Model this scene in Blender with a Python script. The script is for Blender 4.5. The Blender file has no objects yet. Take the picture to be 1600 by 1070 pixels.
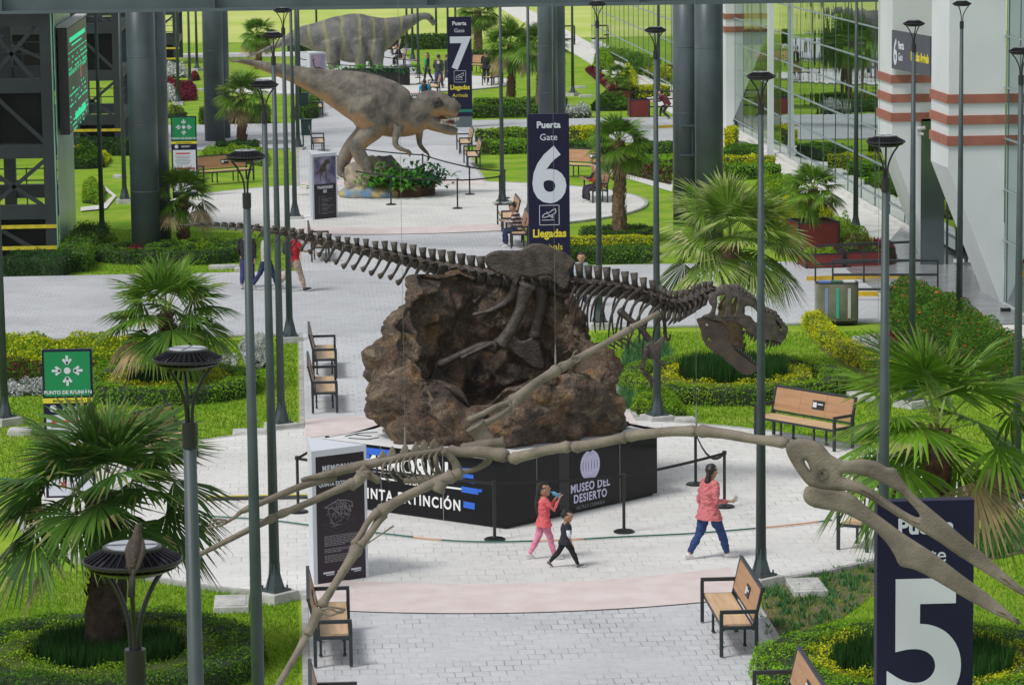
import bpy, bmesh, math, random
import numpy as np
from mathutils import Vector, Matrix, noise as mnoise
from mathutils.geometry import tessellate_polygon
R = math.radians
random.seed(7)
SC = bpy.context.scene
COL = SC.collection

# ------------------------------------------------------------------ camera
F, CX, CY, HC = 5000.0, 800.0, 535.0, 11.0
YAW, PITCH, ROLL = math.atan(330/5000), math.atan(725/5000), -0.0115
CAMR = Matrix.Rotation(-YAW, 3, 'Z') @ Matrix.Rotation(R(90)-PITCH, 3, 'X') @ Matrix.Rotation(ROLL, 3, 'Z')
cd = bpy.data.cameras.new('camera'); cam = bpy.data.objects.new('camera', cd); COL.objects.link(cam)
cam.location = (0, 0, HC); cam.rotation_euler = CAMR.to_euler()
cd.sensor_width = 36; cd.sensor_fit = 'HORIZONTAL'; cd.lens = F/1600*36
cd.clip_start = 0.5; cd.clip_end = 5000
cd.dof.use_dof = True; cd.dof.focus_distance = 50; cd.dof.aperture_fstop = 14.0
SC.camera = cam
# ------------------------------------------------------------------ sky, sun, exposure
w = bpy.data.worlds.new('World'); SC.world = w; w.use_nodes = True
nt = w.node_tree; nt.nodes.clear()
sky = nt.nodes.new('ShaderNodeTexSky'); sky.sky_type = 'NISHITA'; sky.sun_disc = False
SUN_EL, SUN_AZ = R(56), R(-120)          # azimuth clockwise from +Y
sky.sun_elevation = SUN_EL; sky.sun_rotation = SUN_AZ; sky.altitude = 2200; sky.dust_density = 4; sky.air_density = 1.2
hs = nt.nodes.new('ShaderNodeHueSaturation'); hs.inputs['Saturation'].default_value = 0.22   # overcast: a grey sky
bg = nt.nodes.new('ShaderNodeBackground'); bg.inputs[1].default_value = 0.122
ow = nt.nodes.new('ShaderNodeOutputWorld')
nt.links.new(sky.outputs[0], hs.inputs['Color']); nt.links.new(hs.outputs[0], bg.inputs[0]); nt.links.new(bg.outputs[0], ow.inputs[0])
sl = bpy.data.lights.new('sun', 'SUN'); sl.energy = 1.7; sl.angle = R(15); sl.color = (1.0, 0.965, 0.91)
sun = bpy.data.objects.new('sun', sl); COL.objects.link(sun)
sd = Vector((math.sin(SUN_AZ)*math.cos(SUN_EL), math.cos(SUN_AZ)*math.cos(SUN_EL), math.sin(SUN_EL)))
sun.rotation_euler = sd.to_track_quat('Z', 'Y').to_euler()
SC.view_settings.view_transform = 'Standard'; SC.view_settings.look = 'None'
SC.view_settings.exposure = 0.36; SC.view_settings.gamma = 1.0
SC.render.engine = 'CYCLES'
SC.cycles.max_bounces = 6; SC.cycles.diffuse_bounces = 3; SC.cycles.glossy_bounces = 3; SC.cycles.transparent_max_bounces = 12
SC.cycles.use_denoising = True

# ------------------------------------------------------------------ pixel of the 1600x1070 photograph -> world
def ray(px, py): return CAMR @ Vector(((px-CX)/F, -(py-CY)/F, -1))
def G(px, py, z=0.0):
    d = ray(px, py); t = (z-HC)/d.z
    return Vector((d.x*t, d.y*t, z))
def P(px, py, Y):
    d = ray(px, py); t = Y/d.y
    return Vector((d.x*t, Y, HC+d.z*t))
def S(Y): return F/(Y*1.012)          # photo pixels per metre at depth Y

# ------------------------------------------------------------------ materials
MATS = {}
def srgb(h):
    if isinstance(h, str):
        c = [int(h[i:i+2], 16)/255 for i in (0, 2, 4)]
        return tuple((v/12.92 if v <= .04045 else ((v+.055)/1.055)**2.4) for v in c)
    return tuple(h)
def mat(name, col, rough=.6, metal=0.0, var=.12, scale=3.0, col2=None, bump=0.0, bscale=None, island=0.0, spec=.5, emit=None, es=1.0, detail=4, trans=0):
    if name in MATS: return MATS[name]
    m = bpy.data.materials.new(name); m.use_nodes = True; MATS[name] = m
    t = m.node_tree; b = t.nodes['Principled BSDF']
    col = srgb(col)
    b.inputs['Roughness'].default_value = rough; b.inputs['Metallic'].default_value = metal
    b.inputs['Specular IOR Level'].default_value = spec
    b.inputs['Base Color'].default_value = (*col, 1)
    N = t.nodes.new; L = t.links.new
    tc = N('ShaderNodeTexCoord')
    if var > 0 or col2 is not None:
        c2 = srgb(col2) if col2 is not None else tuple(max(0, c*(1-2*var)) for c in col)
        c1 = col if col2 is not None else tuple(min(1, c*(1+var)) for c in col)
        nz = N('ShaderNodeTexNoise'); nz.inputs['Scale'].default_value = scale; nz.inputs['Detail'].default_value = detail
        L(tc.outputs['Object'], nz.inputs['Vector'])
        mp = N('ShaderNodeMapRange'); mp.inputs[1].default_value = .34; mp.inputs[2].default_value = .66
        L(nz.outputs[0], mp.inputs[0])
        mx = N('ShaderNodeMix'); mx.data_type = 'RGBA'; mx.inputs[6].default_value = (*c1, 1); mx.inputs[7].default_value = (*c2, 1)
        L(mp.outputs[0], mx.inputs[0]); out = mx.outputs[2]
        if island > 0:
            g = N('ShaderNodeNewGeometry'); m2 = N('ShaderNodeMapRange')
            m2.inputs[3].default_value = 1-island; m2.inputs[4].default_value = 1+island
            L(g.outputs['Random Per Island'], m2.inputs[0])
            hv = N('ShaderNodeHueSaturation'); L(m2.outputs[0], hv.inputs['Value']); L(out, hv.inputs['Color']); out = hv.outputs[0]
        L(out, b.inputs['Base Color'])
    if bump > 0:
        n2 = N('ShaderNodeTexNoise'); n2.inputs['Scale'].default_value = bscale or scale*4; n2.inputs['Detail'].default_value = 5
        L(tc.outputs['Object'], n2.inputs['Vector'])
        bp = N('ShaderNodeBump'); bp.inputs['Strength'].default_value = bump; bp.inputs['Distance'].default_value = .05
        L(n2.outputs[0], bp.inputs['Height']); L(bp.outputs[0], b.inputs['Normal'])
    if emit is not None:
        b.inputs['Emission Color'].default_value = (*srgb(emit), 1); b.inputs['Emission Strength'].default_value = es
    return m
def leafmat(name, col, col2, island=.35, scale=1.5, rough=.55, trans=.25):
    """leaf: diffuse/gloss with a little translucency, a colour of its own for every leaf"""
    if name in MATS: return MATS[name]
    m = mat(name, col, rough, 0, .1, scale, col2=col2, island=island, spec=.16)
    t = m.node_tree; b = t.nodes['Principled BSDF']; o = t.nodes['Material Output']
    tr = t.nodes.new('ShaderNodeBsdfTranslucent'); ms = t.nodes.new('ShaderNodeMixShader'); ms.inputs[0].default_value = trans
    src = b.inputs['Base Color'].links[0].from_socket
    t.links.new(src, tr.inputs['Color']); t.links.new(b.outputs[0], ms.inputs[1]); t.links.new(tr.outputs[0], ms.inputs[2])
    t.links.new(ms.outputs[0], o.inputs['Surface'])
    return m

# ------------------------------------------------------------------ objects
def tag(o, label=None, cat=None, group=None, kind=None):
    if label: o['label'] = label
    if cat: o['category'] = cat
    if group: o['group'] = group
    if kind: o['kind'] = kind
    return o
def thing(name, label, cat, loc=(0, 0, 0), rz=0.0, group=None, sc=1.0):
    o = bpy.data.objects.new(name, None); COL.objects.link(o)
    o.empty_display_size = .2
    o.location = loc; o.rotation_euler = (0, 0, rz); o.scale = (sc, sc, sc)
    return tag(o, label, cat, group)
def copy_thing(src, loc, rz=None, label=None, group=None, sc=None, parent=None):
    c = src.copy(); COL.objects.link(c); c.parent = parent
    if loc is not None: c.location = loc
    if rz is not None: c.rotation_euler = (0, 0, rz)
    if sc is not None: c.scale = (sc, sc, sc)
    if label: c['label'] = label
    if group: c['group'] = group
    for ch in src.children:
        copy_thing(ch, None, parent=c)
    return c
def link_mesh(name, me, material, parent=None, smooth=False):
    o = bpy.data.objects.new(name, me); COL.objects.link(o)
    for mm in (material if isinstance(material, (list, tuple)) else [material]):
        me.materials.append(mm)
    if smooth: me.polygons.foreach_set('use_smooth', [True]*len(me.polygons))
    if parent is not None: o.parent = parent
    return o
class MB:
    """collects simple shapes; build() links them as one mesh object"""
    def __init__(s, origin=(0, 0, 0)):
        s.v = []; s.f = []; s.mi = []; s.o = Vector(origin); s.cur = 0
    def add(s, vs, fs, mi=None):
        b = len(s.v); s.v.extend([tuple(Vector(p)-s.o) for p in vs])
        s.f.extend([tuple(b+i for i in f) for f in fs]); s.mi.extend([s.cur if mi is None else mi]*len(fs)); return s
    def box(s, c, d, rz=0, M=None, mi=None, taper=1.0):
        x, y, z = [k/2 for k in d]
        vs = [Vector((sx*x*(taper if sz > 0 else 1), sy*y*(taper if sz > 0 else 1), sz*z)) for sz in (-1, 1) for sy in (-1, 1) for sx in (-1, 1)]
        if M is None: M = Matrix.Rotation(rz, 3, 'Z')
        vs = [M @ v + Vector(c) for v in vs]
        return s.add(vs, [(0, 2, 3, 1), (4, 5, 7, 6), (0, 1, 5, 4), (2, 6, 7, 3), (0, 4, 6, 2), (1, 3, 7, 5)], mi)
    def bar(s, a, b, wd, ht=None, up=(0, 0, 1), mi=None):
        a, b = Vector(a), Vector(b); d = b-a; L = d.length; d.normalize()
        up = Vector(up)
        if abs(d.dot(up)) > .98: up = Vector((0, 1, 0))
        sx = d.cross(up).normalized(); uz = sx.cross(d)
        M = Matrix((sx, d, uz)).transposed()
        return s.box((a+b)/2, (wd, L, ht or wd), M=M, mi=mi)
    def tube(s, pts, rad, n=8, caps=True, mi=None, flat=None, jit=0.0, yw=1.0):
        pts = [Vector(p) for p in pts]
        if not isinstance(rad, (list, tuple)): rad = [rad]*len(pts)
        vs, fs = [], []; prev = None
        for i, p in enumerate(pts):
            d = (pts[min(i+1, len(pts)-1)]-pts[max(i-1, 0)]).normalized()
            if prev is None:
                u = Vector((0, 0, 1)) if abs(d.z) < .9 else Vector((0, 1, 0))
                u = (u-d*u.dot(d)).normalized()
            else: u = (prev-d*prev.dot(d)).normalized()
            prev = u; v = d.cross(u)
            for k in range(n):
                a = 2*math.pi*k/n; r = rad[i]
                r *= yw; ru, rv = (r, r) if flat is None else (r, r*flat)
                if jit: q = 1+jit*(random.random()-.5); ru *= q; rv *= q
                vs.append(p+u*math.cos(a)*ru+v*math.sin(a)*rv)
        for i in range(len(pts)-1):
            for k in range(n):
                k2 = (k+1) % n
                fs.append((i*n+k, i*n+k2, (i+1)*n+k2, (i+1)*n+k))
        if caps:
            fs.append(tuple(reversed(range(n)))); fs.append(tuple(range((len(pts)-1)*n, len(pts)*n)))
        return s.add(vs, fs, mi)
    def cyl(s, a, b, r0, r1=None, n=16, mi=None): return s.tube([a, b], [r0, r0 if r1 is None else r1], n, True, mi)
    def lathe(s, prof, c=(0, 0, 0), n=24, mi=None):
        vs, fs = [], []; c = Vector(c)
        for r, z in prof:
            for k in range(n):
                a = 2*math.pi*k/n; vs.append(c+Vector((r*math.cos(a), r*math.sin(a), z)))
        for i in range(len(prof)-1):
            for k in range(n):
                k2 = (k+1) % n; fs.append((i*n+k, i*n+k2, (i+1)*n+k2, (i+1)*n+k))
        fs.append(tuple(reversed(range(n)))); fs.append(tuple(range((len(prof)-1)*n, len(prof)*n)))
        return s.add(vs, fs, mi)
    def prism(s, poly, z0, z1, mi=None):
        """poly: xy points (any simple polygon)"""
        n = len(poly); tri = tessellate_polygon([[Vector((p[0], p[1], 0)) for p in poly]])
        area = sum(poly[i][0]*poly[(i+1) % n][1]-poly[(i+1) % n][0]*poly[i][1] for i in range(n))
        if area < 0: poly = list(reversed(poly)); tri = tessellate_polygon([[Vector((p[0], p[1], 0)) for p in poly]])
        vs = [(p[0], p[1], z0) for p in poly]+[(p[0], p[1], z1) for p in poly]
        fs = []
        for t in tri:
            a, b, c = [Vector((poly[i][0], poly[i][1], 0)) for i in t]
            if (b-a).cross(c-a).z < 0: t = (t[0], t[2], t[1])
            fs.append(tuple(i+n for i in t))
            if z1-z0 > 1e-6: fs.append((t[2], t[1], t[0]))
        if z1-z0 > 1e-6:
            fs += [(i, (i+1) % n, n+(i+1) % n, n+i) for i in range(n)]
        return s.add(vs, fs, mi)
    def quad(s, a, b, c, d, mi=None): return s.add([a, b, c, d], [(0, 1, 2, 3)], mi)
    def build(s, name, material, parent=None, smooth=False, bevel=0):
        me = bpy.data.meshes.new(name); me.from_pydata(s.v, [], s.f)
        o = link_mesh(name, me, material, parent, smooth)
        if len(me.materials) > 1: me.polygons.foreach_set('material_index', s.mi)
        me.update()
        if bevel:
            md = o.modifiers.new('bevel', 'BEVEL'); md.width = bevel; md.segments = 2; md.limit_method = 'ANGLE'
        return o
def npmesh(name, V, Fq, material, parent=None, smooth=False):
    """V (n,3) float array, Fq (m,4) or (m,3) int array"""
    me = bpy.data.meshes.new(name); k = Fq.shape[1]
    me.vertices.add(len(V)); me.vertices.foreach_set('co', np.ascontiguousarray(V, dtype=np.float32).ravel())
    me.loops.add(Fq.size); me.loops.foreach_set('vertex_index', np.ascontiguousarray(Fq, dtype=np.int32).ravel())
    me.polygons.add(len(Fq)); me.polygons.foreach_set('loop_start', np.arange(0, Fq.size, k, dtype=np.int32))
    me.update(calc_edges=True)
    return link_mesh(name, me, material, parent, smooth)
def catmull(pts, sub=6, closed=False):
    pts = [Vector(p) for p in pts]; n = len(pts); out = []
    rng = range(n) if closed else range(n-1)
    for i in rng:
        p0 = pts[(i-1) % n] if closed or i > 0 else pts[0]; p1 = pts[i]
        p2 = pts[(i+1) % n]; p3 = pts[(i+2) % n] if closed or i+2 < n else pts[-1]
        for k in range(sub):
            t = k/sub
            out.append(.5*((2*p1)+(p2-p0)*t+(2*p0-5*p1+4*p2-p3)*t*t+(3*p1-p0-3*p2+p3)*t**3))
    if not closed: out.append(pts[-1])
    return out
DG = None
def bake(ob, name, material, parent=None, smooth=False, origin=None):
    """evaluate a temporary object (modifiers, curve, text) into a plain mesh object"""
    dg = bpy.context.evaluated_depsgraph_get(); dg.update()
    me = bpy.data.meshes.new_from_object(ob.evaluated_get(dg)); me.transform(ob.matrix_world)
    if origin is not None: me.transform(Matrix.Translation(-Vector(origin)))
    me.materials.clear(); me.name = name
    bpy.data.objects.remove(ob)
    return link_mesh(name, me, material, parent, smooth)
def lettering(name, body, size, M, material, parent=None, weight=0.0, align='CENTER', depth=0.004, sx=1.0, spacing=1.0, origin=None):
    """writing as thin raised letters in the plane of matrix M (x right, y up)"""
    cu = bpy.data.curves.new('txt', 'FONT'); cu.body = body; cu.size = size; cu.align_x = align
    cu.offset = weight; cu.extrude = depth; cu.space_character = spacing; cu.resolution_u = 12 if size > .8 and body != '6' else 4
    o = bpy.data.objects.new('txt', cu); COL.objects.link(o); o.matrix_world = M @ Matrix.Diagonal((sx, 1, 1, 1))
    bpy.context.view_layer.update()
    return bake(o, name, material, parent, False, origin)
def plate(name, outline, holes, fn, thick, bev, material, parent=None, origin=(0, 0, 0), sub=4, smooth_outline=True):
    """organic plate: outline/holes in pixels, fn(px,py) -> world point on the mid surface. thick = half thickness direction is +-Y"""
    loops = []
    for lp in [outline]+list(holes):
        q = [Vector((a, b, 0)) for a, b in lp]
        loops.append(catmull(q, sub, True) if smooth_outline else q)
    flat = [p for l in loops for p in l]
    tri = tessellate_polygon(loops)
    n = len(flat); vs = []; fs = []
    cu = bpy.data.curves.new('pl', 'CURVE'); cu.dimensions = '2D'; cu.fill_mode = 'BOTH'
    for l in loops:
        sp = cu.splines.new('POLY'); sp.points.add(len(l)-1); sp.use_cyclic_u = True
        for k, p in enumerate(l): sp.points[k].co = (p.x, p.y, 0, 1)
    # unit: pixels in curve space, bevel given in pixels too
    cu.extrude = max(thick-bev, 0.01); cu.bevel_depth = bev; cu.bevel_resolution = 2; cu.offset = -bev*.8
    o = bpy.data.objects.new('pl', cu); COL.objects.link(o)
    dg = bpy.context.evaluated_depsgraph_get(); dg.update()
    me = bpy.data.meshes.new_from_object(o.evaluated_get(dg)); bpy.data.objects.remove(o)
    O = Vector(origin)
    for v in me.vertices:
        v.co = fn(v.co.x, v.co.y, v.co.z) - O
    me.materials.clear(); me.name = name
    bm = bmesh.new(); bm.from_mesh(me); bmesh.ops.remove_doubles(bm, verts=bm.verts, dist=1e-4)
    bmesh.ops.recalc_face_normals(bm, faces=bm.faces); bm.to_mesh(me); bm.free()
    return link_mesh(name, me, material, parent, False)
def remesh_obj(mb, vox, name, material, parent, smooth=6, wr=0.0):
    o = mb.build('tmp', material)
    md = o.modifiers.new('r', 'REMESH'); md.mode = 'VOXEL'; md.voxel_size = vox; md.use_smooth_shade = True
    s = o.modifiers.new('s', 'SMOOTH'); s.iterations = smooth; s.factor = .5
    bpy.context.view_layer.update()
    o = bake(o, name, material, parent, True)
    if wr:
        me = o.data; nv = len(me.vertices); nr = np.empty(nv*3, np.float32); me.vertices.foreach_get('normal', nr); nr = nr.reshape(-1, 3)
        co = np.empty(nv*3, np.float32); me.vertices.foreach_get('co', co); co = co.reshape(-1, 3); amp_ = np.empty(nv)
        for i in range(nv):
            p = Vector(co[i]); amp_[i] = mnoise.noise(Vector((p.x*9+p.z*6, p.y*9, p.z*16-p.x*5)))+.6*mnoise.noise(Vector((p.x*20, p.y*20+7, p.z*34+p.y*12)))
        me.vertices.foreach_set('co', (co+nr*(amp_*wr)[:, None]).astype(np.float32).ravel()); me.update()
    return o
def ball(mb, c, r, n=10):
    rx, ry, rz = (r, r, r) if not isinstance(r, (tuple, list)) else r
    prof = [(math.sin(math.pi*(k+.0)/n), -math.cos(math.pi*k/n)) for k in range(n+1)]; b = len(mb.v)
    mb.lathe([(max(p[0], .02), p[1]) for p in prof], n=12)
    for i in range(b, len(mb.v)):
        x, y, z = mb.v[i]; mb.v[i] = (c[0]+x*rx, c[1]+y*ry, c[2]+z*rz)
# =================================================================== GROUND
def pavermat(name, c1, c2, mortar, bw=.24, rh=.16, msize=.006, stain=.25, rough=.75, frq=.35):
    m = bpy.data.materials.new(name); m.use_nodes = True; MATS[name] = m
    t = m.node_tree; b = t.nodes['Principled BSDF']; N = t.nodes.new; L = t.links.new
    tc = N('ShaderNodeTexCoord'); b.inputs['Roughness'].default_value = rough; b.inputs['Specular IOR Level'].default_value = .35
    br = N('ShaderNodeTexBrick'); br.offset = .5; br.squash = 1.0
    br.inputs['Scale'].default_value = 1; br.inputs['Brick Width'].default_value = bw; br.inputs['Row Height'].default_value = rh
    br.inputs['Mortar Size'].default_value = msize; br.inputs['Mortar Smooth'].default_value = .3; br.inputs['Bias'].default_value = 0
    br.inputs['Color1'].default_value = (*c1, 1); br.inputs['Color2'].default_value = (*c2, 1); br.inputs['Mortar'].default_value = (*mortar, 1)
    # joints wander a little
    wn = N('ShaderNodeTexNoise'); wn.inputs['Scale'].default_value = 2.3; L(tc.outputs['Object'], wn.inputs['Vector'])
    va = N('ShaderNodeVectorMath'); va.operation = 'MULTIPLY_ADD'; va.inputs[1].default_value = (.05, .05, 0); L(wn.outputs['Color'], va.inputs[0]); L(tc.outputs['Object'], va.inputs[2])
    L(va.outputs[0], br.inputs['Vector'])
    # patches where the joints are open and dark, patches where sand fills them
    n3 = N('ShaderNodeTexNoise'); n3.inputs['Scale'].default_value = frq*2.2; n3.inputs['Detail'].default_value = 6; L(tc.outputs['Object'], n3.inputs['Vector'])
    r3 = N('ShaderNodeMapRange'); r3.inputs[1].default_value = .38; r3.inputs[2].default_value = .66; L(n3.outputs[0], r3.inputs[0])
    base = N('ShaderNodeMix'); base.data_type = 'RGBA'
    av = tuple((a+b_)/2 for a, b_ in zip(c1, c2)); base.inputs[6].default_value = (*av, 1); L(r3.outputs[0], base.inputs[0]); L(br.outputs['Color'], base.inputs[7])
    n2 = N('ShaderNodeTexNoise'); n2.inputs['Scale'].default_value = frq; n2.inputs['Detail'].default_value = 8; n2.inputs['Roughness'].default_value = .62
    L(tc.outputs['Object'], n2.inputs['Vector'])
    r2 = N('ShaderNodeMapRange'); r2.inputs[1].default_value = .3; r2.inputs[2].default_value = .7; r2.inputs[3].default_value = 1-stain; r2.inputs[4].default_value = 1+stain*.3
    L(n2.outputs[0], r2.inputs[0])
    n4 = N('ShaderNodeTexNoise'); n4.inputs['Scale'].default_value = 9; n4.inputs['Detail'].default_value = 5; L(tc.outputs['Object'], n4.inputs['Vector'])
    r4 = N('ShaderNodeMapRange'); r4.inputs[1].default_value = .3; r4.inputs[2].default_value = .7; r4.inputs[3].default_value = .93; r4.inputs[4].default_value = 1.05; L(n4.outputs[0], r4.inputs[0])
    mm = N('ShaderNodeMath'); mm.operation = 'MULTIPLY'; L(r2.outputs[0], mm.inputs[0]); L(r4.outputs[0], mm.inputs[1])
    # small dark spots: gum, dirt, drips
    vo = N('ShaderNodeTexVoronoi'); vo.inputs['Scale'].default_value = 2.1; vo.inputs['Randomness'].default_value = 1; L(tc.outputs['Object'], vo.inputs['Vector'])
    rv_ = N('ShaderNodeMapRange'); rv_.inputs[1].default_value = .035; rv_.inputs[2].default_value = .075; rv_.inputs[3].default_value = .62; rv_.inputs[4].default_value = 1; L(vo.outputs['Distance'], rv_.inputs[0])
    n5 = N('ShaderNodeTexNoise'); n5.inputs['Scale'].default_value = .9; n5.inputs['Detail'].default_value = 12; n5.inputs['Roughness'].default_value = .75; n5.inputs['Distortion'].default_value = 1.2; L(tc.outputs['Object'], n5.inputs['Vector'])
    r5 = N('ShaderNodeMapRange'); r5.inputs[1].default_value = .58; r5.inputs[2].default_value = .72; r5.inputs[3].default_value = 1; r5.inputs[4].default_value = .84; L(n5.outputs[0], r5.inputs[0])
    m6 = N('ShaderNodeMath'); m6.operation = 'MULTIPLY'; L(rv_.outputs[0], m6.inputs[0]); L(r5.outputs[0], m6.inputs[1]); m7 = N('ShaderNodeMath'); m7.operation = 'MULTIPLY'; L(mm.outputs[0], m7.inputs[0]); L(m6.outputs[0], m7.inputs[1]); mm = m7
    hv = N('ShaderNodeHueSaturation'); L(mm.outputs[0], hv.inputs['Value']); L(base.outputs[2], hv.inputs['Color']); L(hv.outputs[0], b.inputs['Base Color'])
    return m
M_WALK = pavermat('grey_pavers', (.51, .522, .545), (.60, .612, .635), (.22, .225, .24), .24, .30, .010, .15)
M_PLAZA = pavermat('pale_pavers', (.66, .655, .635), (.73, .725, .705), (.34, .335, .32), .3, .36, .008, .16, frq=.5)
M_CROSS = pavermat('road_pavers', (.46, .475, .50), (.53, .54, .56), (.25, .255, .27), .24, .30, .008, .18)
M_PINK = mat('pink_concrete', (.62, .525, .51), .8, var=.05, scale=2.2, col2=(.70, .62, .605), detail=8, bump=.3, bscale=40)
M_KERB = mat('kerb_concrete', (.42, .42, .40), .85, var=.15, scale=4, bump=.2, bscale=30)
M_SOIL = mat('garden_soil', (.12, .085, .062), .95, scale=5, col2=(.19, .14, .10), bump=.8, bscale=25)
M_TILE = mat('dark_floor_tile', (.23, .24, .25), .25, var=.08, scale=2)
M_TERR = mat('pale_terrace', (.66, .65, .62), .7, var=.06, scale=1.5, bump=.1)
# lawn: clipped turf, mottled at several scales
M_LAWN = mat('lawn', (.16, .34, .016), .9, var=.1, scale=.8, col2=(.32, .44, .045), detail=8, spec=.1, bump=.6, bscale=55)
t_ = M_LAWN.node_tree; b_ = t_.nodes['Principled BSDF']; src_ = b_.inputs['Base Color'].links[0].from_socket
n_ = t_.nodes.new('ShaderNodeTexNoise'); n_.inputs['Scale'].default_value = 28; n_.inputs['Detail'].default_value = 6
tc_ = t_.nodes.new('ShaderNodeTexCoord'); t_.links.new(tc_.outputs['Object'], n_.inputs['Vector'])
r_ = t_.nodes.new('ShaderNodeMapRange'); r_.inputs[1].default_value = .3; r_.inputs[2].default_value = .7; r_.inputs[3].default_value = .62; r_.inputs[4].default_value = 1.3
t_.links.new(n_.outputs[0], r_.inputs[0])
nd_ = t_.nodes.new('ShaderNodeTexNoise'); nd_.inputs['Scale'].default_value = .38; nd_.inputs['Detail'].default_value = 9; nd_.inputs['Roughness'].default_value = .7; t_.links.new(tc_.outputs['Object'], nd_.inputs['Vector'])
rd_ = t_.nodes.new('ShaderNodeMapRange'); rd_.inputs[1].default_value = .54; rd_.inputs[2].default_value = .70; rd_.inputs[4].default_value = .75; t_.links.new(nd_.outputs[0], rd_.inputs[0])
md_ = t_.nodes.new('ShaderNodeMix'); md_.data_type = 'RGBA'; md_.inputs[7].default_value = (.36, .38, .10, 1); t_.links.new(rd_.outputs[0], md_.inputs[0]); t_.links.new(src_, md_.inputs[6]); src_ = md_.outputs[2]
h_ = t_.nodes.new('ShaderNodeHueSaturation'); t_.links.new(r_.outputs[0], h_.inputs['Value']); t_.links.new(src_, h_.inputs['Color']); t_.links.new(h_.outputs[0], b_.inputs['Base Color'])

XL, XR, XC = 0.0, 6.72, 3.36
PCY = [56.2, 108.4, 174.0]; PR = 8.35
def sheet(name, poly, z, m, kind='structure', thick=0.0):
    mb = MB(); mb.prism([tuple(p)[:2] for p in poly], z-thick, z)
    return tag(mb.build(name, m), kind=kind)
def circ(cx, cy, r, n=96, a0=0, a1=2*math.pi): return [(cx+r*math.cos(a0+(a1-a0)*k/n), cy+r*math.sin(a0+(a1-a0)*k/n)) for k in range(n)]
sheet('lawn', [(-900, -60), (900, -60), (900, 2600), (-900, 2600)], 0.0, M_LAWN)
sheet('far_field', [(-900, 222), (900, 222), (900, 2600), (-900, 2600)], .012, mat('sunlit_field_tint', (.38, .50, .09), .95, var=.1, scale=.12, col2=(.52, .56, .18), spec=.1))  # sunlight and haze on the distant lawn, painted as a paler, yellower green
sheet('walkway', [(XL, 20), (XR, 20), (XR, 215), (XL, 215)], .060, M_WALK, thick=.05)
sheet('cross_road', [(-60, 77.6), (16.2, 77.6), (16.2, 90.2), (-60, 90.2)], .064, M_CROSS, thick=.05)
sheet('far_cross_road', [(-60, 132.6), (18.6, 132.6), (18.6, 146.2), (-60, 146.2)], .064, M_CROSS, thick=.05)
for k, cy in enumerate(PCY):
    sheet('plaza', circ(XC, cy, PR), .072, M_PLAZA, thick=.07)
    # kerb round the plaza
    mb = MB(); n = 120
    for q in range(n):
        a, b = 2*math.pi*q/n, 2*math.pi*(q+1)/n
        x = XC+PR*math.cos(a)
        if XL < x < XR: continue
        pts = [(XC+r*math.cos(t), cy+r*math.sin(t)) for r, t in ((PR+.004, a), (PR+.11, a), (PR+.11, b), (PR+.004, b))]
        mb.prism(pts, -.02, .078)
    tag(mb.build('plaza_kerb', M_KERB), kind='structure')
    for sg in (-1, 1):       # pink arcs where the walkway meets the plaza
        mb = MB(); ri, ro = 7.25, 9.25; st = 40; pin = []; pou = []
        for q in range(st+1):
            x = XL+.01+(XR-XL-.02)*q/st; dx = x-XC
            pin.append((x, cy+sg*math.sqrt(ri*ri-dx*dx))); pou.append((x, cy+sg*math.sqrt(ro*ro-dx*dx)))
        mb.prism(pin+pou[::-1], .076, .080)
        tag(mb.build('pink_paving_band', M_PINK), kind='structure')
# path kerbs along the walkway
mb = MB()
for x in (XL-.055, XR+.055):
    for y0, y1 in ((20, 49.1), (63.4, 77.5), (90.3, 101.3), (115.6, 132.5), (146.3, 166.9), (181.2, 213.9)):
        mb.box((x, (y0+y1)/2, .02), (.10, y1-y0, .09))
tag(mb.build('walkway_kerb', M_KERB), kind='structure')
# far paths and the terrace beside the building
sheet('far_path', [(-60, 203), (-.01, 203), (-.01, 208), (-60, 208)], .056, M_PLAZA, thick=.05)
sheet('side_path', [(17.4, 91), (18.65, 91), (18.65, 400), (17.4, 400)], .068, M_TERR, thick=.06)
sheet('building_ledge', [(18.66, 96.8), (19.3, 96.8), (19.3, 400), (18.66, 400)], .20, M_TERR, thick=.19)
sheet('entrance_floor', [(15.2, 76.5), (24, 76.5), (24, 99), (18.9, 99), (16.6, 91), (15.2, 88)], .09, M_TILE, thick=.07)
sheet('service_walk', [(16.35, 40), (19.5, 40), (19.5, 76.45), (16.35, 76.45)], .068, M_TERR, thick=.06)
# =================================================================== LARGE STRUCTURE
CAMRT = CAMR.transposed()
def PX(p):
    v = CAMRT @ (Vector(p)-Vector((0, 0, HC))); return (CX+F*v.x/-v.z, CY-F*v.y/-v.z)
M_STEEL = mat('slate_steel_paint', (.072, .098, .110), .38, var=.10, scale=1.2, bump=.05, bscale=8)
M_STEEL2 = mat('dark_frame_paint', (.022, .029, .036), .6, var=.1, scale=1.5)
M_BEAM = mat('beam_paint', (.085, .115, .125), .5, var=.1, scale=.8)
M_BLACK = mat('black_paint', (.008, .008, .010), .45, var=0)
M_DARK = mat('dark_void', (.006, .007, .009), .8, var=0)
M_WHITEP = mat('white_panel', (.66, .69, .70), .55, var=.03, scale=.6)
M_TERRA = mat('terracotta_band', (.34, .125, .085), .7, var=.08, scale=2.5, bump=.1)
M_CONC = mat('pad_concrete', (.50, .50, .48), .85, var=.12, scale=5, bump=.2)
M_YTAPE = mat('yellow_tape', (.62, .50, .03), .5, var=.1, scale=6)
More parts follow.
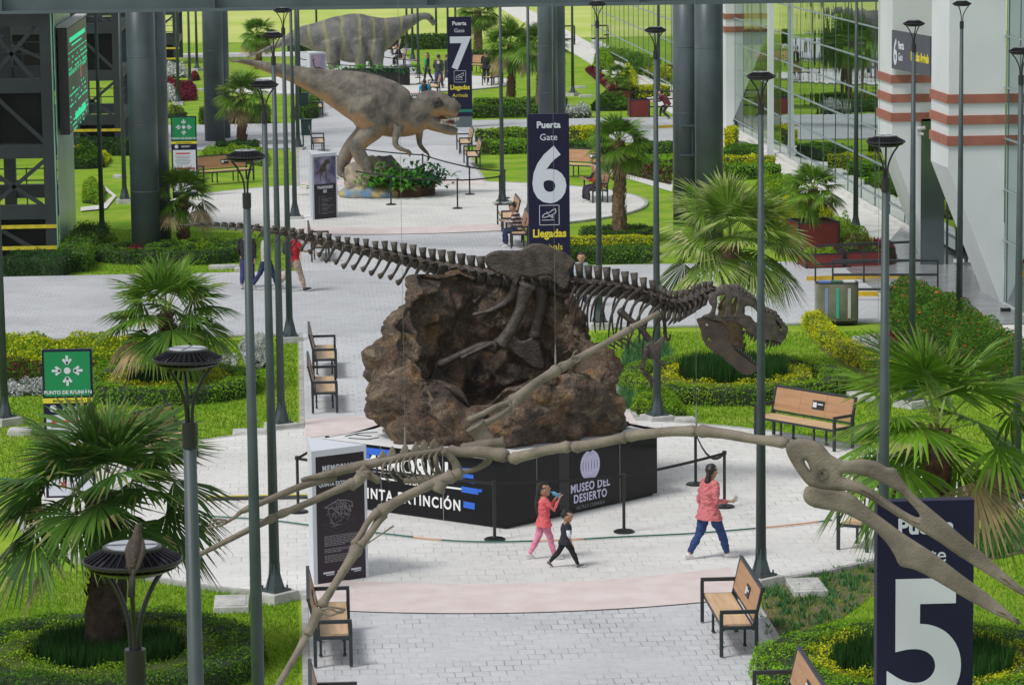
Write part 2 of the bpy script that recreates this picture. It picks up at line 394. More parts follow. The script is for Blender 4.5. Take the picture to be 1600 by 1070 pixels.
def glassmat(name, tint, metal=1.0, rough=.015, wave=.012, wscale=.35):
    m = bpy.data.materials.new(name); m.use_nodes = True; MATS[name] = m
    t = m.node_tree; b = t.nodes['Principled BSDF']
    b.inputs['Base Color'].default_value = (*tint, 1); b.inputs['Metallic'].default_value = metal; b.inputs['Roughness'].default_value = rough
    tc = t.nodes.new('ShaderNodeTexCoord'); mp = t.nodes.new('ShaderNodeMapping'); mp.inputs['Scale'].default_value = (1, 1, .35)
    n = t.nodes.new('ShaderNodeTexNoise'); n.inputs['Scale'].default_value = wscale; n.inputs['Detail'].default_value = 2
    bp = t.nodes.new('ShaderNodeBump'); bp.inputs['Strength'].default_value = wave*10; bp.inputs['Distance'].default_value = .03
    t.links.new(tc.outputs['Object'], mp.inputs[0]); t.links.new(mp.outputs[0], n.inputs['Vector']); t.links.new(n.outputs[0], bp.inputs['Height']); t.links.new(bp.outputs[0], b.inputs['Normal'])
    return m
M_MIRROR = glassmat('mirror_glass', (.42, .52, .505), wave=.045, wscale=.5)
M_TGLASS = glassmat('clear_mirror_glass', (.45, .55, .53), wave=.045, wscale=.5)
_t = M_TGLASS.node_tree; _ms = _t.nodes.new('ShaderNodeMixShader'); _tr = _t.nodes.new('ShaderNodeBsdfTransparent'); _ms.inputs[0].default_value = .62; _tr.inputs[0].default_value = (.86, .93, .91, 1)
_t.links.new(_t.nodes['Principled BSDF'].outputs[0], _ms.inputs[1]); _t.links.new(_tr.outputs[0], _ms.inputs[2]); _t.links.new(_ms.outputs[0], _t.nodes['Material Output'].inputs['Surface'])
M_DGLASS = glassmat('dark_glass', (.10, .13, .135), metal=.6, rough=.08)
M_GGLASS = mat('green_glass', (.20, .36, .285), .30, var=.1, scale=.7, col2=(.28, .46, .38), spec=.6, detail=6)

# ---- overhead beam
YB = 93.6
zb = P(700, 12, YB).z
x0, x1 = -14.0, 19.4
mb = MB(origin=(x0, YB, zb))
mb.box(((x0+x1)/2, YB, zb+.05), (x1-x0, .50, .07)); mb.box(((x0+x1)/2, YB, zb+.60), (x1-x0, .03, 1.04)); mb.box(((x0+x1)/2, YB, zb+1.16), (x1-x0, .50, .07))
mb.box(((x0+x1)/2, YB-.235, zb+.005), (x1-x0, .03, .02))
rb = thing('roof_beam', 'long grey steel beam crossing the whole view overhead', 'beam', (x0, YB, zb))
mb.build('girder', M_BEAM, rb)
for px in (3, 335, 666, 997, 1330):
    xx = P(px, 10, YB).x; m2 = MB(origin=(x0, YB, zb)); m2.box((xx, YB-.13, zb+.60), (.03, .22, 1.02)); m2.box((xx, YB, zb+.006), (.05, .515, .022)); m2.build('joint_plate', M_BEAM, rb)

# ---- tall round steel columns
def column(px, py, Y, lab, r=.43):
    g = P(px, py, Y); h = 9.5
    t = thing('steel_column', lab, 'column', (g.x, Y, 0), group='tall round steel columns')
    mb = MB(); mb.cyl((0, 0, 0), (0, 0, h), r, n=40)
    o = mb.build('shaft', M_STEEL, t); o.data.polygons.foreach_set('use_smooth', [len(p.vertices) == 4 for p in o.data.polygons])
    for z in (1.9, 3.9, 5.9, 7.6):
        m2 = MB(); m2.lathe([(r+.001, z-.012), (r+.006, z-.006), (r+.006, z+.006), (r+.001, z+.012)], n=40); m2.build('weld_ring', M_STEEL, t)
    return t
column(229, 395, 95.6, 'left steel column of the nearest pair left of the walkway, the thickest left of the dinosaurs')
column(246, 395, 96.6, 'steel column half hidden behind the nearest column left of the walkway')
column(336, 221, 137.0, 'far steel column standing in the paving left of the walkway')
column(345, 221, 138.4, 'far column peeking out behind the far left steel column')
c1 = column(1074, 380, 96.6, 'left steel column of the close pair on the right, behind its neighbour')
c2 = column(1108, 380, 95.6, 'nearest steel column of the close pair on the right')
column(857, 221, 137.0, 'left one of the two far columns behind the gate 6 sign')
column(869, 221, 138.4, 'right one of the two far columns behind the gate 6 sign')
a, b = c1.location, c2.location       # steel plates tying the right pair
mb = MB(origin=(0, 0, 0))
for py in (197, 243):
    z = P(1090, py, 96).z; mb.box((a.x+.05-c1.location.x, -.35, z), (.60, .35, .05))
zz = (P(1090, 197, 96).z+P(1090, 243, 96).z)/2
mb.box((.12, -.45, zz), (.04, .05, 1.0)); mb.build('tie_plate', M_STEEL, c1)

# ---- stair towers on the left
def tower(Y0, lab, first=True):
    """X from -13 to -7.15, front face at y=0 local"""
    t = thing('stair_tower', lab, 'stair tower', (-7.15, Y0, 0), group='dark steel stair towers left of the walkway')
    W = 12.6; D = 6.9; H = 9.4
    f = MB()
    for x in (-.19, -1.95, -5.4, -9.0, -W+.19):
        for y in (.19, D-.19): f.box((x, y, H/2), (.36, .36, H))
    lv = [1.40, 3.20, 5.12, 7.08, 8.9]
    for z in lv:
        for y in (.19, D-.19): f.box((-W/2, y, z), (W-.01, .30, .42))
        for x in (-.19, -W+.19): f.box((x, D/2, z), (.30, D-.8, .40))
    f.build('frame', M_STEEL2, t)
    br = MB()
    def X(a, b): br.bar((a[0], .12, a[1]), (b[0], .12, b[1]), .10, .12)
    X((-1.8, 4.9), (-.3, 3.45)); X((-.3, 2.95), (-1.75, 1.75)); X((-1.75, 2.5), (-.45, 1.6)); X((-1.8, .95), (-.3, 0.05))
    X((-1.8, 5.4), (-.5, 6.85)); X((-1.75, 6.7), (-.6, 5.35)); X((-5.3, 4.9), (-2.1, 3.4)); X((-2.1, 6.8), (-5.3, 5.4))
    br.build('brace', M_STEEL2, t)
    rl = MB()
    for z0 in (1.62, 5.34):
        for k in range(3):
            rl.bar((-W+.3, .3, z0+.35*(k+1)), (-.3, .3, z0+.35*(k+1)), .035); rl.bar((-.25, .4, z0+.35*(k+1)), (-.25, D-.4, z0+.35*(k+1)), .035)
    for z0 in (1.6, 5.3):
        for x in (-.9, -2.6, -3.6, -4.6): rl.bar((x, .3, z0), (x, .3, z0+1.1), .035)
    rl.build('railing', M_STEEL2, t)
    lo = MB()
    for z0, z1 in ((0.05, 1.18), (3.42, 4.90), (7.30, 8.68)):
        n = int((z1-z0)/.09)
        for k in range(n): lo.box((-W/2, .42, z0+.045+k*.09), (W-.5, .02, .07))
        lo.box((-W/2, .55, (z0+z1)/2), (W-.45, .03, z1-z0))
    lo.build('louvre_panel', M_DARK, t)
    for fl in (0, 1):
        st = MB()
        for k in range(9): st.box((-W+1.2+k*.30, (D-1.6, D-3.4)[fl], (1.6+k*.2, 5.3-k*.2)[fl]), (.3, 1.3, .06))
        st.bar((-W+1.05, (D-1.6, D-3.4)[fl], (1.47, 5.36)[fl]), (-W+3.75, (D-1.6, D-3.4)[fl], (3.27, 3.56)[fl]), .1, .08); st.build('stair_flight', M_STEEL2, t)
    for z0 in (.35, .98):
        m = MB(); m.box((-W/2, -.012, z0), (W, .008, .11)); m.build('warning_tape', M_YTAPE, t)
    if first:
        gl = MB()
        n = 5
        for k in range(n):
            y0 = .02+k*(D-.04)/n
            gl.box((.045, y0+(D-.04)/n/2, H/2+.15), (.02, (D-.04)/n-.03, H-.3))
        gl.box((-.02, -.01, H/2), (.04, .04, H-.1))
        gl.build('glass_wall', M_GGLASS, t)
    return t
tw = tower(94.8, 'near dark stair tower with the green lit board on its glass side')
gm = mat('green_trim_glass', (.22, .46, .36), .3, var=.1, scale=1.2, metal=.2)
mb = MB(); mb.box((.075, -.02, 6.35), (.02, .5, 5.9)); mb.build('corner_panel', gm, tw)
tower(131.8, 'middle stair tower behind the green lit board, yellow tape across it', False)
tower(196.5, 'farthest stair tower, small and dark above the white flower bed', False)

# ---- lit departures board on the tower's glass side
M_LED = mat('led_green', (.01, .30, .14), .5, var=0, emit=(.02, .62, .30), es=.75)
M_LEDR = mat('led_red', (.3, .05, .05), .5, var=0, emit=(.30, .06, .06), es=.6)
M_BRD = mat('board_face', (.055, .085, .085), .35, var=.06, scale=2)
Xb = P(109, 211, 95.0).x
Ye = 95.0
while PX((Xb, Ye, 6))[0] < 135: Ye += .05
ztop = P(107, 44, 95.0).z; zbot = P(109, 211, 95.0).z
bd = thing('display_board', 'tall black display board with green lit writing on the stair tower', 'display board', (Xb, 95.0, zbot))
LB = Ye-95.0; HB = ztop-zbot
mb = MB(); mb.box((-.14, LB/2, HB/2), (.28, LB, HB)); mb.build('housing', M_BLACK, bd, bevel=.01)
mb = MB(); mb.box((-.14, LB/2, HB+.03), (.34, LB+.05, .05)); mb.build('cap', M_CONC, bd)
mb = MB(); mb.box((.006, LB/2, HB/2), (.01, LB-.12, HB-.1)); mb.build('screen', M_BRD, bd)
ME = Matrix(((0, 0, 1, 0), (1, 0, 0, 0), (0, 1, 0, 0), (0, 0, 0, 1)))   # x->+Y, y->+Z, normal +X
def east(x, y, z): return Matrix.Translation((x, y, z)) @ ME
rows = MB(); rr = random.Random(3)
for k in range(15):
    z = HB-.95-k*.155; y = .35
    if k in (4, 5, 10): continue
    while y < LB-.5:
        l = rr.uniform(.15, .5)
        if rr.random() < .62: rows.box((.014, y+l/2, z), (.004, l, .055))
        y += l+rr.uniform(.08, .3)
rows.box((.014, LB*.5, HB-.78), (.004, LB-.4, .02)); rows.box((.014, LB*.5, HB-1.35), (.004, LB-.4, .02))
rows.build('lit_rows', M_LED, bd)
mb = MB(); mb.box((.014, LB*.62, HB-1.55), (.004, .5, .4)); mb.build('red_notice', M_LEDR, bd)
mb = MB(); mb.box((.014, LB*.55, .36), (.004, LB*.55, .2)); mb.build('green_bar', M_LED, bd)
mb = MB(); mb.box((.014, LB*.5, HB-.42), (.004, LB*.8, .14)); mb.box((.014, LB*.45, HB-.6), (.004, LB*.5, .05)); mb.build('heading_bar', M_LED, bd)

# ---- terminal building on the right
Y2 = 80.4; Y1 = 88.6
X2 = P(1482, 200, Y2).x; X3 = P(1568, 400, Y2).x; X1 = P(1394, 180, Y1).x; X1b = X2+.3
HT = 13.0
def yfor(X, px, z=4.0, y0=70):
    lo, hi = y0, 300
    for _ in range(50):
        m = (lo+hi)/2
        if PX((X, m, z))[0] > px: lo = m
        else: hi = m
    return lo
YE2 = yfor(X2, 1455, 5); YE1 = yfor(X1, 1372, 5)
XF = 18.85
tb = thing('terminal_building', 'white terminal building with terracotta bands and mirror glass on the right', 'building', (XF, Y1, 0))
O = tb.location
def profile(pts, y0, y1, name, m):
    """pts: (X,Z) outline extruded from y0 to y1"""
    mb = MB(origin=O); n = len(pts)
    v0 = [Vector((x, y0, z)) for x, z in pts]; v1 = [Vector((x, y1, z)) for x, z in pts]
    fs = [tuple(range(n)), tuple(reversed(range(n, 2*n)))]+[(i, n+i, n+(i+1) % n, (i+1) % n) for i in range(n)]
    mb.add(v0+v1, fs)
    o = mb.build(name, m, tb)
    bm = bmesh.new(); bm.from_mesh(o.data); bmesh.ops.recalc_face_normals(bm, faces=bm.faces); bm.to_mesh(o.data); bm.free()
    return o
zt2 = P(1482, 263, Y2).z
profile([(X2, HT), (X2, zt2), (X3-.04, .0), (X3, .0), (X3, HT)], Y2, YE2, 'white_pier', M_WHITEP)
zt1 = P(1394, 230, Y1).z; X1r = P(1474, 300, Y1).x; xt = P(1462, 412, Y1).x
profile([(X1, HT), (X1, zt1), (xt, .0), (X1r, .0), (X1r, HT)], Y1, YE1, 'white_pier', M_WHITEP)
X4 = P(1134, 100, 137.5).x; X5 = P(1200, 30, 137.5).x; YE4 = yfor(X4, 1128, 6, 120)
profile([(X4, HT), (X4, .1), (X4+.15, .1), (X5, P(1198, 52, 137.5).z), (X5, HT)], 137.5, YE4+.2, 'white_pier', M_WHITEP)
xs, ys = P(1204, 248, 124.3).x, 124.3
mb = MB(origin=O); mb.box((xs, ys, HT/2), (.22, .22, HT)); mb.build('white_post', M_WHITEP, tb)
for (ya, xa, xb, ye, levels) in ((Y2, X2, X3, YE2, [(148, 162), (181, 195), (213, 228)]), (137.5, X4, X5, YE4+.2, [(22, 30), (42, 51)])):
    for (a, b) in levels:
        za, zc = P(PX((xa, ya, 5))[0], a, ya).z, P(PX((xa, ya, 5))[0], b, ya).z
        mb = MB(origin=O)
        mb.box(((xa+xb)/2-.02, ya-.02, (za+zc)/2), (xb-xa+.06, .06, za-zc)); mb.box((xa-.02, (ya+ye)/2, (za+zc)/2), (.06, ye-ya-.002, za-zc))
        mb.build('terracotta_band', M_TERRA, tb)
        if ya == Y2:
            mb = MB(origin=O); xq = X1r-.02
            mb.box(((X1+xq)/2-.02, Y1-.02, (za+zc)/2), (xq-X1+.06, .06, za-zc)); mb.box((X1-.02, (Y1+YE1)/2, (za+zc)/2), (.06, YE1-Y1-.002, za-zc))
            mb.build('terracotta_band', M_TERRA, tb)
# mirror facade along the side path
def glasswall(X, ya, yb, z0, z1, lv, dy, name='glass_facade', gmat=None):
    mb = MB(origin=O); y = ya
    while y < yb-.01:
        e = min(y+dy, yb); tilt = random.uniform(-.004, .004)
        mb.quad((X+tilt, y, z0), (X-tilt, e, z0), (X-tilt+random.uniform(-.003, .003), e, z1), (X+tilt, y, z1)); y = e
    mb.build(name, gmat or M_MIRROR, tb)
    mb = MB(origin=O)
    for z in lv: mb.box((X-.03, (ya+yb)/2, z), (.05, yb-ya, .032))
    mb.build('rail', mat('mullion_alu', (.24, .29, .30), .4, var=.05), tb)
    mb = MB(origin=O); y = ya
    while y < yb: mb.box((X-.008, y, (z0+z1)/2), (.016, .014, z1-z0)); y += dy
    mb.build('mullion', mat('mullion_dark', (.10, .15, .15), .4, var=.05), tb)
lvs = [.58, 1.66, 2.74, 3.84, 4.94, 6.04, 7.14, 8.24, 9.34]
glasswall(XF, YE1-.1, 124.2, .22, HT, lvs, 2.6)
glasswall(XF, 124.4, 137.4, .22, HT, lvs, 2.6, 'clear_facade', M_TGLASS)
glasswall(XF, 137.6, 205, .22, HT, lvs, 2.6)
glasswall(X3+.02, 58, Y2-.01, .12, HT, [1.7, 3.0, 4.3, 5.6, 6.9, 8.2], 1.3)
# entrance glazing between the piers
yd = Y1-.9; xa, xb = X1r-.25, X3
mb = MB(origin=O); mb.quad((X1r+.02, Y1-.05, .1), (X2+.9, Y1-.05, .1), (X2+.9, Y1-.05, 4.2), (X1r+.02, Y1-.05, 4.2)); mb.build('entrance_glass', M_DGLASS, tb)
mb = MB(origin=O)
for q in range(4): mb.box((X1r+.1+q*.42, Y1-.09, 1.9), (.06, .05, 3.6))
mb.box((X1r+.7, Y1-.09, 2.5), (1.4, .05, .08)); mb.build('door_frame', M_STEEL2, tb)
mb = MB(origin=O)
for q in (.33, .75): mb.box((X1r+.1+q, Y1-.13, 1.05), (.05, .03, 1.9)); mb.box((X1r+.1+q, Y1-.13, .2), (.3, .03, .1))
mb.build('door_leaf', M_WHITEP, tb)
# roof mass far above the frame keeps the building closed
profile([(X1+.3, HT-.01), (X1+.3, HT-.3), (X3+9, HT-.3), (X3+9, HT-.01)], 58, 205, 'roof', M_WHITEP)
profile([(XF+.6, HT-.31), (XF+.6, .0), (XF+.8, .0), (XF+.8, HT-.31)], YE1+.1, 123, 'inner_wall', M_STEEL2)
profile([(XF+.6, HT-.31), (XF+.6, .0), (XF+.8, .0), (XF+.8, HT-.31)], YE4+.3, 205, 'inner_wall', M_STEEL2)
# small camera and lamp on the pier
cm = thing('security_camera', 'small grey camera on the white pier below the lowest band', 'camera', P(1436, 203, Y1-.2))
mb = MB(); mb.tube([(0, .2, 0), (0, 0, 0)], .03); mb.build('bracket', M_CONC, cm)
mb = MB(); mb.tube([(-.05, -.02, .02), (.16, -.12, .06)], .055, 10); mb.tube([(-.02, 0, -.1), (.12, -.06, -.12)], .05, 10); mb.build('lens_body', M_CONC, cm)
# wall sign 6 on the building: plane running back between the piers
M_SIGNG = mat('sign_slate', (.075, .077, .105), .5, var=.04)
M_WHITE = mat('white_letter', (.62, .65, .72), .5, var=0)
M_YEL = mat('yellow_letter', (.72, .62, .04), .5, var=0)
A = P(1395, 49, Y1-.05); z0l, z1l = P(1395, 107, Y1-.05).z, P(1395, 47, Y1-.05).z
Bx = P(1455, 90, 84.6)
ws = thing('wall_sign', 'slate coloured gate 6 sign fixed high between the white piers', 'sign', (A.x, Y1-.06, z0l))
dv = Vector((Bx.x-A.x, 84.6-(Y1-.06), 0)); Ls = dv.length; dv.normalize(); nn = Vector((-dv.y, dv.x, 0))
if nn.y > 0: nn = -nn
Mw = Matrix(((dv.x, 0, nn.x, 0), (dv.y, 0, nn.y, 0), (0, 1, 0, 0), (0, 0, 0, 1)))
hgt = z1l-z0l
mb = MB(); mb.bar(Vector((0, 0, hgt/2)), dv*Ls+Vector((0, 0, hgt/2)), .06, hgt); mb.build('panel', M_SIGNG, ws)
def onsign(u, v, off=.034): return Matrix.Translation(ws.location+dv*u+Vector((0, 0, v))+nn*off) @ Mw
lettering('number_six', '6', .98, onsign(Ls*.10, .14), M_WHITE, ws, .02, origin=ws.location, sx=.8)
lettering('gate_words', 'Puerta', .30, onsign(Ls*.25, .58), M_WHITE, ws, .008, origin=ws.location, sx=.75)
lettering('gate_words', 'Gate', .30, onsign(Ls*.24, .26), M_WHITE, ws, 0, origin=ws.location, sx=.75)
lettering('arrivals_words', 'Llegadas Arrivals', .34, onsign(Ls*.74, .34), M_YEL, ws, .01, origin=ws.location, sx=.78)
# =================================================================== SIGNS
M_NAVY = mat('navy_sign', (.010, .010, .038), .5, var=.03, scale=2, spec=.25)
M_NAVYP = mat('navy_edge', (.02, .02, .05), .5, var=0)
M_SGREEN = mat('safety_green', (.0, .235, .075), .5, var=.03)
M_TEAL = mat('teal_stripe', (.01, .19, .12), .5, var=0)
M_RED = mat('sign_red', (.55, .03, .03), .5, var=0)
M_SGREY = mat('sign_base_grey', (.10, .13, .14), .5, var=.05)
def front(loc, x, y, z):  # lettering plane facing -Y at local x,z
    return Matrix.Translation(Vector(loc)+Vector((x, y, z))) @ Matrix(((1, 0, 0, 0), (0, 0, -1, 0), (0, 1, 0, 0), (0, 0, 0, 1)))
def plane_icon(mb, c, s, y):
    def l(a, b, w=.018): mb.bar((c[0]+a[0]*s, y, c[1]+a[1]*s), (c[0]+b[0]*s, y, c[1]+b[1]*s), w, .006, up=(0, 1, 0))
    pts = [(-.72, -.12), (-.5, .12), (-.05, .22), (.36, .52), (.62, .62), (.66, .3), (.5, .12), (.1, -.06), (-.3, -.2), (-.62, -.24), (-.72, -.12)]
    for a, b in zip(pts, pts[1:]): l(a, b)
    l((-.1, .06), (.3, -.3)); l((.3, -.3), (.38, -.22)); l((.38, -.22), (.22, .05)); l((-.2, .22), (-.28, .34)); l((-.75, -.5), (.5, -.5), .014)
    q = [(-.95, -.98), (.95, -.98), (.98, -.95), (.98, .95), (.95, .98), (-.95, .98), (-.98, .95), (-.98, -.95), (-.95, -.98)]
    for a, b in zip(q, q[1:]): l(a, b, .014)
def gate_sign(num, x, Y, H, lab, zsink=0):
    W = 1.07
    t = thing('gate_sign', lab, 'sign', (x, Y, 0), group='tall navy gate signs')
    mb = MB(); mb.box((0, .09, H/2+.28), (W, .18, H-.56)); mb.build('panel', M_NAVY, t, bevel=.006)
    mb = MB(); mb.box((0, .09, .28), (W-.03, .15, .55)); mb.build('base', M_SGREY, t)
    mb = MB(); mb.box((0, -.002, .80), (W, .006, .12)); mb.build('green_stripe', M_TEAL, t)
    L = lambda n, s, size, d, m, wt, sx=1.0: lettering(n, s, size, front(t.location, 0, -.004, H-d), m, t, wt, origin=t.location, sx=sx)
    L('gate_word', 'Puerta', .235, .36, M_WHITE, .008); L('gate_word', 'Gate', .235, .68, M_WHITE, .0)
    L('number', num, 1.95, 2.25, M_WHITE, .055, .95)
    mb = MB(); plane_icon(mb, (0, H-2.63), .26, -.006); mb.build('plane_symbol', M_WHITE, t)
    L('arrivals_word', 'Llegadas', .285, 3.20, M_YEL, .009, .92); L('arrivals_word', 'Arrivals', .24, 3.54, M_YEL, 0, .92)
    return t
gate_sign('5', P(1446, 900, 33.9).x, 33.9, P(1446, 782, 33.9).z, 'nearest navy gate sign, with a huge 5, cut by the lower edge')
gate_sign('6', P(858, 300, 82.6).x, 82.6, 4.95, 'navy gate sign with a big 6 above the dark skeleton')
gate_sign('7', P(719, 150, 142).x, 142, 4.95, 'farthest navy gate sign, with a 7, beyond the grey dinosaur head')

def arrow(mb, c, ang, y, s=.13):
    ca, sa = math.cos(ang), math.sin(ang)
    def T(u, v): return (c[0]+u*ca-v*sa, y, c[1]+u*sa+v*ca)
    mb.bar(T(0, 0), T(-s*1.1, 0), .045, .006, up=(0, 1, 0)); mb.bar(T(.015, 0), T(-s*.6, s*.55), .045, .006, up=(0, 1, 0)); mb.bar(T(.015, 0), T(-s*.6, -s*.55), .045, .006, up=(0, 1, 0))
def assembly_sign(px, py, Y, lab):
    g = P(px, py, Y)
    t = thing('assembly_sign', lab, 'sign', (g.x, Y, 0), group='green assembly point signs'); H = g.z; W = .89
    mb = MB(); mb.box((0, .05, H/2), (W, .10, H)); mb.build('panel', M_NAVY, t, bevel=.005)
    mb = MB(); mb.box((0, -.004, H-.44), (W-.08, .008, .80)); mb.build('green_face', M_SGREEN, t)
    mb = MB()
    for a in range(4): arrow(mb, (-.13*math.cos(a*math.pi/2)*1.0, H-.38-.13*math.sin(a*math.pi/2)), a*math.pi/2, -.012)
    mb.lathe([(0.0, 0), (.06, 0), (.06, .004), (0, .004)], n=20)
    for k in range(len(mb.v)-80, len(mb.v)): x, y, z = mb.v[k]; mb.v[k] = (x, -.010-z, H-.38+y)
    mb.build('arrows', M_WHITE, t)
    lettering('assembly_words', 'PUNTO DE REUNIÓN', .088, front(t.location, 0, -.010, H-.80), M_WHITE, t, .003, origin=t.location)
    mb = MB(); mb.box((0, -.003, H-.92), (W, .006, .09)); mb.build('yellow_stripe', M_YEL, t)
    lettering('stripe_words', 'Bienestar en Emergencia', .055, front(t.location, 0, -.008, H-.94), M_NAVY, t, .0, origin=t.location)
    mb = MB(); r0 = [(-.27+.065*math.cos(a), H-1.06+.065*math.sin(a)) for a in [k*math.pi/8 for k in range(16)]]
    mb.add([(x, -.006, z) for x, z in r0], [tuple(range(16))]); mb.box((.06, -.004, H-1.045), (.32, .006, .018)); mb.box((.03, -.004, H-1.08), (.26, .006, .014)); mb.build('round_emblem', M_WHITE, t)
    mb = MB(); mb.box((0, -.004, H-1.62), (W-.1, .008, .88)); mb.build('notice', M_WHITE, t)
    mb = MB(); mb.box((-.05, -.010, H-1.30), (.5, .004, .045)); mb.build('red_bar', M_RED, t); mb = MB(); mb.box((0, -.010, H-1.83), (W-.16, .004, .06)); mb.build('red_bar', M_RED, t)
    mb = MB()
    for k in range(6): mb.box((-.05, -.010, H-1.40-k*.055), (.55-.05*(k % 3), .004, .012))
    mb.build('notice_text', M_SGREY, t)
    mb = MB(); mb.box((0, -.004, H-2.48), (W-.1, .008, .34)); mb.build('map_notice', M_WHITE, t)
    mb = MB(); mb.bar((-.2, -.01, H-2.38), (-.08, -.01, H-2.5), .03, .004, up=(0, 1, 0)); mb.bar((-.08, -.01, H-2.38), (-.2, -.01, H-2.5), .03, .004, up=(0, 1, 0)); mb.build('red_cross', M_RED, t)
    return t
assembly_sign(104, 546, 57.0, 'near green assembly point sign standing behind the front left palm')
assembly_sign(286.5, 182, 112.5, 'far green assembly point sign beside the left steel columns')

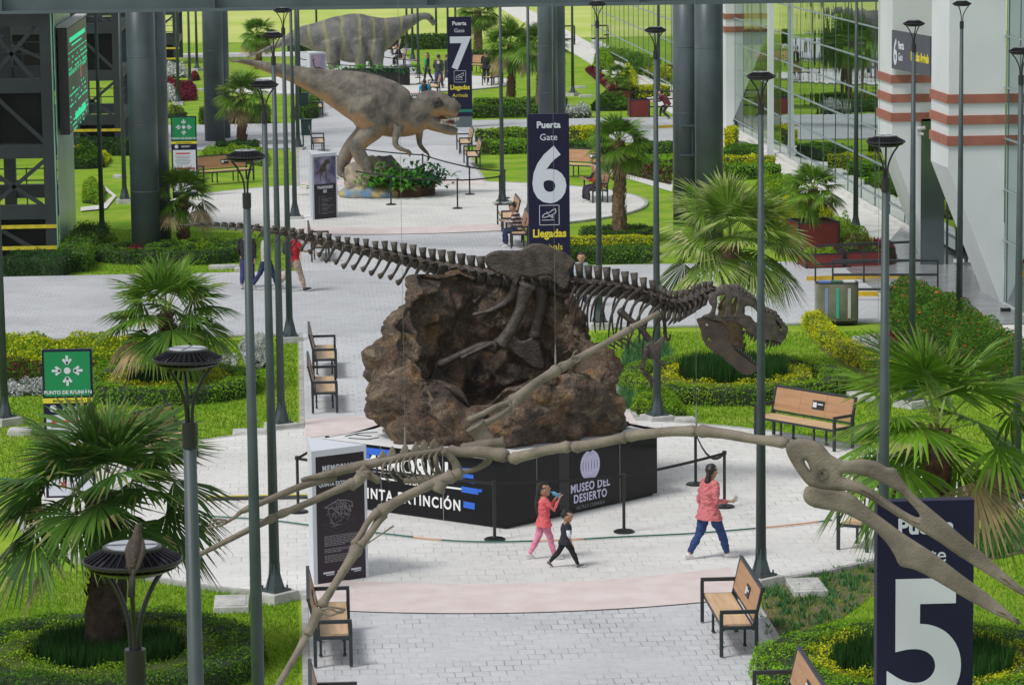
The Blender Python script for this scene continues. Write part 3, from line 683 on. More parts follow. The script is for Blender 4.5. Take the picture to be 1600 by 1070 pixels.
# ---- triangular information panels
M_PURP = mat('panel_print', (.012, .006, .016), .35, var=.1, scale=2)
M_PGREY = mat('print_grey', (.22, .21, .24), .5, var=0)
M_PFAINT = mat('print_faint', (.07, .065, .08), .5, var=0)
M_ALU = mat('panel_alu', (.62, .65, .66), .35, metal=.3, var=.03)
def info_panel(FL, FR, BL, H, lab, kind, basemore=0.0):
    FL, FR, BL = Vector(FL), Vector(FR), Vector(BL)
    t = thing('info_panel', lab, 'information panel', FL, group='three-sided information panels')
    mb = MB(origin=FL); mb.prism([FL.xy, FR.xy, BL.xy], .03, H); mb.build('body', M_WHITE, t)
    d = (FR-FL); W = d.length; d.normalize(); nn = Vector((d.y, -d.x, 0))
    def pt(u, v, off=.003): return d*u+Vector((0, 0, v))+nn*off
    mb = MB(); mb.quad(pt(.07*W, .07), pt(.95*W, .07), pt(.95*W, H-.10), pt(.07*W, H-.10)); mb.build('print', M_PURP, t)
    Mx = Matrix(((d.x, 0, nn.x, 0), (d.y, 0, nn.y, 0), (0, 1, 0, 0), (0, 0, 0, 1)))
    LL = lambda n, s, size, u, v, m, wt=.0, al='CENTER', sx=1, sp=1: lettering(n, s, size, Matrix.Translation(FL+pt(u*W, v, .005)) @ Mx, m, t, wt, al, .001, sx, sp, FL)
    def bar(mb, a, b, w): mb.bar(pt(*a, .006), pt(*b, .006), w, .003, up=nn)
    ba = MB(origin=FL)
    ex = d*.18
    ba.prism([(FL-d*.02+nn*.10).xy, (FR+ex*.9+nn*.10).xy, (FR+ex*.9-nn*.05).xy, (BL-d*.1-nn*.1).xy], 0.005, .028); ba.build('foot_plate', M_ALU, t)
    if kind == 0:
        LL('title', 'MEMORIAL', .125, .47, H-.34, M_WHITE, .005, sx=.78, sp=1.25)
        LL('title', 'DE LA', .05, .30, H-.45, M_WHITE, .002); LL('title', 'QUINTA EXTINCIÓN', .085, .47, H-.58, M_WHITE, .003, sx=.78, sp=1.15)
        mb = MB(); rr = random.Random(5); cx, cz = .47*W, H-.98
        for k in range(70):
            a = rr.uniform(0, 6.28); r = rr.uniform(.03, .20)*1; b = a+rr.uniform(-.9, .9); r2 = r+rr.uniform(-.06, .06)
            bar(mb, (cx+r*math.cos(a)*1.1, cz-.06+r*math.sin(a)), (cx+r2*math.cos(b)*1.1, cz-.06+r2*math.sin(b)), .006)
        sp = [(-.27, .06), (-.16, .10), (-.02, .16), (.08, .15), (.16, .14), (.26, .10), (.27, .02), (.20, .05), (.24, -.05), (.17, .0), (.10, .06), (.04, .03), (.06, -.08), (-.04, -.02), (-.12, .04), (-.27, .06)]
        for a, b in zip(sp, sp[1:]): bar(mb, (cx+a[0]*.95, cz+a[1]), (cx+b[0]*.95, cz+b[1]), .014)
        for q in range(6): bar(mb, (cx-.05+q*.035, cz+.14), (cx-.03+q*.035, cz-.0), .010)
        mb.build('fossil_drawing', M_PGREY, t)
        mb = MB()
        q = [(-.28, -.26), (-.03, -.38), (.28, -.24), (.28, -.16), (-.03, -.30), (-.28, -.19)]
        for a, b in zip(q, q[1:]+q[:1]): bar(mb, (cx+a[0], cz+a[1]), (cx+b[0], cz+b[1]), .006)
        bar(mb, (cx-.03, cz-.30), (cx-.03, cz-.38), .006); mb.build('plinth_drawing', M_PFAINT, t)
        mb = MB(); z = H-1.38; rr = random.Random(2)
        for para, n in ((0, 7), (1, 3), (2, 5)):
            for k in range(n):
                e = .86 if k < n-1 else rr.uniform(.35, .6); x = .2
                while x < e:
                    l = rr.uniform(.03, .09); bar(mb, (x*W, z), (min(x+l, e)*W, z), .012); x += l+.012
                z -= .025
            z -= .03
        mb.build('small_text', M_PGREY, t)
        mb = MB()
        for u0, u1 in ((.17, .37), (.43, .62), (.68, .86)):
            bar(mb, (u0*W, .24), (u1*W, .24), .03); bar(mb, ((u0+.05)*W, .205), (u1*W, .205), .015)
        mb.build('sponsor_marks', M_WHITE, t)
    else:
        pic = 'sunset_picture' if kind == 2 else 'storm_picture'
        c1, c2 = ((.32, .30, .52), (.62, .42, .45)) if kind == 2 else ((.07, .06, .16), (.34, .32, .46))
        mp = mat(pic, c1, .4, var=.1, scale=2.6, col2=c2, detail=8)
        mb = MB(); mb.quad(pt(.07*W, .55*H, .005), pt(.95*W, .55*H, .005), pt(.95*W, H-.10, .005), pt(.07*W, H-.10, .005)); mb.build('picture', mp, t)
        md = mat('print_brown', (.10, .07, .05), .5, var=.1, scale=8)
        mb = MB(); mid = H*.76
        if kind == 1:
            def blob(u, v, r): mb.add([pt(u+r*math.cos(a)*1.0, v+r*math.sin(a), .008) for a in [k*math.pi/5 for k in range(10)]], [tuple(range(10))])
            for u, v, r in ((.40, .05, .12), (.47, .14, .10), (.55, .24, .09), (.62, .27, .07), (.66, .22, .05), (.35, -.05, .10), (.5, 0, .07)): blob(u*W+.02, mid+v, r)
            for a, b, w_ in (((.36, -.05), (.32, -.22), .05), ((.32, -.22), (.36, -.38), .035), ((.52, -.02), (.58, -.20), .05), ((.58, -.20), (.56, -.38), .035), ((.3, -.02), (.15, -.1), .04)):
                mb.bar(pt(a[0]*W, mid+a[1], .008), pt(b[0]*W, mid+b[1], .008), w_, .003, up=nn)
        else:
            for a, b, w_ in (((.3, -.3), (.6, -.28), .14), ((.3, -.25), (.18, .15), .07), ((.18, .15), (.28, .2), .06), ((.6, -.25), (.85, -.38), .05), ((.35, -.3), (.35, -.42), .05), ((.55, -.3), (.55, -.42), .05)):
                mb.bar(pt(a[0]*W, mid+a[1], .008), pt(b[0]*W, mid+b[1], .008), w_, .003, up=nn)
        mb.build('dinosaur_picture', md, t)
        LL('title', 'TYRANNOSAURUS' if kind == 1 else 'APATOSAURUS', .125, .5, H*.48, M_WHITE, .006, sx=.62)
        if kind == 1: LL('title', 'REX', .125, .5, H*.42, M_WHITE, .006, sx=.62)
        mb = MB(); z = H*.36
        for k in range(8):
            bar(mb, (.24*W, z), (.29*W, z), .02); bar(mb, (.36*W, z), ((.5+.4*((k*37) % 10)/10)*W, z), .012)
            if k % 2: bar(mb, (.36*W, z-.03), (.6*W, z-.03), .010)
            z -= .075
        mb.build('small_text', M_PGREY, t)
    return t
info_panel(G(491, 921), G(576, 908), G(484, 893), 2.2, 'black memorial panel with a fossil drawing, nearest on the paving', 0)
info_panel(G(489, 347), G(528, 343), G(484, 338), 2.2, 'dark panel with a dinosaur picture beside the fleshed tyrannosaurus', 1)
info_panel(G(485, 150), G(511, 148), G(481, 146), 2.2, 'pink sky picture panel in front of the long-necked dinosaur', 2)
# =================================================================== LAMP POSTS
M_POST = mat('lamp_post_paint', (.046, .068, .072), .50, var=.12, scale=2, bump=.04, bscale=10)
M_LAMP = mat('lamp_head_black', (.014, .013, .020), .4, var=.05)
M_SOLAR = mat('solar_disc', (.36, .38, .43), .25, var=.15, scale=9)
HL = 7.94
def make_lamp():
    t = thing('street_lamp', 'x', 'street lamp', (0, 0, 0))
    mb = MB(); mb.box((0, 0, .07), (.56, .56, .18), taper=.94); mb.build('concrete_pad', M_CONC, t, bevel=.01)
    mb = MB(); mb.box((0, 0, .18), (.36, .36, .025)); mb.lathe([(.155, .19), (.09, .42), (.085, .60)], n=8)
    for k in range(4):
        a = k*math.pi/2; d = Vector((math.cos(a), math.sin(a), 0)); mb.add([d*.17+Vector((0, 0, .19)), d*.06+Vector((0, 0, .19)), d*.06+Vector((0, 0, .6)), d*.085+Vector((0, 0, .58))], [(0, 1, 2, 3)])
        e = Vector((math.cos(a+math.pi/4), math.sin(a+math.pi/4), 0))*.19; mb.cyl(e+Vector((0, 0, .15)), e+Vector((0, 0, .25)), .014, n=6)
    mb.build('base_flange', M_POST, t)
    mb = MB(); mb.tube([(0, 0, .4), (0, 0, 4.0), (0, 0, 7.42)], [.083, .062, .042], 20, True); mb.build('pole', M_POST, t, smooth=True)
    mb = MB(); mb.cyl((0, 0, 7.38), (0, 0, 7.545), .049, n=20)
    for z in (7.42, 7.47):
        for a in (-1.6, -.4, 1.6): mb.box((.049*math.cos(a), .049*math.sin(a), z), (.008, .008, .008))
    mb.build('collar', M_LAMP, t)
    for k in range(3):
        a = k*2*math.pi/3+.5; c, s = math.cos(a), math.sin(a); mb = MB()
        pts = [(.02, 7.50), (.024, 7.62), (.045, 7.72), (.10, 7.83), (.155, 7.90), (.165, 7.935)]
        mb.tube(catmull([Vector((r*c, r*s, z)) for r, z in pts], 4), .0115, 8); mb.build('arm', M_LAMP, t, smooth=True)
    h = MB()
    h.lathe([(.222, 7.945), (.228, 7.952), (.228, 7.962), (.222, 7.966), (.216, 7.960), (.216, 7.948)], n=48)
    h.lathe([(.15, 7.905), (.205, 7.93), (.20, 7.925), (.14, 7.90)], n=36)
    h.lathe([(.128, 8.004), (.134, 8.010), (.134, 8.022), (.12, 8.024)], n=36)
    h.lathe([(.10, 7.91), (.128, 7.93), (.132, 8.004), (.05, 8.0)], n=30)
    for k in range(34):
        a = 2*math.pi*k/34; c, s = math.cos(a), math.sin(a)
        h.bar((.13*c, .13*s, 8.008), (.219*c, .219*s, 7.962), .0045, .012); h.bar((.219*c, .219*s, 7.95), (.16*c, .16*s, 7.915), .0045, .010)
    h.build('lamp_head', M_LAMP, t)
    mb = MB(); mb.lathe([(.117, 8.024), (.117, 8.029), (.0, 8.030)], n=36); mb.build('solar_panel', M_SOLAR, t)
    mb = MB(); mb.box((0, 0, 8.031), (.23, .004, .003)); mb.box((0, 0, 8.031), (.004, .23, .003)); mb.build('panel_seam', M_LAMP, t)
    return t
lamp0 = make_lamp(); first_ = True
def lamp(loc, lab, rz=0.0):
    global first_
    if first_: o = lamp0; o.location = (loc[0], loc[1], 0); o.rotation_euler = (0, 0, rz); first_ = False
    else: o = copy_thing(lamp0, (loc[0], loc[1], 0), rz)
    o['label'] = lab; o['group'] = 'tall lamp posts with round slatted heads'; return o
GH = lambda x, y: G(x, y, HL+.02)
LP = [(GH(207, 874), 'nearest lamp, its head at lower left with a bird on it'), (GH(293, 560), 'second nearest lamp, head just right of the near assembly point sign'),
 (GH(384, 244), 'lamp whose head is left of the tyrannosaurus picture panel'), (G(430, 938), 'lamp on the lawn edge left of the memorial panel'),
 (G(440, 672), 'lamp whose pad is on the lawn left of the plinth'), (G(453, 535), 'lamp on the lawn corner beside the grey cross road'),
 (G(461, 345), 'lamp left of the fleshed tyrannosaurus panel, at the pale plaza'), (G(466, 236), 'lamp beside the walkway behind the fleshed tyrannosaurus tail'),
 (G(469, 186), 'lamp at the far cross road left of the walkway'),
 (G(8, 663), 'lamp on the lawn at the left edge, left of the assembly sign'), (G(160, 372), 'lamp between the near stair tower and the big left column'), (G(195, 318), 'lamp just left of the big left column'),
 (G(279, 164), 'lamp among the red and white flowers behind the left columns'), (G(297, 136), 'lamp with red flowers at its foot, left of the far column'), (G(308, 111), 'far left lamp seen just left of the far column'),
 (G(1189, 914), 'lamp behind the empty bench at lower right'), (G(1027, 660), 'lamp right of the rock, crossing the skeleton forearm'), (GH(933, 6), 'lamp rising behind the skeleton ribs'),
 (G(828, 345), 'lamp directly left of the gate 6 sign'), (G(785, 322), 'lamp left of the gate 6 sign, at the plaza edge'), (GH(1384, 221), 'lamp just left of gate 5 sign, in front of the railing'),
 (GH(1428, 37), 'lamp in front of the wall sign on the terminal'), (GH(1503, 6), 'lamp in front of the broad white pier'), (GH(1596, 80), 'lamp at the right edge of the view'),
 (G(1337, 368), 'lamp beside the red planter in front of the glass'), (G(1029, 156), 'lamp left of the close pair of columns'), (G(895, 150), 'lamp on the lawn left of the small potted palm'), (G(866, 226), 'lamp standing just behind the top of gate 6 sign'),
 (G(636, 80), 'far lamp left of three behind the long neck'), (G(645, 97), 'far middle lamp of three by the long neck'), (G(654, 121), 'far right lamp of three by the long neck'), (G(682, 75), 'far lamp between the dinosaur head and gate 7 sign'),
 (G(700, 70), 'far lamp just left of the top of gate 7 sign'), (G(495, 66), 'far lamp rising behind the long-necked dinosaur'), (G(712, 62), 'far lamp peeking above the gate 7 sign')]
for k, (g, lab) in enumerate(LP): lamp(g, lab, k*1.3)

# =================================================================== BENCHES
M_BFR = mat('bench_frame', (.020, .028, .034), .45, var=.1, scale=4)
def woodmat(name, c1, c2):
    m = mat(name, c1, .5, var=.1, scale=1, col2=c2, detail=6); t = m.node_tree
    nz = [n for n in t.nodes if n.type == 'TEX_NOISE'][0]; tc = [n for n in t.nodes if n.type == 'TEX_COORD'][0]
    mp = t.nodes.new('ShaderNodeMapping'); mp.inputs['Scale'].default_value = (1.2, 14, 14); t.links.new(tc.outputs['Object'], mp.inputs[0]); t.links.new(mp.outputs[0], nz.inputs['Vector'])
    return m
M_WOOD = woodmat('bench_seat_wood', (.66, .47, .28), (.52, .34, .19)); M_WOODB = woodmat('bench_back_wood', (.47, .27, .14), (.38, .20, .10))
def make_bench():
    t = thing('park_bench', 'x', 'bench', (0, 0, 0)); L = 2.2; h = L/2
    for s in (-1, 1):
        x = s*(h-.025); f = MB(); f.bar((x, -.27, .64), (x, .27, .64), .05); f.build('armrest', M_BFR, t)
        f = MB(); f.bar((x, -.27, .41), (x, .27, .41), .045); f.build('side_rail', M_BFR, t)
    for s in (-1, 1):
        for y in (-.25, .25):
            mb = MB(); mb.box((s*(h-.025), y, .307), (.05, .05, .614)); mb.build('leg', M_BFR, t)
        for y in (-.17, .17):
            mb = MB(); mb.box((s*.45, y, .19), (.035, .035, .38)); mb.box((s*.45+.02, y, .01), (.09, .05, .015)); mb.build('leg', M_BFR, t)
    mb = MB()
    for y in (-.21, .21): mb.bar((-h+.05, y, .385), (h-.05, y, .385), .04)
    for s in (-.45, .45): mb.bar((s, -.19, .382), (s, .19, .382), .034)
    mb.build('seat_rail', M_BFR, t)
    mb = MB()
    for k in range(4): mb.box((-h+.055+(k+.5)*(L-.11)/4, -.02, .425), ((L-.11)/4-.006, .40, .032))
    mb.build('seat', M_WOOD, t)
    b = MB(); y0, z0, y1, z1 = .22, .50, .33, .95
    up = Vector((0, y1-y0, z1-z0)).normalized(); c = Vector((0, (y0+y1)/2, (z0+z1)/2)); M = Matrix((Vector((1, 0, 0)), up.cross(Vector((1, 0, 0))), up)).transposed()
    for k in range(3): b.box(c+Vector((-h+.05+(k+.5)*(L-.1)/3, 0, 0)), ((L-.1)/3-.006, .024, .44), M=M)
    b.build('backrest', M_WOODB, t)
    b = MB(); b.bar((-h, y1+.004, z1+.015), (h, y1+.004, z1+.015), .05, .035)
    for s in (-1, 1): b.bar((s*(h-.02), y0-.01, z0-.08), (s*(h-.02), y1, z1), .042, .04)
    b.bar((-h+.04, y0+.01, z0-.02), (h-.04, y0+.01, z0-.02), .03); b.build('back_frame', M_BFR, t)
    b = MB(); b.box(c+Vector((.15, -.018, .0)), (.32, .010, .17), M=M); b.build('plaque', M_BLACK, t)
    b = MB(); q = c+Vector((.06, -.027, 0)); b.box(q, (.10, .006, .10), M=M); b.box(c+Vector((.21, -.026, .02)), (.14, .006, .025), M=M); b.build('plaque_mark', M_WHITE, t)
    return t
bench0 = make_bench(); bf_ = [True]
def bench(loc, rz, lab, sc=1.0):
    loc = (loc[0], loc[1], .078 if True else 0)
    if bf_[0]: o = bench0; o.location = loc; o.rotation_euler = (0, 0, rz); bf_[0] = False
    else: o = copy_thing(bench0, loc, rz)
    o.scale = (sc, 1, 1); o['label'] = lab; o['group'] = 'wooden benches with dark square frames'; return o
def fc(p, t): d = Vector((t[0]-p[0], t[1]-p[1])); return math.atan2(d.x, -d.y)     # face -y towards t
E, W_ = R(90), R(-90)
def bn(px, py, side): g = G(px, py, .08); return (g.x, g.y+1.1)
BP = []
def addb(p, rz, lab): BP.append((p, rz)); return bench(p, rz, lab)
g = G(521, 1041, .08); addb((g.x, g.y+1.1), E, 'bench under the hanging wing at the left walkway edge')
g = G(525, 1065, .74); addb((g.x, g.y-1.1), E, 'bench cut by the lower edge at left of walkway')
addb(bn(508, 645, 0), E, 'bench left of the rock, nearer of two in line')
g = G(507, 545, .74); addb((g.x, g.y+1.1), E, 'bench left of the rock, farther of two in line')
addb(bn(501, 409, 0), E, 'bench just beyond the tail bones, below the tyrannosaurus panel')
addb(bn(497, 240, 0), E, 'bench under the fleshed tyrannosaurus tail')
addb(bn(496, 182, 0), E, 'bench beside the bins behind the fleshed tyrannosaurus tail')
addb(bn(1155, 1025, 1), W_, 'empty bench nearest on the right of the walkway')
g = G(1208, 1046, .74); addb((g.x, g.y-1.1), W_, 'bench cut by the lower edge right of the walkway')
a, b = G(1177, 676, .08), G(1337, 707, .08); p = ((a.x+b.x)/2, (a.y+b.y)/2); addb(p, fc(p, (XC, PCY[0])), 'bench with its back panel facing the view, right of the plinth')
addb((9.45, 51.65), fc((0, 0), (-.85, .53)), 'bench half hidden by palm leaves left of gate 5 sign')
g = G(276, 708, .08); f_ = Vector((XC-g.x, PCY[0]-g.y+1)).normalized(); u_ = Vector((f_.y, -f_.x)); p = (g.x+u_.x*1.1+f_.x*.25, g.y+u_.y*1.1+f_.y*.25); addb(p, fc((0, 0), f_), 'bench behind the near left lamp and palm leaves')
g = G(931, 312, .08); addb((g.x, g.y), fc(g, (XC, PCY[1])), 'bench seen from behind with two people right of gate 6 sign')
g = G(916, 275, .08); addb((g.x, g.y), fc(g, (XC, PCY[1])), 'empty bench facing the view right of gate 6 sign')
addb(bn(797, 362, 1), W_, 'empty bench left of gate 6 sign, behind the woman in stripes')
g8 = bn(812, 388, 1); addb(g8, W_, 'bench with a seated woman in stripes left of gate 6 sign')
addb(bn(728, 241, 1), W_, 'far one of two benches under the gate 7 sign')
addb(bn(740, 262, 1), W_, 'near one of two benches under the gate 7 sign')
g = G(770, 132, .08); addb((g.x, g.y), fc(g, (XC, PCY[2])), 'bench seen from behind, right of gate 7 sign')
g = G(757, 113, .08); addb((g.x, g.y), fc(g, (XC, PCY[2])), 'bench facing the view, right of gate 7 sign')
addb(bn(619, 87, 1), W_, 'farthest bench, below the long neck')
addb(bn(627, 104, 1), W_, 'far bench with a seated person below the long neck')
g = G(352, 284, .08); addb((g.x, g.y), fc(g, (XC, PCY[1])), 'bench behind the left palms, facing the far plaza')
g = G(679, 148, .08); addb((g.x, g.y+.5), W_, 'bench behind the dinosaur head by the group of people')

# =================================================================== BARRIERS
M_BAR = mat('barrier_black', (.012, .012, .014), .4, var=.05); M_BELT = mat('barrier_belt', (.010, .010, .012), .75, var=0)
def make_post(h=1.0):
    t = thing('barrier_post', 'x', 'barrier post', (0, 0, 0))
    mb = MB(); mb.lathe([(.02, 0), (.175, 0), (.178, .02), (.15, .035), (.04, .05), (.03, .06)], n=28); mb.build('foot', M_BAR, t)
    mb = MB(); mb.cyl((0, 0, .05), (0, 0, h-.06), .027, n=14); mb.build('post', M_BAR, t)
    mb = MB(); mb.lathe([(.027, h-.07), (.040, h-.065), (.040, h-.005), (.032, h)], n=14); mb.build('belt_head', M_BAR, t)
    return t
post0 = make_post(); pf_ = [True]
def bpost(g, lab, grp):
    loc = (g.x, g.y, .075)
    if pf_[0]: o = post0; o.location = loc; pf_[0] = False
    else: o = copy_thing(post0, loc)
    o['label'] = lab; o['group'] = grp; return o
def belt(a, b, lab, grp, sag=.03, h=.955):
    a = Vector((a.x, a.y, .075+h)); b = Vector((b.x, b.y, .075+h))
    t = thing('barrier_belt', lab, 'barrier belt', a, group=grp); mb = MB(); n = 8
    pts = [a.lerp(b, k/n)-a-Vector((0, 0, sag*4*(k/n)*(1-k/n))) for k in range(n+1)]
    d = (b-a); nrm = Vector((-d.y, d.x, 0)).normalized()*.002
    for p, q in zip(pts, pts[1:]): mb.bar(p, q, .004, .05)
    o = mb.build('strap', M_BELT, t); return t
def barrier(pts, labs, blabs, grp, closed=False, sags=None):
    gs = [G(x, y, .075) for x, y in pts]
    for g, l in zip(gs, labs): bpost(g, l, grp+' posts')
    n = len(gs)
    for i in range(n if closed else n-1): belt(gs[i], gs[(i+1) % n], blabs[i], grp+' belts', .03 if not sags else sags[i])
GR = 'black belt barrier round the plinth'
barrier([(773, 843), (975, 831), (1132, 792), (1087, 757), (980, 742), (600, 742), (513, 766), (466, 800)],
 ['barrier post in front of the plinth corner', 'barrier post right of the two children', 'barrier post behind the woman in the pink jacket', 'barrier post at the right back of the plinth',
  'barrier post hidden behind the right of the rock', 'barrier post hidden behind the left of the rock', 'barrier post at the left back of the plinth', 'barrier post behind the memorial panel'],
 ['belt from the plinth corner past the museum logo', 'belt running behind the walking woman', 'slack belt at the right end of the plinth', 'belt right behind the plinth', 'belt behind the rock', 'belt over the white left top of the plinth', 'belt at the left end of the plinth', 'belt across the black text side of the plinth'], GR, True, [.02, .02, .25, .03, .03, .03, .02, .03])
GR = 'black belt barrier round the fleshed tyrannosaurus'
barrier([(493, 297), (611, 320), (715, 326), (781, 320), (789, 310), (734, 304), (661, 283), (560, 272)],
 ['post beside the tyrannosaurus panel', 'post in front of the fern planter', 'post right of the fern planter', 'near right corner post of the far barrier', 'far right corner post of the far barrier', 'post behind the right end of the fern planter', 'post behind the fern planter', 'post hidden behind the painted rock'],
 ['belt in front of the painted rock', 'belt in front of the ferns', 'belt to the near right corner', 'short belt at the right corner', 'belt on the far right side', 'belt behind the ferns', 'belt behind the painted rock', 'belt left of the painted rock'], GR, True)
GR = 'black belt barrier round the long-necked dinosaur'
barrier([(467, 118), (530, 129), (618, 132), (656, 131), (653, 122), (596, 115)],
 ['left post of the farthest barrier', 'post below the long-necked belly', 'post at the dark planter corner', 'near right post of the farthest barrier', 'far right post of the farthest barrier', 'post behind the front legs'],
 ['belt left of the far dinosaur', 'belt before the dark planter', 'belt right of the dark planter', 'short belt by the green-vested woman', 'belt behind the front legs of the far dinosaur'], GR)

# railing by the entrance, bins, hose, cable cover, concrete boxes
M_RAIL = mat('handrail', (.018, .020, .024), .4, var=.05)
def railing(pts, z0, hts, lab, nposts):
    a = Vector(pts[0]); t = thing('railing', lab, 'railing', a); gp = [Vector(p)-a for p in pts]
    for h in hts:
        mb = MB()
        for p, q in zip(gp, gp[1:]): mb.tube([p+Vector((0, 0, h)), q+Vector((0, 0, h))], .034, 8)
        mb.build('rail', M_RAIL, t)
    for p, q in zip(gp, gp[1:]):
        n = max(1, round((q-p).length/1.45))
        for k in range(n+1):
            c = p.lerp(q, k/n); mb = MB(); mb.cyl(c, c+Vector((0, 0, max(hts))), .024, n=8); mb.build('upright', M_RAIL, t)
    return t
railing([G(1301, 470, .07), G(1465, 470, .07)], 0, [1.05, .68, .30], 'nearest black railing beside the yellow kerb', 4)
railing([G(1274, 445, .07), G(1425, 438, .07)], 0, [1.05, .55], 'black railing just behind the nearest one by the planter', 3)
railing([G(985, 180, .07), G(1060, 178, .07)], 0, [1.05, .7, .35], 'small far railing left of the close columns', 3)
def box_thing(name, lab, cat, c, d, m, grp=None, rz=0, taper=.96, zz=0):
    t = thing(name, lab, cat, (c[0], c[1], zz), rz, grp); mb = MB(); mb.box((0, 0, d[2]/2-.03), (d[0], d[1], d[2]+.06), taper=taper)
    mb.build('body', m, t, bevel=.012)
    m2 = MB(); m2.box((0, 0, d[2]+.006), (d[0]*.8, d[1]*.8, .014)); m2.build('cover', m, t); return t
for (x, y, w, d, lab) in ((362, 948, .55, .9, 'low concrete box on the lawn by the nearest left lamps'), (392, 681, .75, .7, 'low concrete box left of the belt barrier'), (1260, 922, .55, 1.0, 'concrete box in the planted soil behind the empty bench'),
    (32, 678, .5, .5, 'flat inspection cover on the left lawn'), (1070, 661, .45, .5, 'flat concrete cover right of the lamp by the rock'), (1345, 623, .5, .9, 'grey inspection box behind the wooden bench back'), (187, 278, .5, .6, 'pale box on the lawn behind the left lamps'),
    (196, 384, .5, .45, 'small pale box at a lamp foot near the stair tower'), (915, 152, .7, .6, 'white box on the lawn left of the potted palm'), (903, 138, .8, .5, 'white slab on the lawn below the exercise machine'), (1075, 285, .5, .4, 'grey box in the lawn left of the big columns'),
    (316, 142, .5, .5, 'pale box beside the red flowers'), (350, 420, .9, .4, 'long white box at the lawn corner by the walkers'), (380, 424, .5, .4, 'white box between the two walking women')):
    box_thing('concrete_box', lab, 'concrete box', G(x, y), (w, d, .10), M_CONC, 'low concrete boxes in the lawns')
# recycling bin
M_STAIN = mat('stainless', (.30, .29, .24), .38, metal=.55, var=.25, scale=1.1)
g = G(1307, 503, .07); t = thing('recycling_bin', 'wide stainless recycling bin with blue, green and white strips', 'bin', (g.x, g.y, .065), R(-4))
mb = MB(); n = 16; pr = [(-.52, .22), (.52, .22)]+[(.52*math.cos(a), -.18-.10*math.sin(a)) for a in [math.pi*k/n for k in range(n+1)]]
mb.prism(pr, .06, .98); mb.build('cabinet', M_STAIN, t, bevel=.01)
mb = MB(); mb.prism([(x*.97, y*.95) for x, y in pr], 0, .058); mb.prism([(x*1.01, y*1.01) for x, y in pr], .982, 1.0); mb.build('trim', M_BLACK, t)
for x, c, nm in ((-.27, (.28, .36, .62), 'blue_strip'), (.0, (.05, .48, .32), 'green_strip'), (.29, (.55, .56, .55), 'white_strip')):
    mb = MB(); yy = -.18-.10*math.sin(math.acos(x/.52))-.006; mb.box((x, yy, .50), (.075, .012, .74)); mb.build(nm, mat(nm, c, .4, var=.05), t, bevel=.005)
for x, c in ((-.3, (.12, .2, .5)), (.0, (.02, .12, .06)), (.3, (.6, .6, .6))):
    mb = MB(); mb.box((x, -.02, 1.015), (.28, .30, .03)); mb.build('lid', mat('lid%g' % x, c, .4, var=0), t)
# green bins behind the tail
M_BIN = mat('bin_green', (.008, .035, .032), .5, var=.1)
for (x, y, lab) in ((470, 186, 'upper green litter bin on a post under the dinosaur tail'), (474, 232, 'lower green litter bin on a post under the dinosaur tail')):
    g = G(x, y); t = thing('litter_bin', lab, 'litter bin', (g.x, g.y, .06)); mb = MB(); mb.cyl((0, 0, 0), (0, 0, 1.25), .03); mb.build('post', M_BIN, t)
    mb = MB(); mb.box((.14, -.05, .80), (.42, .34, .62), taper=1.08); mb.build('bin', M_BIN, t, bevel=.02); mb = MB(); mb.box((.14, -.05, 1.14), (.48, .4, .04)); mb.build('lid', M_BIN, t)
# hose over the paving
M_HOSE = mat('hose_green', (.02, .12, .085), .4, var=0); M_HOSEO = mat('hose_orange', (.62, .33, .20), .5, var=0)
hp = [G(x, y, .10) for x, y in ((330, 806), (420, 812), (500, 822), (600, 833), (690, 843), (770, 846), (880, 843), (975, 838), (1080, 833), (1180, 825), (1250, 818), (1300, 812))]
t = thing('garden_hose', 'thin green hose with orange sections lying across the paving', 'hose', hp[0])
hc = catmull([p-hp[0] for p in hp], 6)
cut = [0, 24, 28, 52, 55, 60, len(hc)-1]
for k, (a, b) in enumerate([(0, 21), (21, 24), (24, 34), (34, 38), (38, 54), (54, len(hc)-4), (len(hc)-4, len(hc)-1)]):
    mb = MB(); mb.tube(hc[a:b+1], .014, 6); mb.build('hose_section', M_HOSEO if k % 2 else M_HOSE, t, smooth=True)
hp = [G(x, y, .02) for x, y in ((-20, 745), (40, 752), (90, 762), (150, 772))]
t = thing('garden_hose', 'green hose lying on the lawn behind the front left palm', 'hose', hp[0]); mb = MB(); mb.tube(catmull([p-hp[0] for p in hp], 4), .02, 6); mb.build('hose_section', M_HOSE, t, smooth=True)
g0, g1 = G(322, 780, .08), G(480, 777, .08)
t = thing('cable_cover', 'long dark cable cover with a yellow stripe on the paving', 'cable cover', g0); mb = MB(); mb.bar(Vector((0, 0, .02)), g1-g0+Vector((0, 0, .02)), .20, .04); mb.build('ramp', mat('rubber', (.06, .06, .06), .8), t)
mb = MB(); mb.bar(Vector((0, .06, .045)), g1-g0+Vector((0, .06, .045)), .06, .012); mb.build('yellow_strip', M_YEL, t)
# painted kerbs
M_YK = mat('yellow_kerb_paint', (.62, .40, .02), .7, var=.12, scale=4)
for (x0_, y0_, x1_, y1_, lab) in ((1288, 462, 1372, 462, 'yellow kerb behind the recycling bin'), (1442, 456, 1464, 456, 'short yellow kerb at the end of the railing'), (1020, 201, 1052, 199, 'far yellow kerb left of the close columns'), (1260, 438, 1420, 434, 'thin yellow kerb line at the ramp by the planters')):
    a, b = G(x0_, y0_, .07), G(x1_, y1_, .07); t = thing('yellow_kerb', lab, 'kerb', a, group='yellow painted kerbs'); mb = MB(); wd = .03 if 'thin' in lab else .12
    mb.bar(Vector((0, 0, .05)), b-a+Vector((0, 0, .05)), wd, .12); mb.build('kerb_stone', M_YK, t)
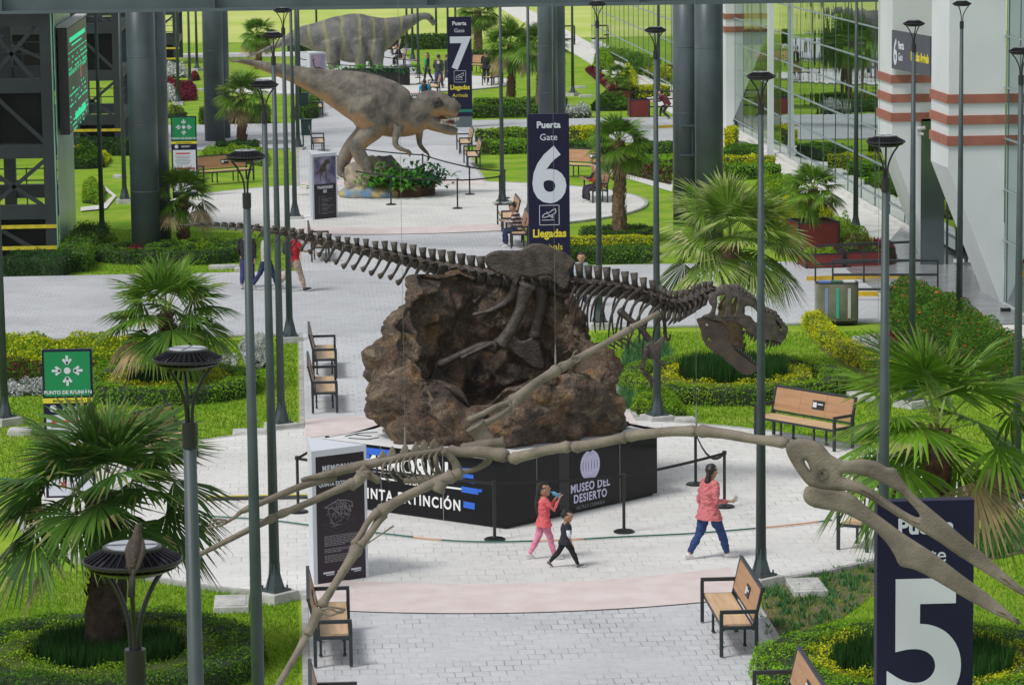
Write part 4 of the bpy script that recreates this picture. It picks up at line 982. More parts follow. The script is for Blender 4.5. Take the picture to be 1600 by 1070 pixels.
# floodlight box on the pavement at the pier foot
g = G(1571, 487, .08); t = thing('ground_spotlight', 'small black floodlight at the foot of the white pier', 'spotlight', g); mb = MB(); mb.box((0, 0, .05), (.24, .16, .10)); mb.build('housing', M_BLACK, t, bevel=.01)
mb = MB(); mb.box((0, -.0, .105), (.14, .10, .008)); mb.build('lens', M_SOLAR, t)
# hydrant-like red exercise machine and bench machine far on the field
g = G(964, 92); t = thing('exercise_machine', 'red frame exercise machine on the far lawn', 'exercise machine', g); mb = MB()
for s in (-.28, .28): mb.tube([(s, 0, 0), (s, 0, 1.35), (s*1.6, -.2, 1.45)], .07, 8)
mb.build('red_frame', mat('machine_red', (.55, .05, .04), .5), t); mb = MB(); mb.tube([(-.8, 0, 1.45), (.8, 0, 1.45)], .04, 6); mb.build('handle_bar', M_BAR, t)
g = G(886, 72); t = thing('exercise_machine', 'dark exercise machine on the field above gate 6 sign', 'exercise machine', g); mb = MB(); mb.box((0, 0, .45), (1.0, .4, .08)); mb.build('platform', M_BAR, t)
mb = MB()
for s in (-.5, .5): mb.cyl((s, 0, 0), (s, 0, 1.3), .05, n=8)
mb.tube([(-.5, 0, 1.3), (.5, 0, 1.3)], .05, 6); mb.build('dark_frame', M_BAR, t)
# thin suspension wires are built with the flying skeleton
# =================================================================== GARDEN
rng = np.random.default_rng(11)
L_BOX = leafmat('boxwood_leaf', (.045, .125, .010), (.11, .24, .018), .5, 1.2)
L_BOXL = leafmat('bright_hedge_leaf', (.14, .32, .015), (.22, .42, .02), .35, 1.0)
L_YEL = leafmat('duranta_leaf', (.66, .64, .010), (.36, .46, .014), .35, 1.6)
L_YGR = leafmat('yellowgreen_leaf', (.28, .42, .02), (.14, .30, .018), .4, 1.5)
L_DARK = leafmat('dark_blade', (.018, .065, .012), (.035, .11, .02), .5, 1.0)
L_RED = leafmat('red_leaf', (.24, .012, .045), (.07, .02, .022), .55, 6.0)
L_SIL = leafmat('silver_leaf', (.56, .58, .57), (.38, .42, .38), .3, 3.0, trans=.1)
L_OLV = leafmat('olive_leaf', (.10, .15, .03), (.17, .21, .05), .4, 2.0)
L_ORF = leafmat('orange_flower', (.60, .13, .02), (.50, .07, .03), .3, 3.0)
L_AGA = leafmat('sprig_leaf', (.06, .19, .055), (.11, .25, .09), .4, 2.0)
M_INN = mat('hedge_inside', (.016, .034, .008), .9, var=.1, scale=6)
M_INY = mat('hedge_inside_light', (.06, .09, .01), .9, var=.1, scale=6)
def leaf_size(Y): return max(.030, 1.75/(S(Y)*.64))
def leaves(Pt, Nn, size, up=.25):
    n = len(Pt); r = rng.normal(size=(n, 3)); d = Nn*1.0+r*.75; d[:, 2] += up
    d /= np.linalg.norm(d, axis=1)[:, None]
    a = rng.normal(size=(n, 3)); u = np.cross(d, a); u /= np.linalg.norm(u, axis=1)[:, None]; v = np.cross(d, u)
    s = size*(.6+.8*rng.random(n))[:, None]
    V = np.stack([Pt-u*s*.62, Pt+v*s*.36+d*s*.08, Pt+u*s*.62, Pt-v*s*.36+d*s*.08], 1).reshape(-1, 3)
    return V, np.arange(4*n).reshape(-1, 4)
def join(parts):
    Vs, Fs, Ms = [], [], []; b = 0
    for V, F_, m in parts:
        Vs.append(V); Fs.append(F_+b); Ms.append(np.full(len(F_), m)); b += len(V)
    return np.concatenate(Vs), np.concatenate(Fs), np.concatenate(Ms)
def plantobj(name, parts, mats, lab, cat, grp=None, kind=None):
    V, F_, Mi = join(parts); o0 = V.mean(0); o0[2] = 0
    o = npmesh(name, V-o0, F_, mats); o.data.polygons.foreach_set('material_index', Mi.astype(np.int32)); o.location = o0
    return tag(o, lab, cat, grp, kind)
def pol(pts): return [G(x, y) for x, y in pts]
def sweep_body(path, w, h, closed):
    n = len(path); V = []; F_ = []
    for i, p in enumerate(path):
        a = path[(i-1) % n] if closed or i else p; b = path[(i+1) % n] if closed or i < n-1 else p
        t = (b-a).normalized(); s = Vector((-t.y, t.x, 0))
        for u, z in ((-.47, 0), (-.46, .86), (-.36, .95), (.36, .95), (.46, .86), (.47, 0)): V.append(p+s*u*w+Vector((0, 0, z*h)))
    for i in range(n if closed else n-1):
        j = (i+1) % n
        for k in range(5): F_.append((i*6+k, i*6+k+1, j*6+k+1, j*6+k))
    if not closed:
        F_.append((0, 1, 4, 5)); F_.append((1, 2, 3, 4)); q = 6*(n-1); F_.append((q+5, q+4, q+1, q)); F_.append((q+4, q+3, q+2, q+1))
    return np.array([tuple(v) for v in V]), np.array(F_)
def hedge(path, w, h, m, lab, inner=None, closed=False, name='hedge', cat='hedge', grp=None, dens=1.5, rough=.05, z0=0.0, extra=None, ls=1.0):
    path = [Vector((p[0], p[1], z0)) for p in path]
    Y = sum(p.y for p in path)/len(path); sz = leaf_size(Y)*ls
    n = len(path); segs = [(path[i], path[(i+1) % n]) for i in range(n if closed else n-1)]
    ln = np.array([(b-a).length for a, b in segs]); per = w+2*h; N = int(ln.sum()*per/(sz*sz)*dens)+int(2*w*h/(sz*sz)*dens)
    N = min(N, 60000)
    idx = rng.choice(len(segs), N, p=ln/ln.sum()); t = rng.random(N)
    A = np.array([tuple(a) for a, b in segs]); B = np.array([tuple(b) for a, b in segs]); T = (B-A)/ln[:, None]
    sd = np.stack([-T[:, 1], T[:, 0], 0*T[:, 0]], 1)
    c = A[idx]+(B-A)[idx]*t[:, None]; q = rng.random(N)*per
    u = np.where(q < h, -w/2, np.where(q > h+w, w/2, q-h-w/2)); z = np.where(q < h, q, np.where(q > h+w, q-h-w, h))
    nu = np.where(q < h, -1., np.where(q > h+w, 1., 0.)); nz = np.where((q >= h) & (q <= h+w), 1., .15)
    # round the shoulders and roughen
    k = np.clip((np.abs(u)/(w/2)-.75)/.25, 0, 1)*(z > h*.8); z = z-k*h*.08
    Pt = c+sd[idx]*u[:, None]; Pt[:, 2] += z; Nn = sd[idx]*nu[:, None]; Nn[:, 2] += nz
    if not closed:           # ends
        M_ = N//10
        for end, sg in ((0, -1), (-1, 1)):
            p = A[0] if end == 0 else B[-1]; e = T[end]*sg
            uu = (rng.random(M_)-.5)*w; zz = rng.random(M_)*h; pp = p+sd[end]*uu[:, None]+e*.01; pp[:, 2] += zz
            Pt = np.concatenate([Pt, pp]); Nn = np.concatenate([Nn, np.repeat(e[None], M_, 0)])
    lump = np.array([mnoise.noise(Vector((p[0]*2.2, p[1]*2.2, p[2]*2.2))) for p in Pt])
    Pt = Pt+Nn*(lump*rough*1.6)[:, None]+rng.normal(size=Pt.shape)*rough*.35
    V, F_ = leaves(Pt, Nn, sz); parts = [(V, F_, 1)]
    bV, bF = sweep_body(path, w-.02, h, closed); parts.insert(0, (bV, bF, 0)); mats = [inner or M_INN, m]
    if extra:                # (material, share): flowers scattered on top
        sel = rng.random(len(Pt)) < extra[1]; V2, F2 = leaves(Pt[sel]+Nn[sel]*.03, Nn[sel], sz*1.25); parts.append((V2, F2, 2)); mats.append(extra[0])
    return plantobj(name, parts, mats, lab, cat, grp)
def inpoly(x, y, poly):
    c = np.zeros(len(x), bool); n = len(poly)
    for i in range(n):
        x1, y1 = poly[i][:2]; x2, y2 = poly[(i+1) % n][:2]
        c ^= ((y1 > y) != (y2 > y)) & (x < (x2-x1)*(y-y1)/((y2-y1) or 1e-9)+x1)
    return c
def bed(poly, h, m, lab, inner=None, name='shrub', cat='shrub', grp=None, dens=2.2, clump=.35, z0=0.0, extra=None, ls=1.0, rag=.5, soil=False):
    """low planting filling a ground outline; clumps of uneven height"""
    xs = [p[0] for p in poly]; ys = [p[1] for p in poly]; ar = abs(sum(poly[i][0]*poly[(i+1) % len(poly)][1]-poly[(i+1) % len(poly)][0]*poly[i][1] for i in range(len(poly)))/2)
    Y = sum(ys)/len(ys); sz = leaf_size(Y)*ls; N = int(min(50000, ar/(sz*sz)*dens*(1+h/.5)))
    x = rng.uniform(min(xs), max(xs), N*3); y = rng.uniform(min(ys), max(ys), N*3); k = inpoly(x, y, poly); x, y = x[k][:N], y[k][:N]
    hn = np.array([mnoise.noise(Vector((a/clump, b/clump, 3.7))) for a, b in zip(x, y)]); dd = np.full(len(x), 9.)
    for i in range(len(poly)):
        a = np.array(poly[i][:2]); b = np.array(poly[(i+1) % len(poly)][:2]); d = b-a; t = np.clip(((x-a[0])*d[0]+(y-a[1])*d[1])/max(d@d, 1e-9), 0, 1)
        dd = np.minimum(dd, np.hypot(x-a[0]-t*d[0], y-a[1]-t*d[1]))
    top = h*(1-rag*.5+rag*hn)*np.clip(.35+dd/(h*.6), 0, 1); top = np.maximum(top, h*.2)
    z = top*(1-.75*rng.random(len(x))**2.2); Pt = np.stack([x, y, z+z0], 1); Nn = np.zeros_like(Pt); Nn[:, 2] = .7; Nn[:, :2] = rng.normal(size=(len(x), 2))*.6
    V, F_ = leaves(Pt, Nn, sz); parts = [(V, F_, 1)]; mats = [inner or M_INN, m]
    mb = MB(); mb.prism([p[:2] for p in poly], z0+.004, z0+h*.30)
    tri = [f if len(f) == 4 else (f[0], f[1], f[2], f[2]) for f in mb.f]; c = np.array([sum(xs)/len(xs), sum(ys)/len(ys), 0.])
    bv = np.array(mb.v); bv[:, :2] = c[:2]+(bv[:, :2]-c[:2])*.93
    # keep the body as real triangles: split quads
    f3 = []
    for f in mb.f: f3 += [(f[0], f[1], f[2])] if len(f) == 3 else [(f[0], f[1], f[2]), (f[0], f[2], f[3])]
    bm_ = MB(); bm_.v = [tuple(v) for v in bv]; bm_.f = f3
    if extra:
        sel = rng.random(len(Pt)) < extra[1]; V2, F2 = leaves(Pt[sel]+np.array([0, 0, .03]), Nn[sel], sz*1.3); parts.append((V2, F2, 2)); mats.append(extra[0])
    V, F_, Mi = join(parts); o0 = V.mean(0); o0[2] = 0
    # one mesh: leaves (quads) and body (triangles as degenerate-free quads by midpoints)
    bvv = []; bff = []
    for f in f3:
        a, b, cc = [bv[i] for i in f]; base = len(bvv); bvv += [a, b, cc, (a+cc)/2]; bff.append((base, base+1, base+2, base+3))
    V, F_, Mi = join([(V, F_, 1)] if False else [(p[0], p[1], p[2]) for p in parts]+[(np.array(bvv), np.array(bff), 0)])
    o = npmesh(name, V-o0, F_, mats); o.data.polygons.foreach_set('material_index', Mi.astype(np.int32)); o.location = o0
    return tag(o, lab, cat, grp)
def blades(poly, h, m, n, wd=.02, lean=.3, z0=0.0, name='ornamental_grass', lab='', cat='grass plants', grp=None, hole=None, kind=None, arc=.0, ring=None, clump=None):
    if ring is not None:
        cx, cy, r0, r1 = ring; a = rng.random(n)*6.283; r = np.sqrt(rng.random(n)*(r1*r1-r0*r0)+r0*r0); x, y = cx+r*np.cos(a), cy+r*np.sin(a)
    else:
        xs = [p[0] for p in poly]; ys = [p[1] for p in poly]
        x = rng.uniform(min(xs), max(xs), n*4); y = rng.uniform(min(ys), max(ys), n*4); k = inpoly(x, y, poly); x, y = x[k][:n], y[k][:n]
    if clump is not None:
        nc, rad = clump; k = rng.choice(len(x), nc); j = rng.integers(0, nc, len(x)); x = x[k][j]+rng.normal(size=len(x))*rad*.4; y = y[k][j]+rng.normal(size=len(y))*rad*.4
    n = len(x); H = h*(.55+.6*rng.random(n)); th = rng.random(n)*6.283; L = lean*rng.random(n)
    dx, dy = np.cos(th), np.sin(th); ph = rng.random(n)*3.14; wx, wy = np.cos(ph)*wd/2, np.sin(ph)*wd/2
    b = np.stack([x, y, np.full(n, z0)], 1); w_ = np.stack([wx, wy, 0*wx], 1); m1 = b+np.stack([dx*L*H*.4, dy*L*H*.4, H*.6], 1); tp = b+np.stack([dx*L*H, dy*L*H, H*(1-arc*L)], 1)
    V = np.stack([b-w_, b+w_, m1+w_*.9, m1-w_*.9, tp+w_*.15, tp-w_*.15], 1).reshape(-1, 3); i = np.arange(n)*6
    F_ = np.concatenate([np.stack([i, i+1, i+2, i+3], 1), np.stack([i+3, i+2, i+4, i+5], 1)])
    return plantobj(name, [(V, F_, 0)], [m], lab, cat, grp, kind)

# ------------------------------------------------------------------ palms
def frondset(name, g, g2, tip):
    return [leafmat(name+'_leaf', g, g2, .35, .9, rough=.42, trans=.22), leafmat(name+'_tip', tip, g2, .3, 2.0, trans=.2), mat('frond_stalk', (.20, .26, .05), .6, var=.15), mat('dry_frond', (.30, .22, .11), .8, var=.2)]
PM_G = frondset('palm', (.055, .145, .014), (.13, .245, .024), (.34, .30, .12))
PM_D = frondset('dark_palm', (.028, .080, .014), (.070, .155, .020), (.30, .26, .10))
M_TRKD = mat('palm_trunk_dark', (.030, .020, .016), .95, var=.2, scale=9, col2=(.07, .045, .03), bump=1.0, bscale=22)
PM_B = frondset('pale_palm', (.12, .25, .025), (.21, .33, .05), (.44, .46, .22))
PM_Y = frondset('bright_palm', (.14, .28, .018), (.07, .17, .016), (.30, .30, .12))
M_TRK = mat('palm_trunk', (.085, .040, .024), .95, var=.2, scale=9, col2=(.17, .095, .055), bump=1.0, bscale=22)
M_TRKL = mat('palm_trunk_pale', (.20, .12, .07), .95, var=.2, scale=8, col2=(.32, .22, .14), bump=1.0, bscale=22)
def palm(loc, th, cr, lab, mats=PM_G, seed=1, nf=46, trunk=M_TRK, tr=.19, fray=.25, nseg=34, low=-.75, z0=0.0, flare=1.15, top=1.45):
    rg = np.random.default_rng(seed); t = thing('palm_tree', lab, 'palm', (loc[0], loc[1], z0), group='fan palms')
    mb = MB(); random.seed(seed); k = 12; pts = [Vector((.04*math.sin(i*.8+seed), .03*math.cos(i*.7), th*i/k)) for i in range(k+1)]
    mb.tube(pts, [tr*(flare-(flare-.9)*(i/k)+(.12 if i == k else 0)) for i in range(k+1)], 12, jit=.18)
    for q in range(int(th*110)):          # old leaf bases
        z = random.random()*th; a = random.random()*6.283; r = tr*(flare-(flare-.9)*z/th)*.98; c, s = math.cos(a), math.sin(a); w = .05
        mb.add([(r*c-w*s, r*s+w*c, z), (r*c+w*s, r*s-w*c, z), ((r+.045)*c+w*.5*s, (r+.045)*s-w*.5*c, z+.09), ((r+.045)*c-w*.5*s, (r+.045)*s+w*.5*c, z+.09)], [(0, 1, 2, 3)])
    mb.build('trunk', trunk, t)
    Vs, Fs, Ms = [], [], []; b = 0
    zup = np.array([0, 0, 1.])
    for i in range(nf):
        f = i/(nf-1); el = top-(top-low)*f**.95+rg.normal()*.10; az = i*2.39996+rg.normal()*.15
        d = np.array([math.cos(az)*math.cos(el), math.sin(az)*math.cos(el), math.sin(el)])
        lp = cr*(.46+.16*rg.random()-.14*(f < .15)); Lb = cr*(.47+.10*rg.random())*(1 if f > .12 else .85)
        side = np.cross(d, zup); side /= np.linalg.norm(side); nrm = np.cross(side, d); rl = rg.normal()*.35; side, nrm = side*math.cos(rl)+nrm*math.sin(rl), nrm*math.cos(rl)-side*math.sin(rl)
        c0 = np.array([0, 0, th+.03-.16*f]); sag = .06*cr*(1+f); tipP = c0+d*lp-zup*sag*.6
        mid = c0+d*lp*.5-zup*sag*.1
        pw = .016
        V = np.array([c0-side*pw, c0+side*pw, mid+side*pw, mid-side*pw, tipP+side*pw*.7, tipP-side*pw*.7]); F_ = np.array([(0, 1, 2, 3), (3, 2, 4, 5)])
        Vs.append(V); Fs.append(F_+b); Ms.append(np.array([2, 2])); b += 6
        d2 = d-zup*(.28+.25*f); d2 /= np.linalg.norm(d2); side2 = side; n2 = np.cross(side2, d2)
        ang = np.linspace(-1.85, 1.85, nseg)+rg.normal(size=nseg)*.03; Ls = Lb*(.80+.20*np.cos(ang*.7))*(1+rg.normal(size=nseg)*.05)
        dirs = np.cos(ang)[:, None]*d2+np.sin(ang)[:, None]*side2-n2*(.12*np.abs(np.sin(ang))[:, None])
        wdir = -np.sin(ang)[:, None]*d2+np.cos(ang)[:, None]*side2
        ts = [.03, .34, .60, 1.0]; ws = [.03, .5, .80, .03]; full = Lb*.34*(3.7/nseg)*1.04
        drp = (.05+.16*f+rg.random(nseg)*.12)[:, None]*Ls[:, None]
        rows = []
        for tt, w_ in zip(ts, ws):
            c = tipP+dirs*(Ls*tt)[:, None]-zup*drp*(tt**2.6)-n2*(.03*Lb*tt)
            wd = wdir*(full*w_); fold = n2*(full*w_*.5)
            rows += [c-wd+fold*0, c+fold, c+wd+fold*0]
        V = np.stack(rows, 1).reshape(-1, 3); n0 = len(rows); base = np.arange(nseg)*n0; Fl = []; Ml = []
        dry = f > .88 and rg.random() < .5
        for r in range(3):
            for s_ in range(2):
                Fl.append(np.stack([base+r*3+s_, base+r*3+s_+1, base+(r+1)*3+s_+1, base+(r+1)*3+s_], 1))
                mi = np.zeros(nseg, int)
                if r == 2: mi[rg.random(nseg) < fray] = 1
                if dry: mi[:] = 3
                Ml.append(mi)
        Vs.append(V); Fs.append(np.concatenate(Fl)+b); Ms.append(np.concatenate(Ml)); b += len(V)
    o = npmesh('crown', np.concatenate(Vs), np.concatenate(Fs), mats, t); o.data.polygons.foreach_set('material_index', np.concatenate(Ms).astype(np.int32))
    return t
g1 = G(168, 1045); palm(g1, 2.5, 1.78, 'nearest palm at lower left, in front of the assembly point sign', PM_D, 3, 36, fray=.28, nseg=32, tr=.25, low=-.36, trunk=M_TRKD)
g2 = G(263, 612); palm(g2, 1.7, 1.62, 'palm above the near lamp head, on the left lawn', PM_G, 8, 34, fray=.2, nseg=32, tr=.17, low=-.5)
g3 = G(287, 392); palm(g3, 1.65, 1.25, 'palm right of the big left column, behind the tail tip', PM_G, 5, 30, tr=.17, low=-.45)
g4 = G(379, 227); palm(g4, 2.05, 1.35, 'palm right of the far left column', PM_G, 9, 30, nseg=28, low=-.5)
g5 = G(404, 108); palm(g5, 2.1, 1.3, 'farthest left palm above the dinosaur tail', PM_Y, 12, 34, nseg=26)
g6 = G(1142, 588); palm(g6, 2.95, 1.9, 'big pale frayed palm behind the skeleton skull', PM_B, 21, 40, trunk=M_TRKL, tr=.23, fray=.75, nseg=44, low=-.42, flare=1.5, top=1.52)
g7 = G(1462, 1056); palm(g7, 3.45, 1.88, 'big palm behind the gate 5 sign', PM_Y, 31, 27, fray=.4, nseg=34, tr=.17, low=-.66, top=1.5)
g8p = G(968, 376); palm(g8p, 3.05, 1.12, 'slim palm with a bare trunk right of gate 6 sign', PM_Y, 14, 38, trunk=M_TRKL, tr=.19, nseg=30, low=-.6)
g10 = G(846, 176); palm(g10, 3.1, 1.55, 'palm directly above the gate 6 sign', PM_Y, 15, 38, trunk=M_TRKL, tr=.22, nseg=28)
g11 = G(799, 160); palm(g11, 2.9, 1.5, 'palm left of the one above gate 6 sign', PM_G, 16, 38, nseg=28)
g12 = G(747, 92); palm(g12, 3.0, 1.6, 'farthest palm, just right of gate 7 sign top', PM_G, 17, 34, trunk=M_TRKL, tr=.24, nseg=24)
g13 = G(1270, 400)
def planter(gc, w, h, lab, rz=0, m=None):
    t = thing('planter', lab, 'planter', (gc[0], gc[1], .06), rz, 'dark red square planters'); mm = mat('planter_red', (.17, .018, .016), .6, var=.1, scale=2); mf = M_RAIL
    mb = MB(); mb.box((0, -w/2+.03, h/2), (w-.1, .04, h-.06)); mb.box((0, w/2-.03, h/2), (w-.1, .04, h-.06)); mb.box((-w/2+.03, 0, h/2), (.04, w-.1, h-.06)); mb.box((w/2-.03, 0, h/2), (.04, w-.1, h-.06)); mb.build('red_panel', mm, t)
    mb = MB()
    for a in (-1, 1):
        for b in (-1, 1): mb.box((a*(w/2-.03), b*(w/2-.03), h/2), (.06, .06, h))
        mb.box((0, a*(w/2-.03), h-.02), (w-.13, .055, .04)); mb.box((a*(w/2-.03), 0, h-.02), (.055, w-.13, .04))
    mb.build('frame', mf, t); mb = MB(); mb.box((0, 0, h-.12), (w-.12, w-.12, .02)); mb.build('soil', M_SOIL, t); return t
planter(g13, 1.25, 1.0, 'tall dark red planter holding a palm by the railings', R(8))
palm((g13.x, g13.y), .95, 1.05, 'small palm growing in the red planter by the railings', PM_Y, 18, 30, z0=.98, tr=.12, nseg=30, low=-.35)
gq = G(1282, 419); planter(gq, 1.1, .42, 'low dark red planter in front of the palm planter', R(3))
gq2 = G(1345, 417); planter(gq2, 1.15, .45, 'low dark red planter with pink flowers beside the railing', R(3))
def sq(c, w): return [(c[0]-w, c[1]-w), (c[0]+w, c[1]-w), (c[0]+w, c[1]+w), (c[0]-w, c[1]+w)]
bed(sq(gq2, .48), .55, L_OLV, 'olive bush with red flowers in the low planter by the railing', z0=.40, extra=(L_RED, .12)); bed(sq(gq, .45), .22, L_YGR, 'low green plants in the low red planter', z0=.36)
hedge([gq2+Vector((.7, -.2, 0)), gq2+Vector((.8, 1.6, 0))], .5, .6, L_RED, 'dark pink flowering plants right of the low planter', name='shrub', cat='shrub')
g14 = G(966, 155); planter(g14, 1.15, .42, 'small far dark red planter with a palm'); palm((g14.x, g14.y), .8, .85, 'small far palm in a dark red planter', PM_G, 19, 26, z0=.4, tr=.10, nseg=24, low=-.3)
planter(G(998, 184), .95, .8, 'dark red planter left of the close steel columns')

# ------------------------------------------------------------------ ring beds round palms and columns
def ringpath(c, r, n=28, a0=0, a1=6.2832): return [Vector((c[0]+r*math.cos(a0+(a1-a0)*k/n), c[1]+r*math.sin(a0+(a1-a0)*k/n), 0)) for k in range(n)]
def palmring(c, rg_, ry, ro, who, tall=.55, reds=(), om=None, ym=None, ow=.55):
    om = om or L_BOXL
    blades(None, tall, L_DARK, int(8000*rg_), .022, .25, ring=(c[0], c[1], .15, rg_), name='reed_clump', lab='ring of dark upright reeds round %s' % who, cat='reeds', grp='dark reed rings')
    hedge(ringpath(c, ry), .42, .33, ym or L_YEL, 'ring of yellow-green shrub round %s' % who, M_INY, True, 'shrub', 'shrub', 'yellow shrub rings', rough=.09)
    hedge(ringpath(c, ro), ow, .36, om, 'clipped hedge ring round %s' % who, None, True, grp='hedge rings', rough=.06)
    for k, a in enumerate(reds):
        p = (c[0]+(ry+.2)*math.cos(a), c[1]+(ry+.2)*math.sin(a)); bed([(p[0]+.22*math.cos(q), p[1]+.22*math.sin(q)) for q in np.linspace(0, 5.6, 7)], .28, L_RED, 'red leaved clump %s %s' % (('in the bed round', 'at the side of the bed round', 'behind in the bed round')[k], who), name='red_plant', cat='red plant', grp='red leaved clumps')
palmring(g1, 1.0, 1.40, 1.95, 'the nearest left palm', .50, (-.3, 2.6, -2.7), ym=L_YGR, om=L_BOX)
palmring(g2, .85, 1.15, 1.75, 'the left lawn palm', .42, (-.5, -2.4))
palmring(G(1146, 606), 1.15, 1.50, 2.25, 'the big pale palm', .66, (3.4, -.6), om=L_YGR)
palmring(G(1442, 1064), 1.25, 1.45, 1.95, 'the palm behind gate 5 sign', .50, (-2.75, 2.9), ow=.75)
hedge(ringpath(G(228, 405), 1.25), .42, .42, L_BOX, 'clipped hedge ring round the big left column', closed=True, grp='hedge rings')
bed(ringpath(G(212, 408), .55, 12), .45, L_RED, 'red plants inside the ring at the big left column', name='red_plant', cat='red plant')
hedge(ringpath(G(310, 405), 1.35), .45, .42, L_BOX, 'clipped hedge ring round the palm beside the big left column', closed=True, grp='hedge rings')
bed(ringpath(G(318, 397), .9, 12), .5, L_YGR, 'yellow-green bush inside the ring beside the left column palm')
hedge(ringpath(g8p, .95), .45, .38, L_BOX, 'small dark hedge ring round the slim palm right of gate 6', closed=True, grp='hedge rings')
# ------------------------------------------------------------------ straight hedges and beds
def hp_(pts, w, h, m, lab, **k): return hedge(pol(pts), w, h, m, lab, **k)
hp_([(868, 411), (1020, 409)], 1.0, .45, L_BOX, 'long clipped hedge along the road right of gate 6 sign')
hp_([(880, 400), (1022, 398)], .8, .55, L_YEL, 'yellow shrub strip behind the long hedge right of gate 6', inner=M_INY, name='shrub', cat='shrub')
hp_([(738, 184), (818, 183), (885, 182)], 1.0, .55, L_BOX, 'clipped hedge along the far road between gate 7 and gate 6')
hp_([(742, 174), (885, 172)], 1.0, .6, L_BOXL, 'brighter hedge behind the far road hedge', name='hedge')
hp_([(760, 240), (822, 238)], 1.6, .5, L_BOXL, 'hedge block left of the gate 6 sign top')
hp_([(756, 226), (822, 222)], 1.5, .6, L_YGR, 'yellow-green shrubs left of the gate 6 sign', name='shrub', cat='shrub')
hp_([(893, 243), (962, 240)], 1.8, .5, L_BOX, 'hedge right of gate 6 sign, south of the far road')
hp_([(893, 228), (935, 226)], 1.8, .75, L_YEL, 'yellow shrub mound right of gate 6 sign', inner=M_INY, name='shrub', cat='shrub')
hp_([(1004, 268), (1052, 268)], 2.6, .55, L_BOXL, 'square hedge block left of the close columns')
hp_([(1006, 243), (1050, 243)], 1.6, .5, L_BOX, 'hedge behind the square block left of the close columns')
sheet('white_gravel', pol([(955, 272), (1050, 300), (1052, 284), (990, 262), (950, 258)]), .012, M_TERR)
bed(pol([(972, 272), (1048, 290), (1050, 278), (1010, 262), (975, 257)]), .5, L_RED, 'red flowers on white gravel left of the close columns', name='red_plant', cat='red plant', dens=1.2, rag=1.0, extra=(L_BOX, .3))
hp_([(1135, 252), (1187, 252)], 3.2, .55, L_BOX, 'hedge right of the close columns, farthest of its stack')
hp_([(1135, 228), (1150, 228)], 2.4, .7, L_YEL, 'small yellow shrub beside the close right column', inner=M_INY, name='shrub', cat='shrub')
hp_([(1135, 269), (1205, 266)], .8, .55, L_YEL, 'yellow strip hedge right of the close columns', inner=M_INY, name='shrub', cat='shrub')
hp_([(1135, 280), (1212, 277)], 1.2, .5, L_BOXL, 'clipped hedge below the yellow strip right of the columns')
bed(pol([(1165, 320), (1250, 312), (1245, 292), (1185, 288)]), .55, L_YGR, 'wide yellow-green mound between pale palm and planters')
bed(pol([(1205, 372), (1250, 372), (1305, 340), (1215, 334)]), .8, L_YEL, 'yellow-green bush behind the tall red planter', inner=M_INY, dens=1.6)
bed(ringpath(G(1325, 388), .62, 12), 1.25, L_YGR, 'rounded light green bush beside the palm planter', inner=M_INY)
# hedge with orange flowers in front of the entrance
fp = [(1378, 505), (1385, 470), (1440, 478), (1500, 505), (1560, 545), (1620, 585), (1620, 640), (1540, 600), (1450, 560), (1398, 540)]
bed(pol(fp), .95, L_BOX, 'large bush band with orange flowers in front of the entrance', extra=(L_ORF, .014), dens=2.6, clump=.8, rag=.35)
bed(pol([(1372, 545), (1398, 530), (1410, 555), (1388, 570)]), .45, L_RED, 'dark red plants at the corner of the orange flowered bush', name='red_plant', cat='red plant')
hp_([(1270, 510), (1296, 541), (1335, 566), (1388, 590), (1450, 612)], .42, .34, L_YEL, 'yellow hedge curving round the lawn right of the skull', inner=M_INY, rough=.10)
sheet('soil_strip', pol([(1256, 512), (1284, 548), (1322, 574), (1382, 604), (1392, 596), (1335, 560), (1296, 530), (1270, 500)]), .010, M_SOIL)
bed(pol([(1325, 535), (1375, 528), (1420, 575), (1372, 572)]), .20, L_SIL, 'silver plants and white stones behind the curving yellow hedge', name='silver_plant', cat='silver plant', dens=1.2)
# left bed along the road
bed(pol([(-10, 590), (-10, 548), (150, 548), (300, 560), (225, 580), (100, 592)]), .55, L_YGR, 'yellow-green bushes along the road at the left edge', extra=(L_YEL, .25), dens=2.0, clump=.6)
bed(pol([(-10, 600), (60, 602), (150, 597), (160, 585), (70, 588), (-10, 588)]), .42, L_BOX, 'dark green bushes mixed with red behind the silver plants', extra=(L_RED, .18), dens=1.8, clump=.5)
bed(pol([(-10, 622), (66, 620), (150, 612), (255, 600), (330, 585), (372, 574), (372, 560), (320, 566), (240, 580), (140, 594), (-10, 604)]), .26, L_SIL, 'long row of silver white plants on the left lawn', name='silver_plant', cat='silver plant', dens=1.5, rag=1.0, clump=.25)
bed(ringpath(G(164, 592), .42, 10), .5, L_BOXL, 'round green bush right of the near assembly sign')
bed(pol([(372, 545), (420, 540), (425, 575), (385, 580)]), .5, L_SIL, 'silver bush between the left lamp posts', name='silver_plant', cat='silver plant')
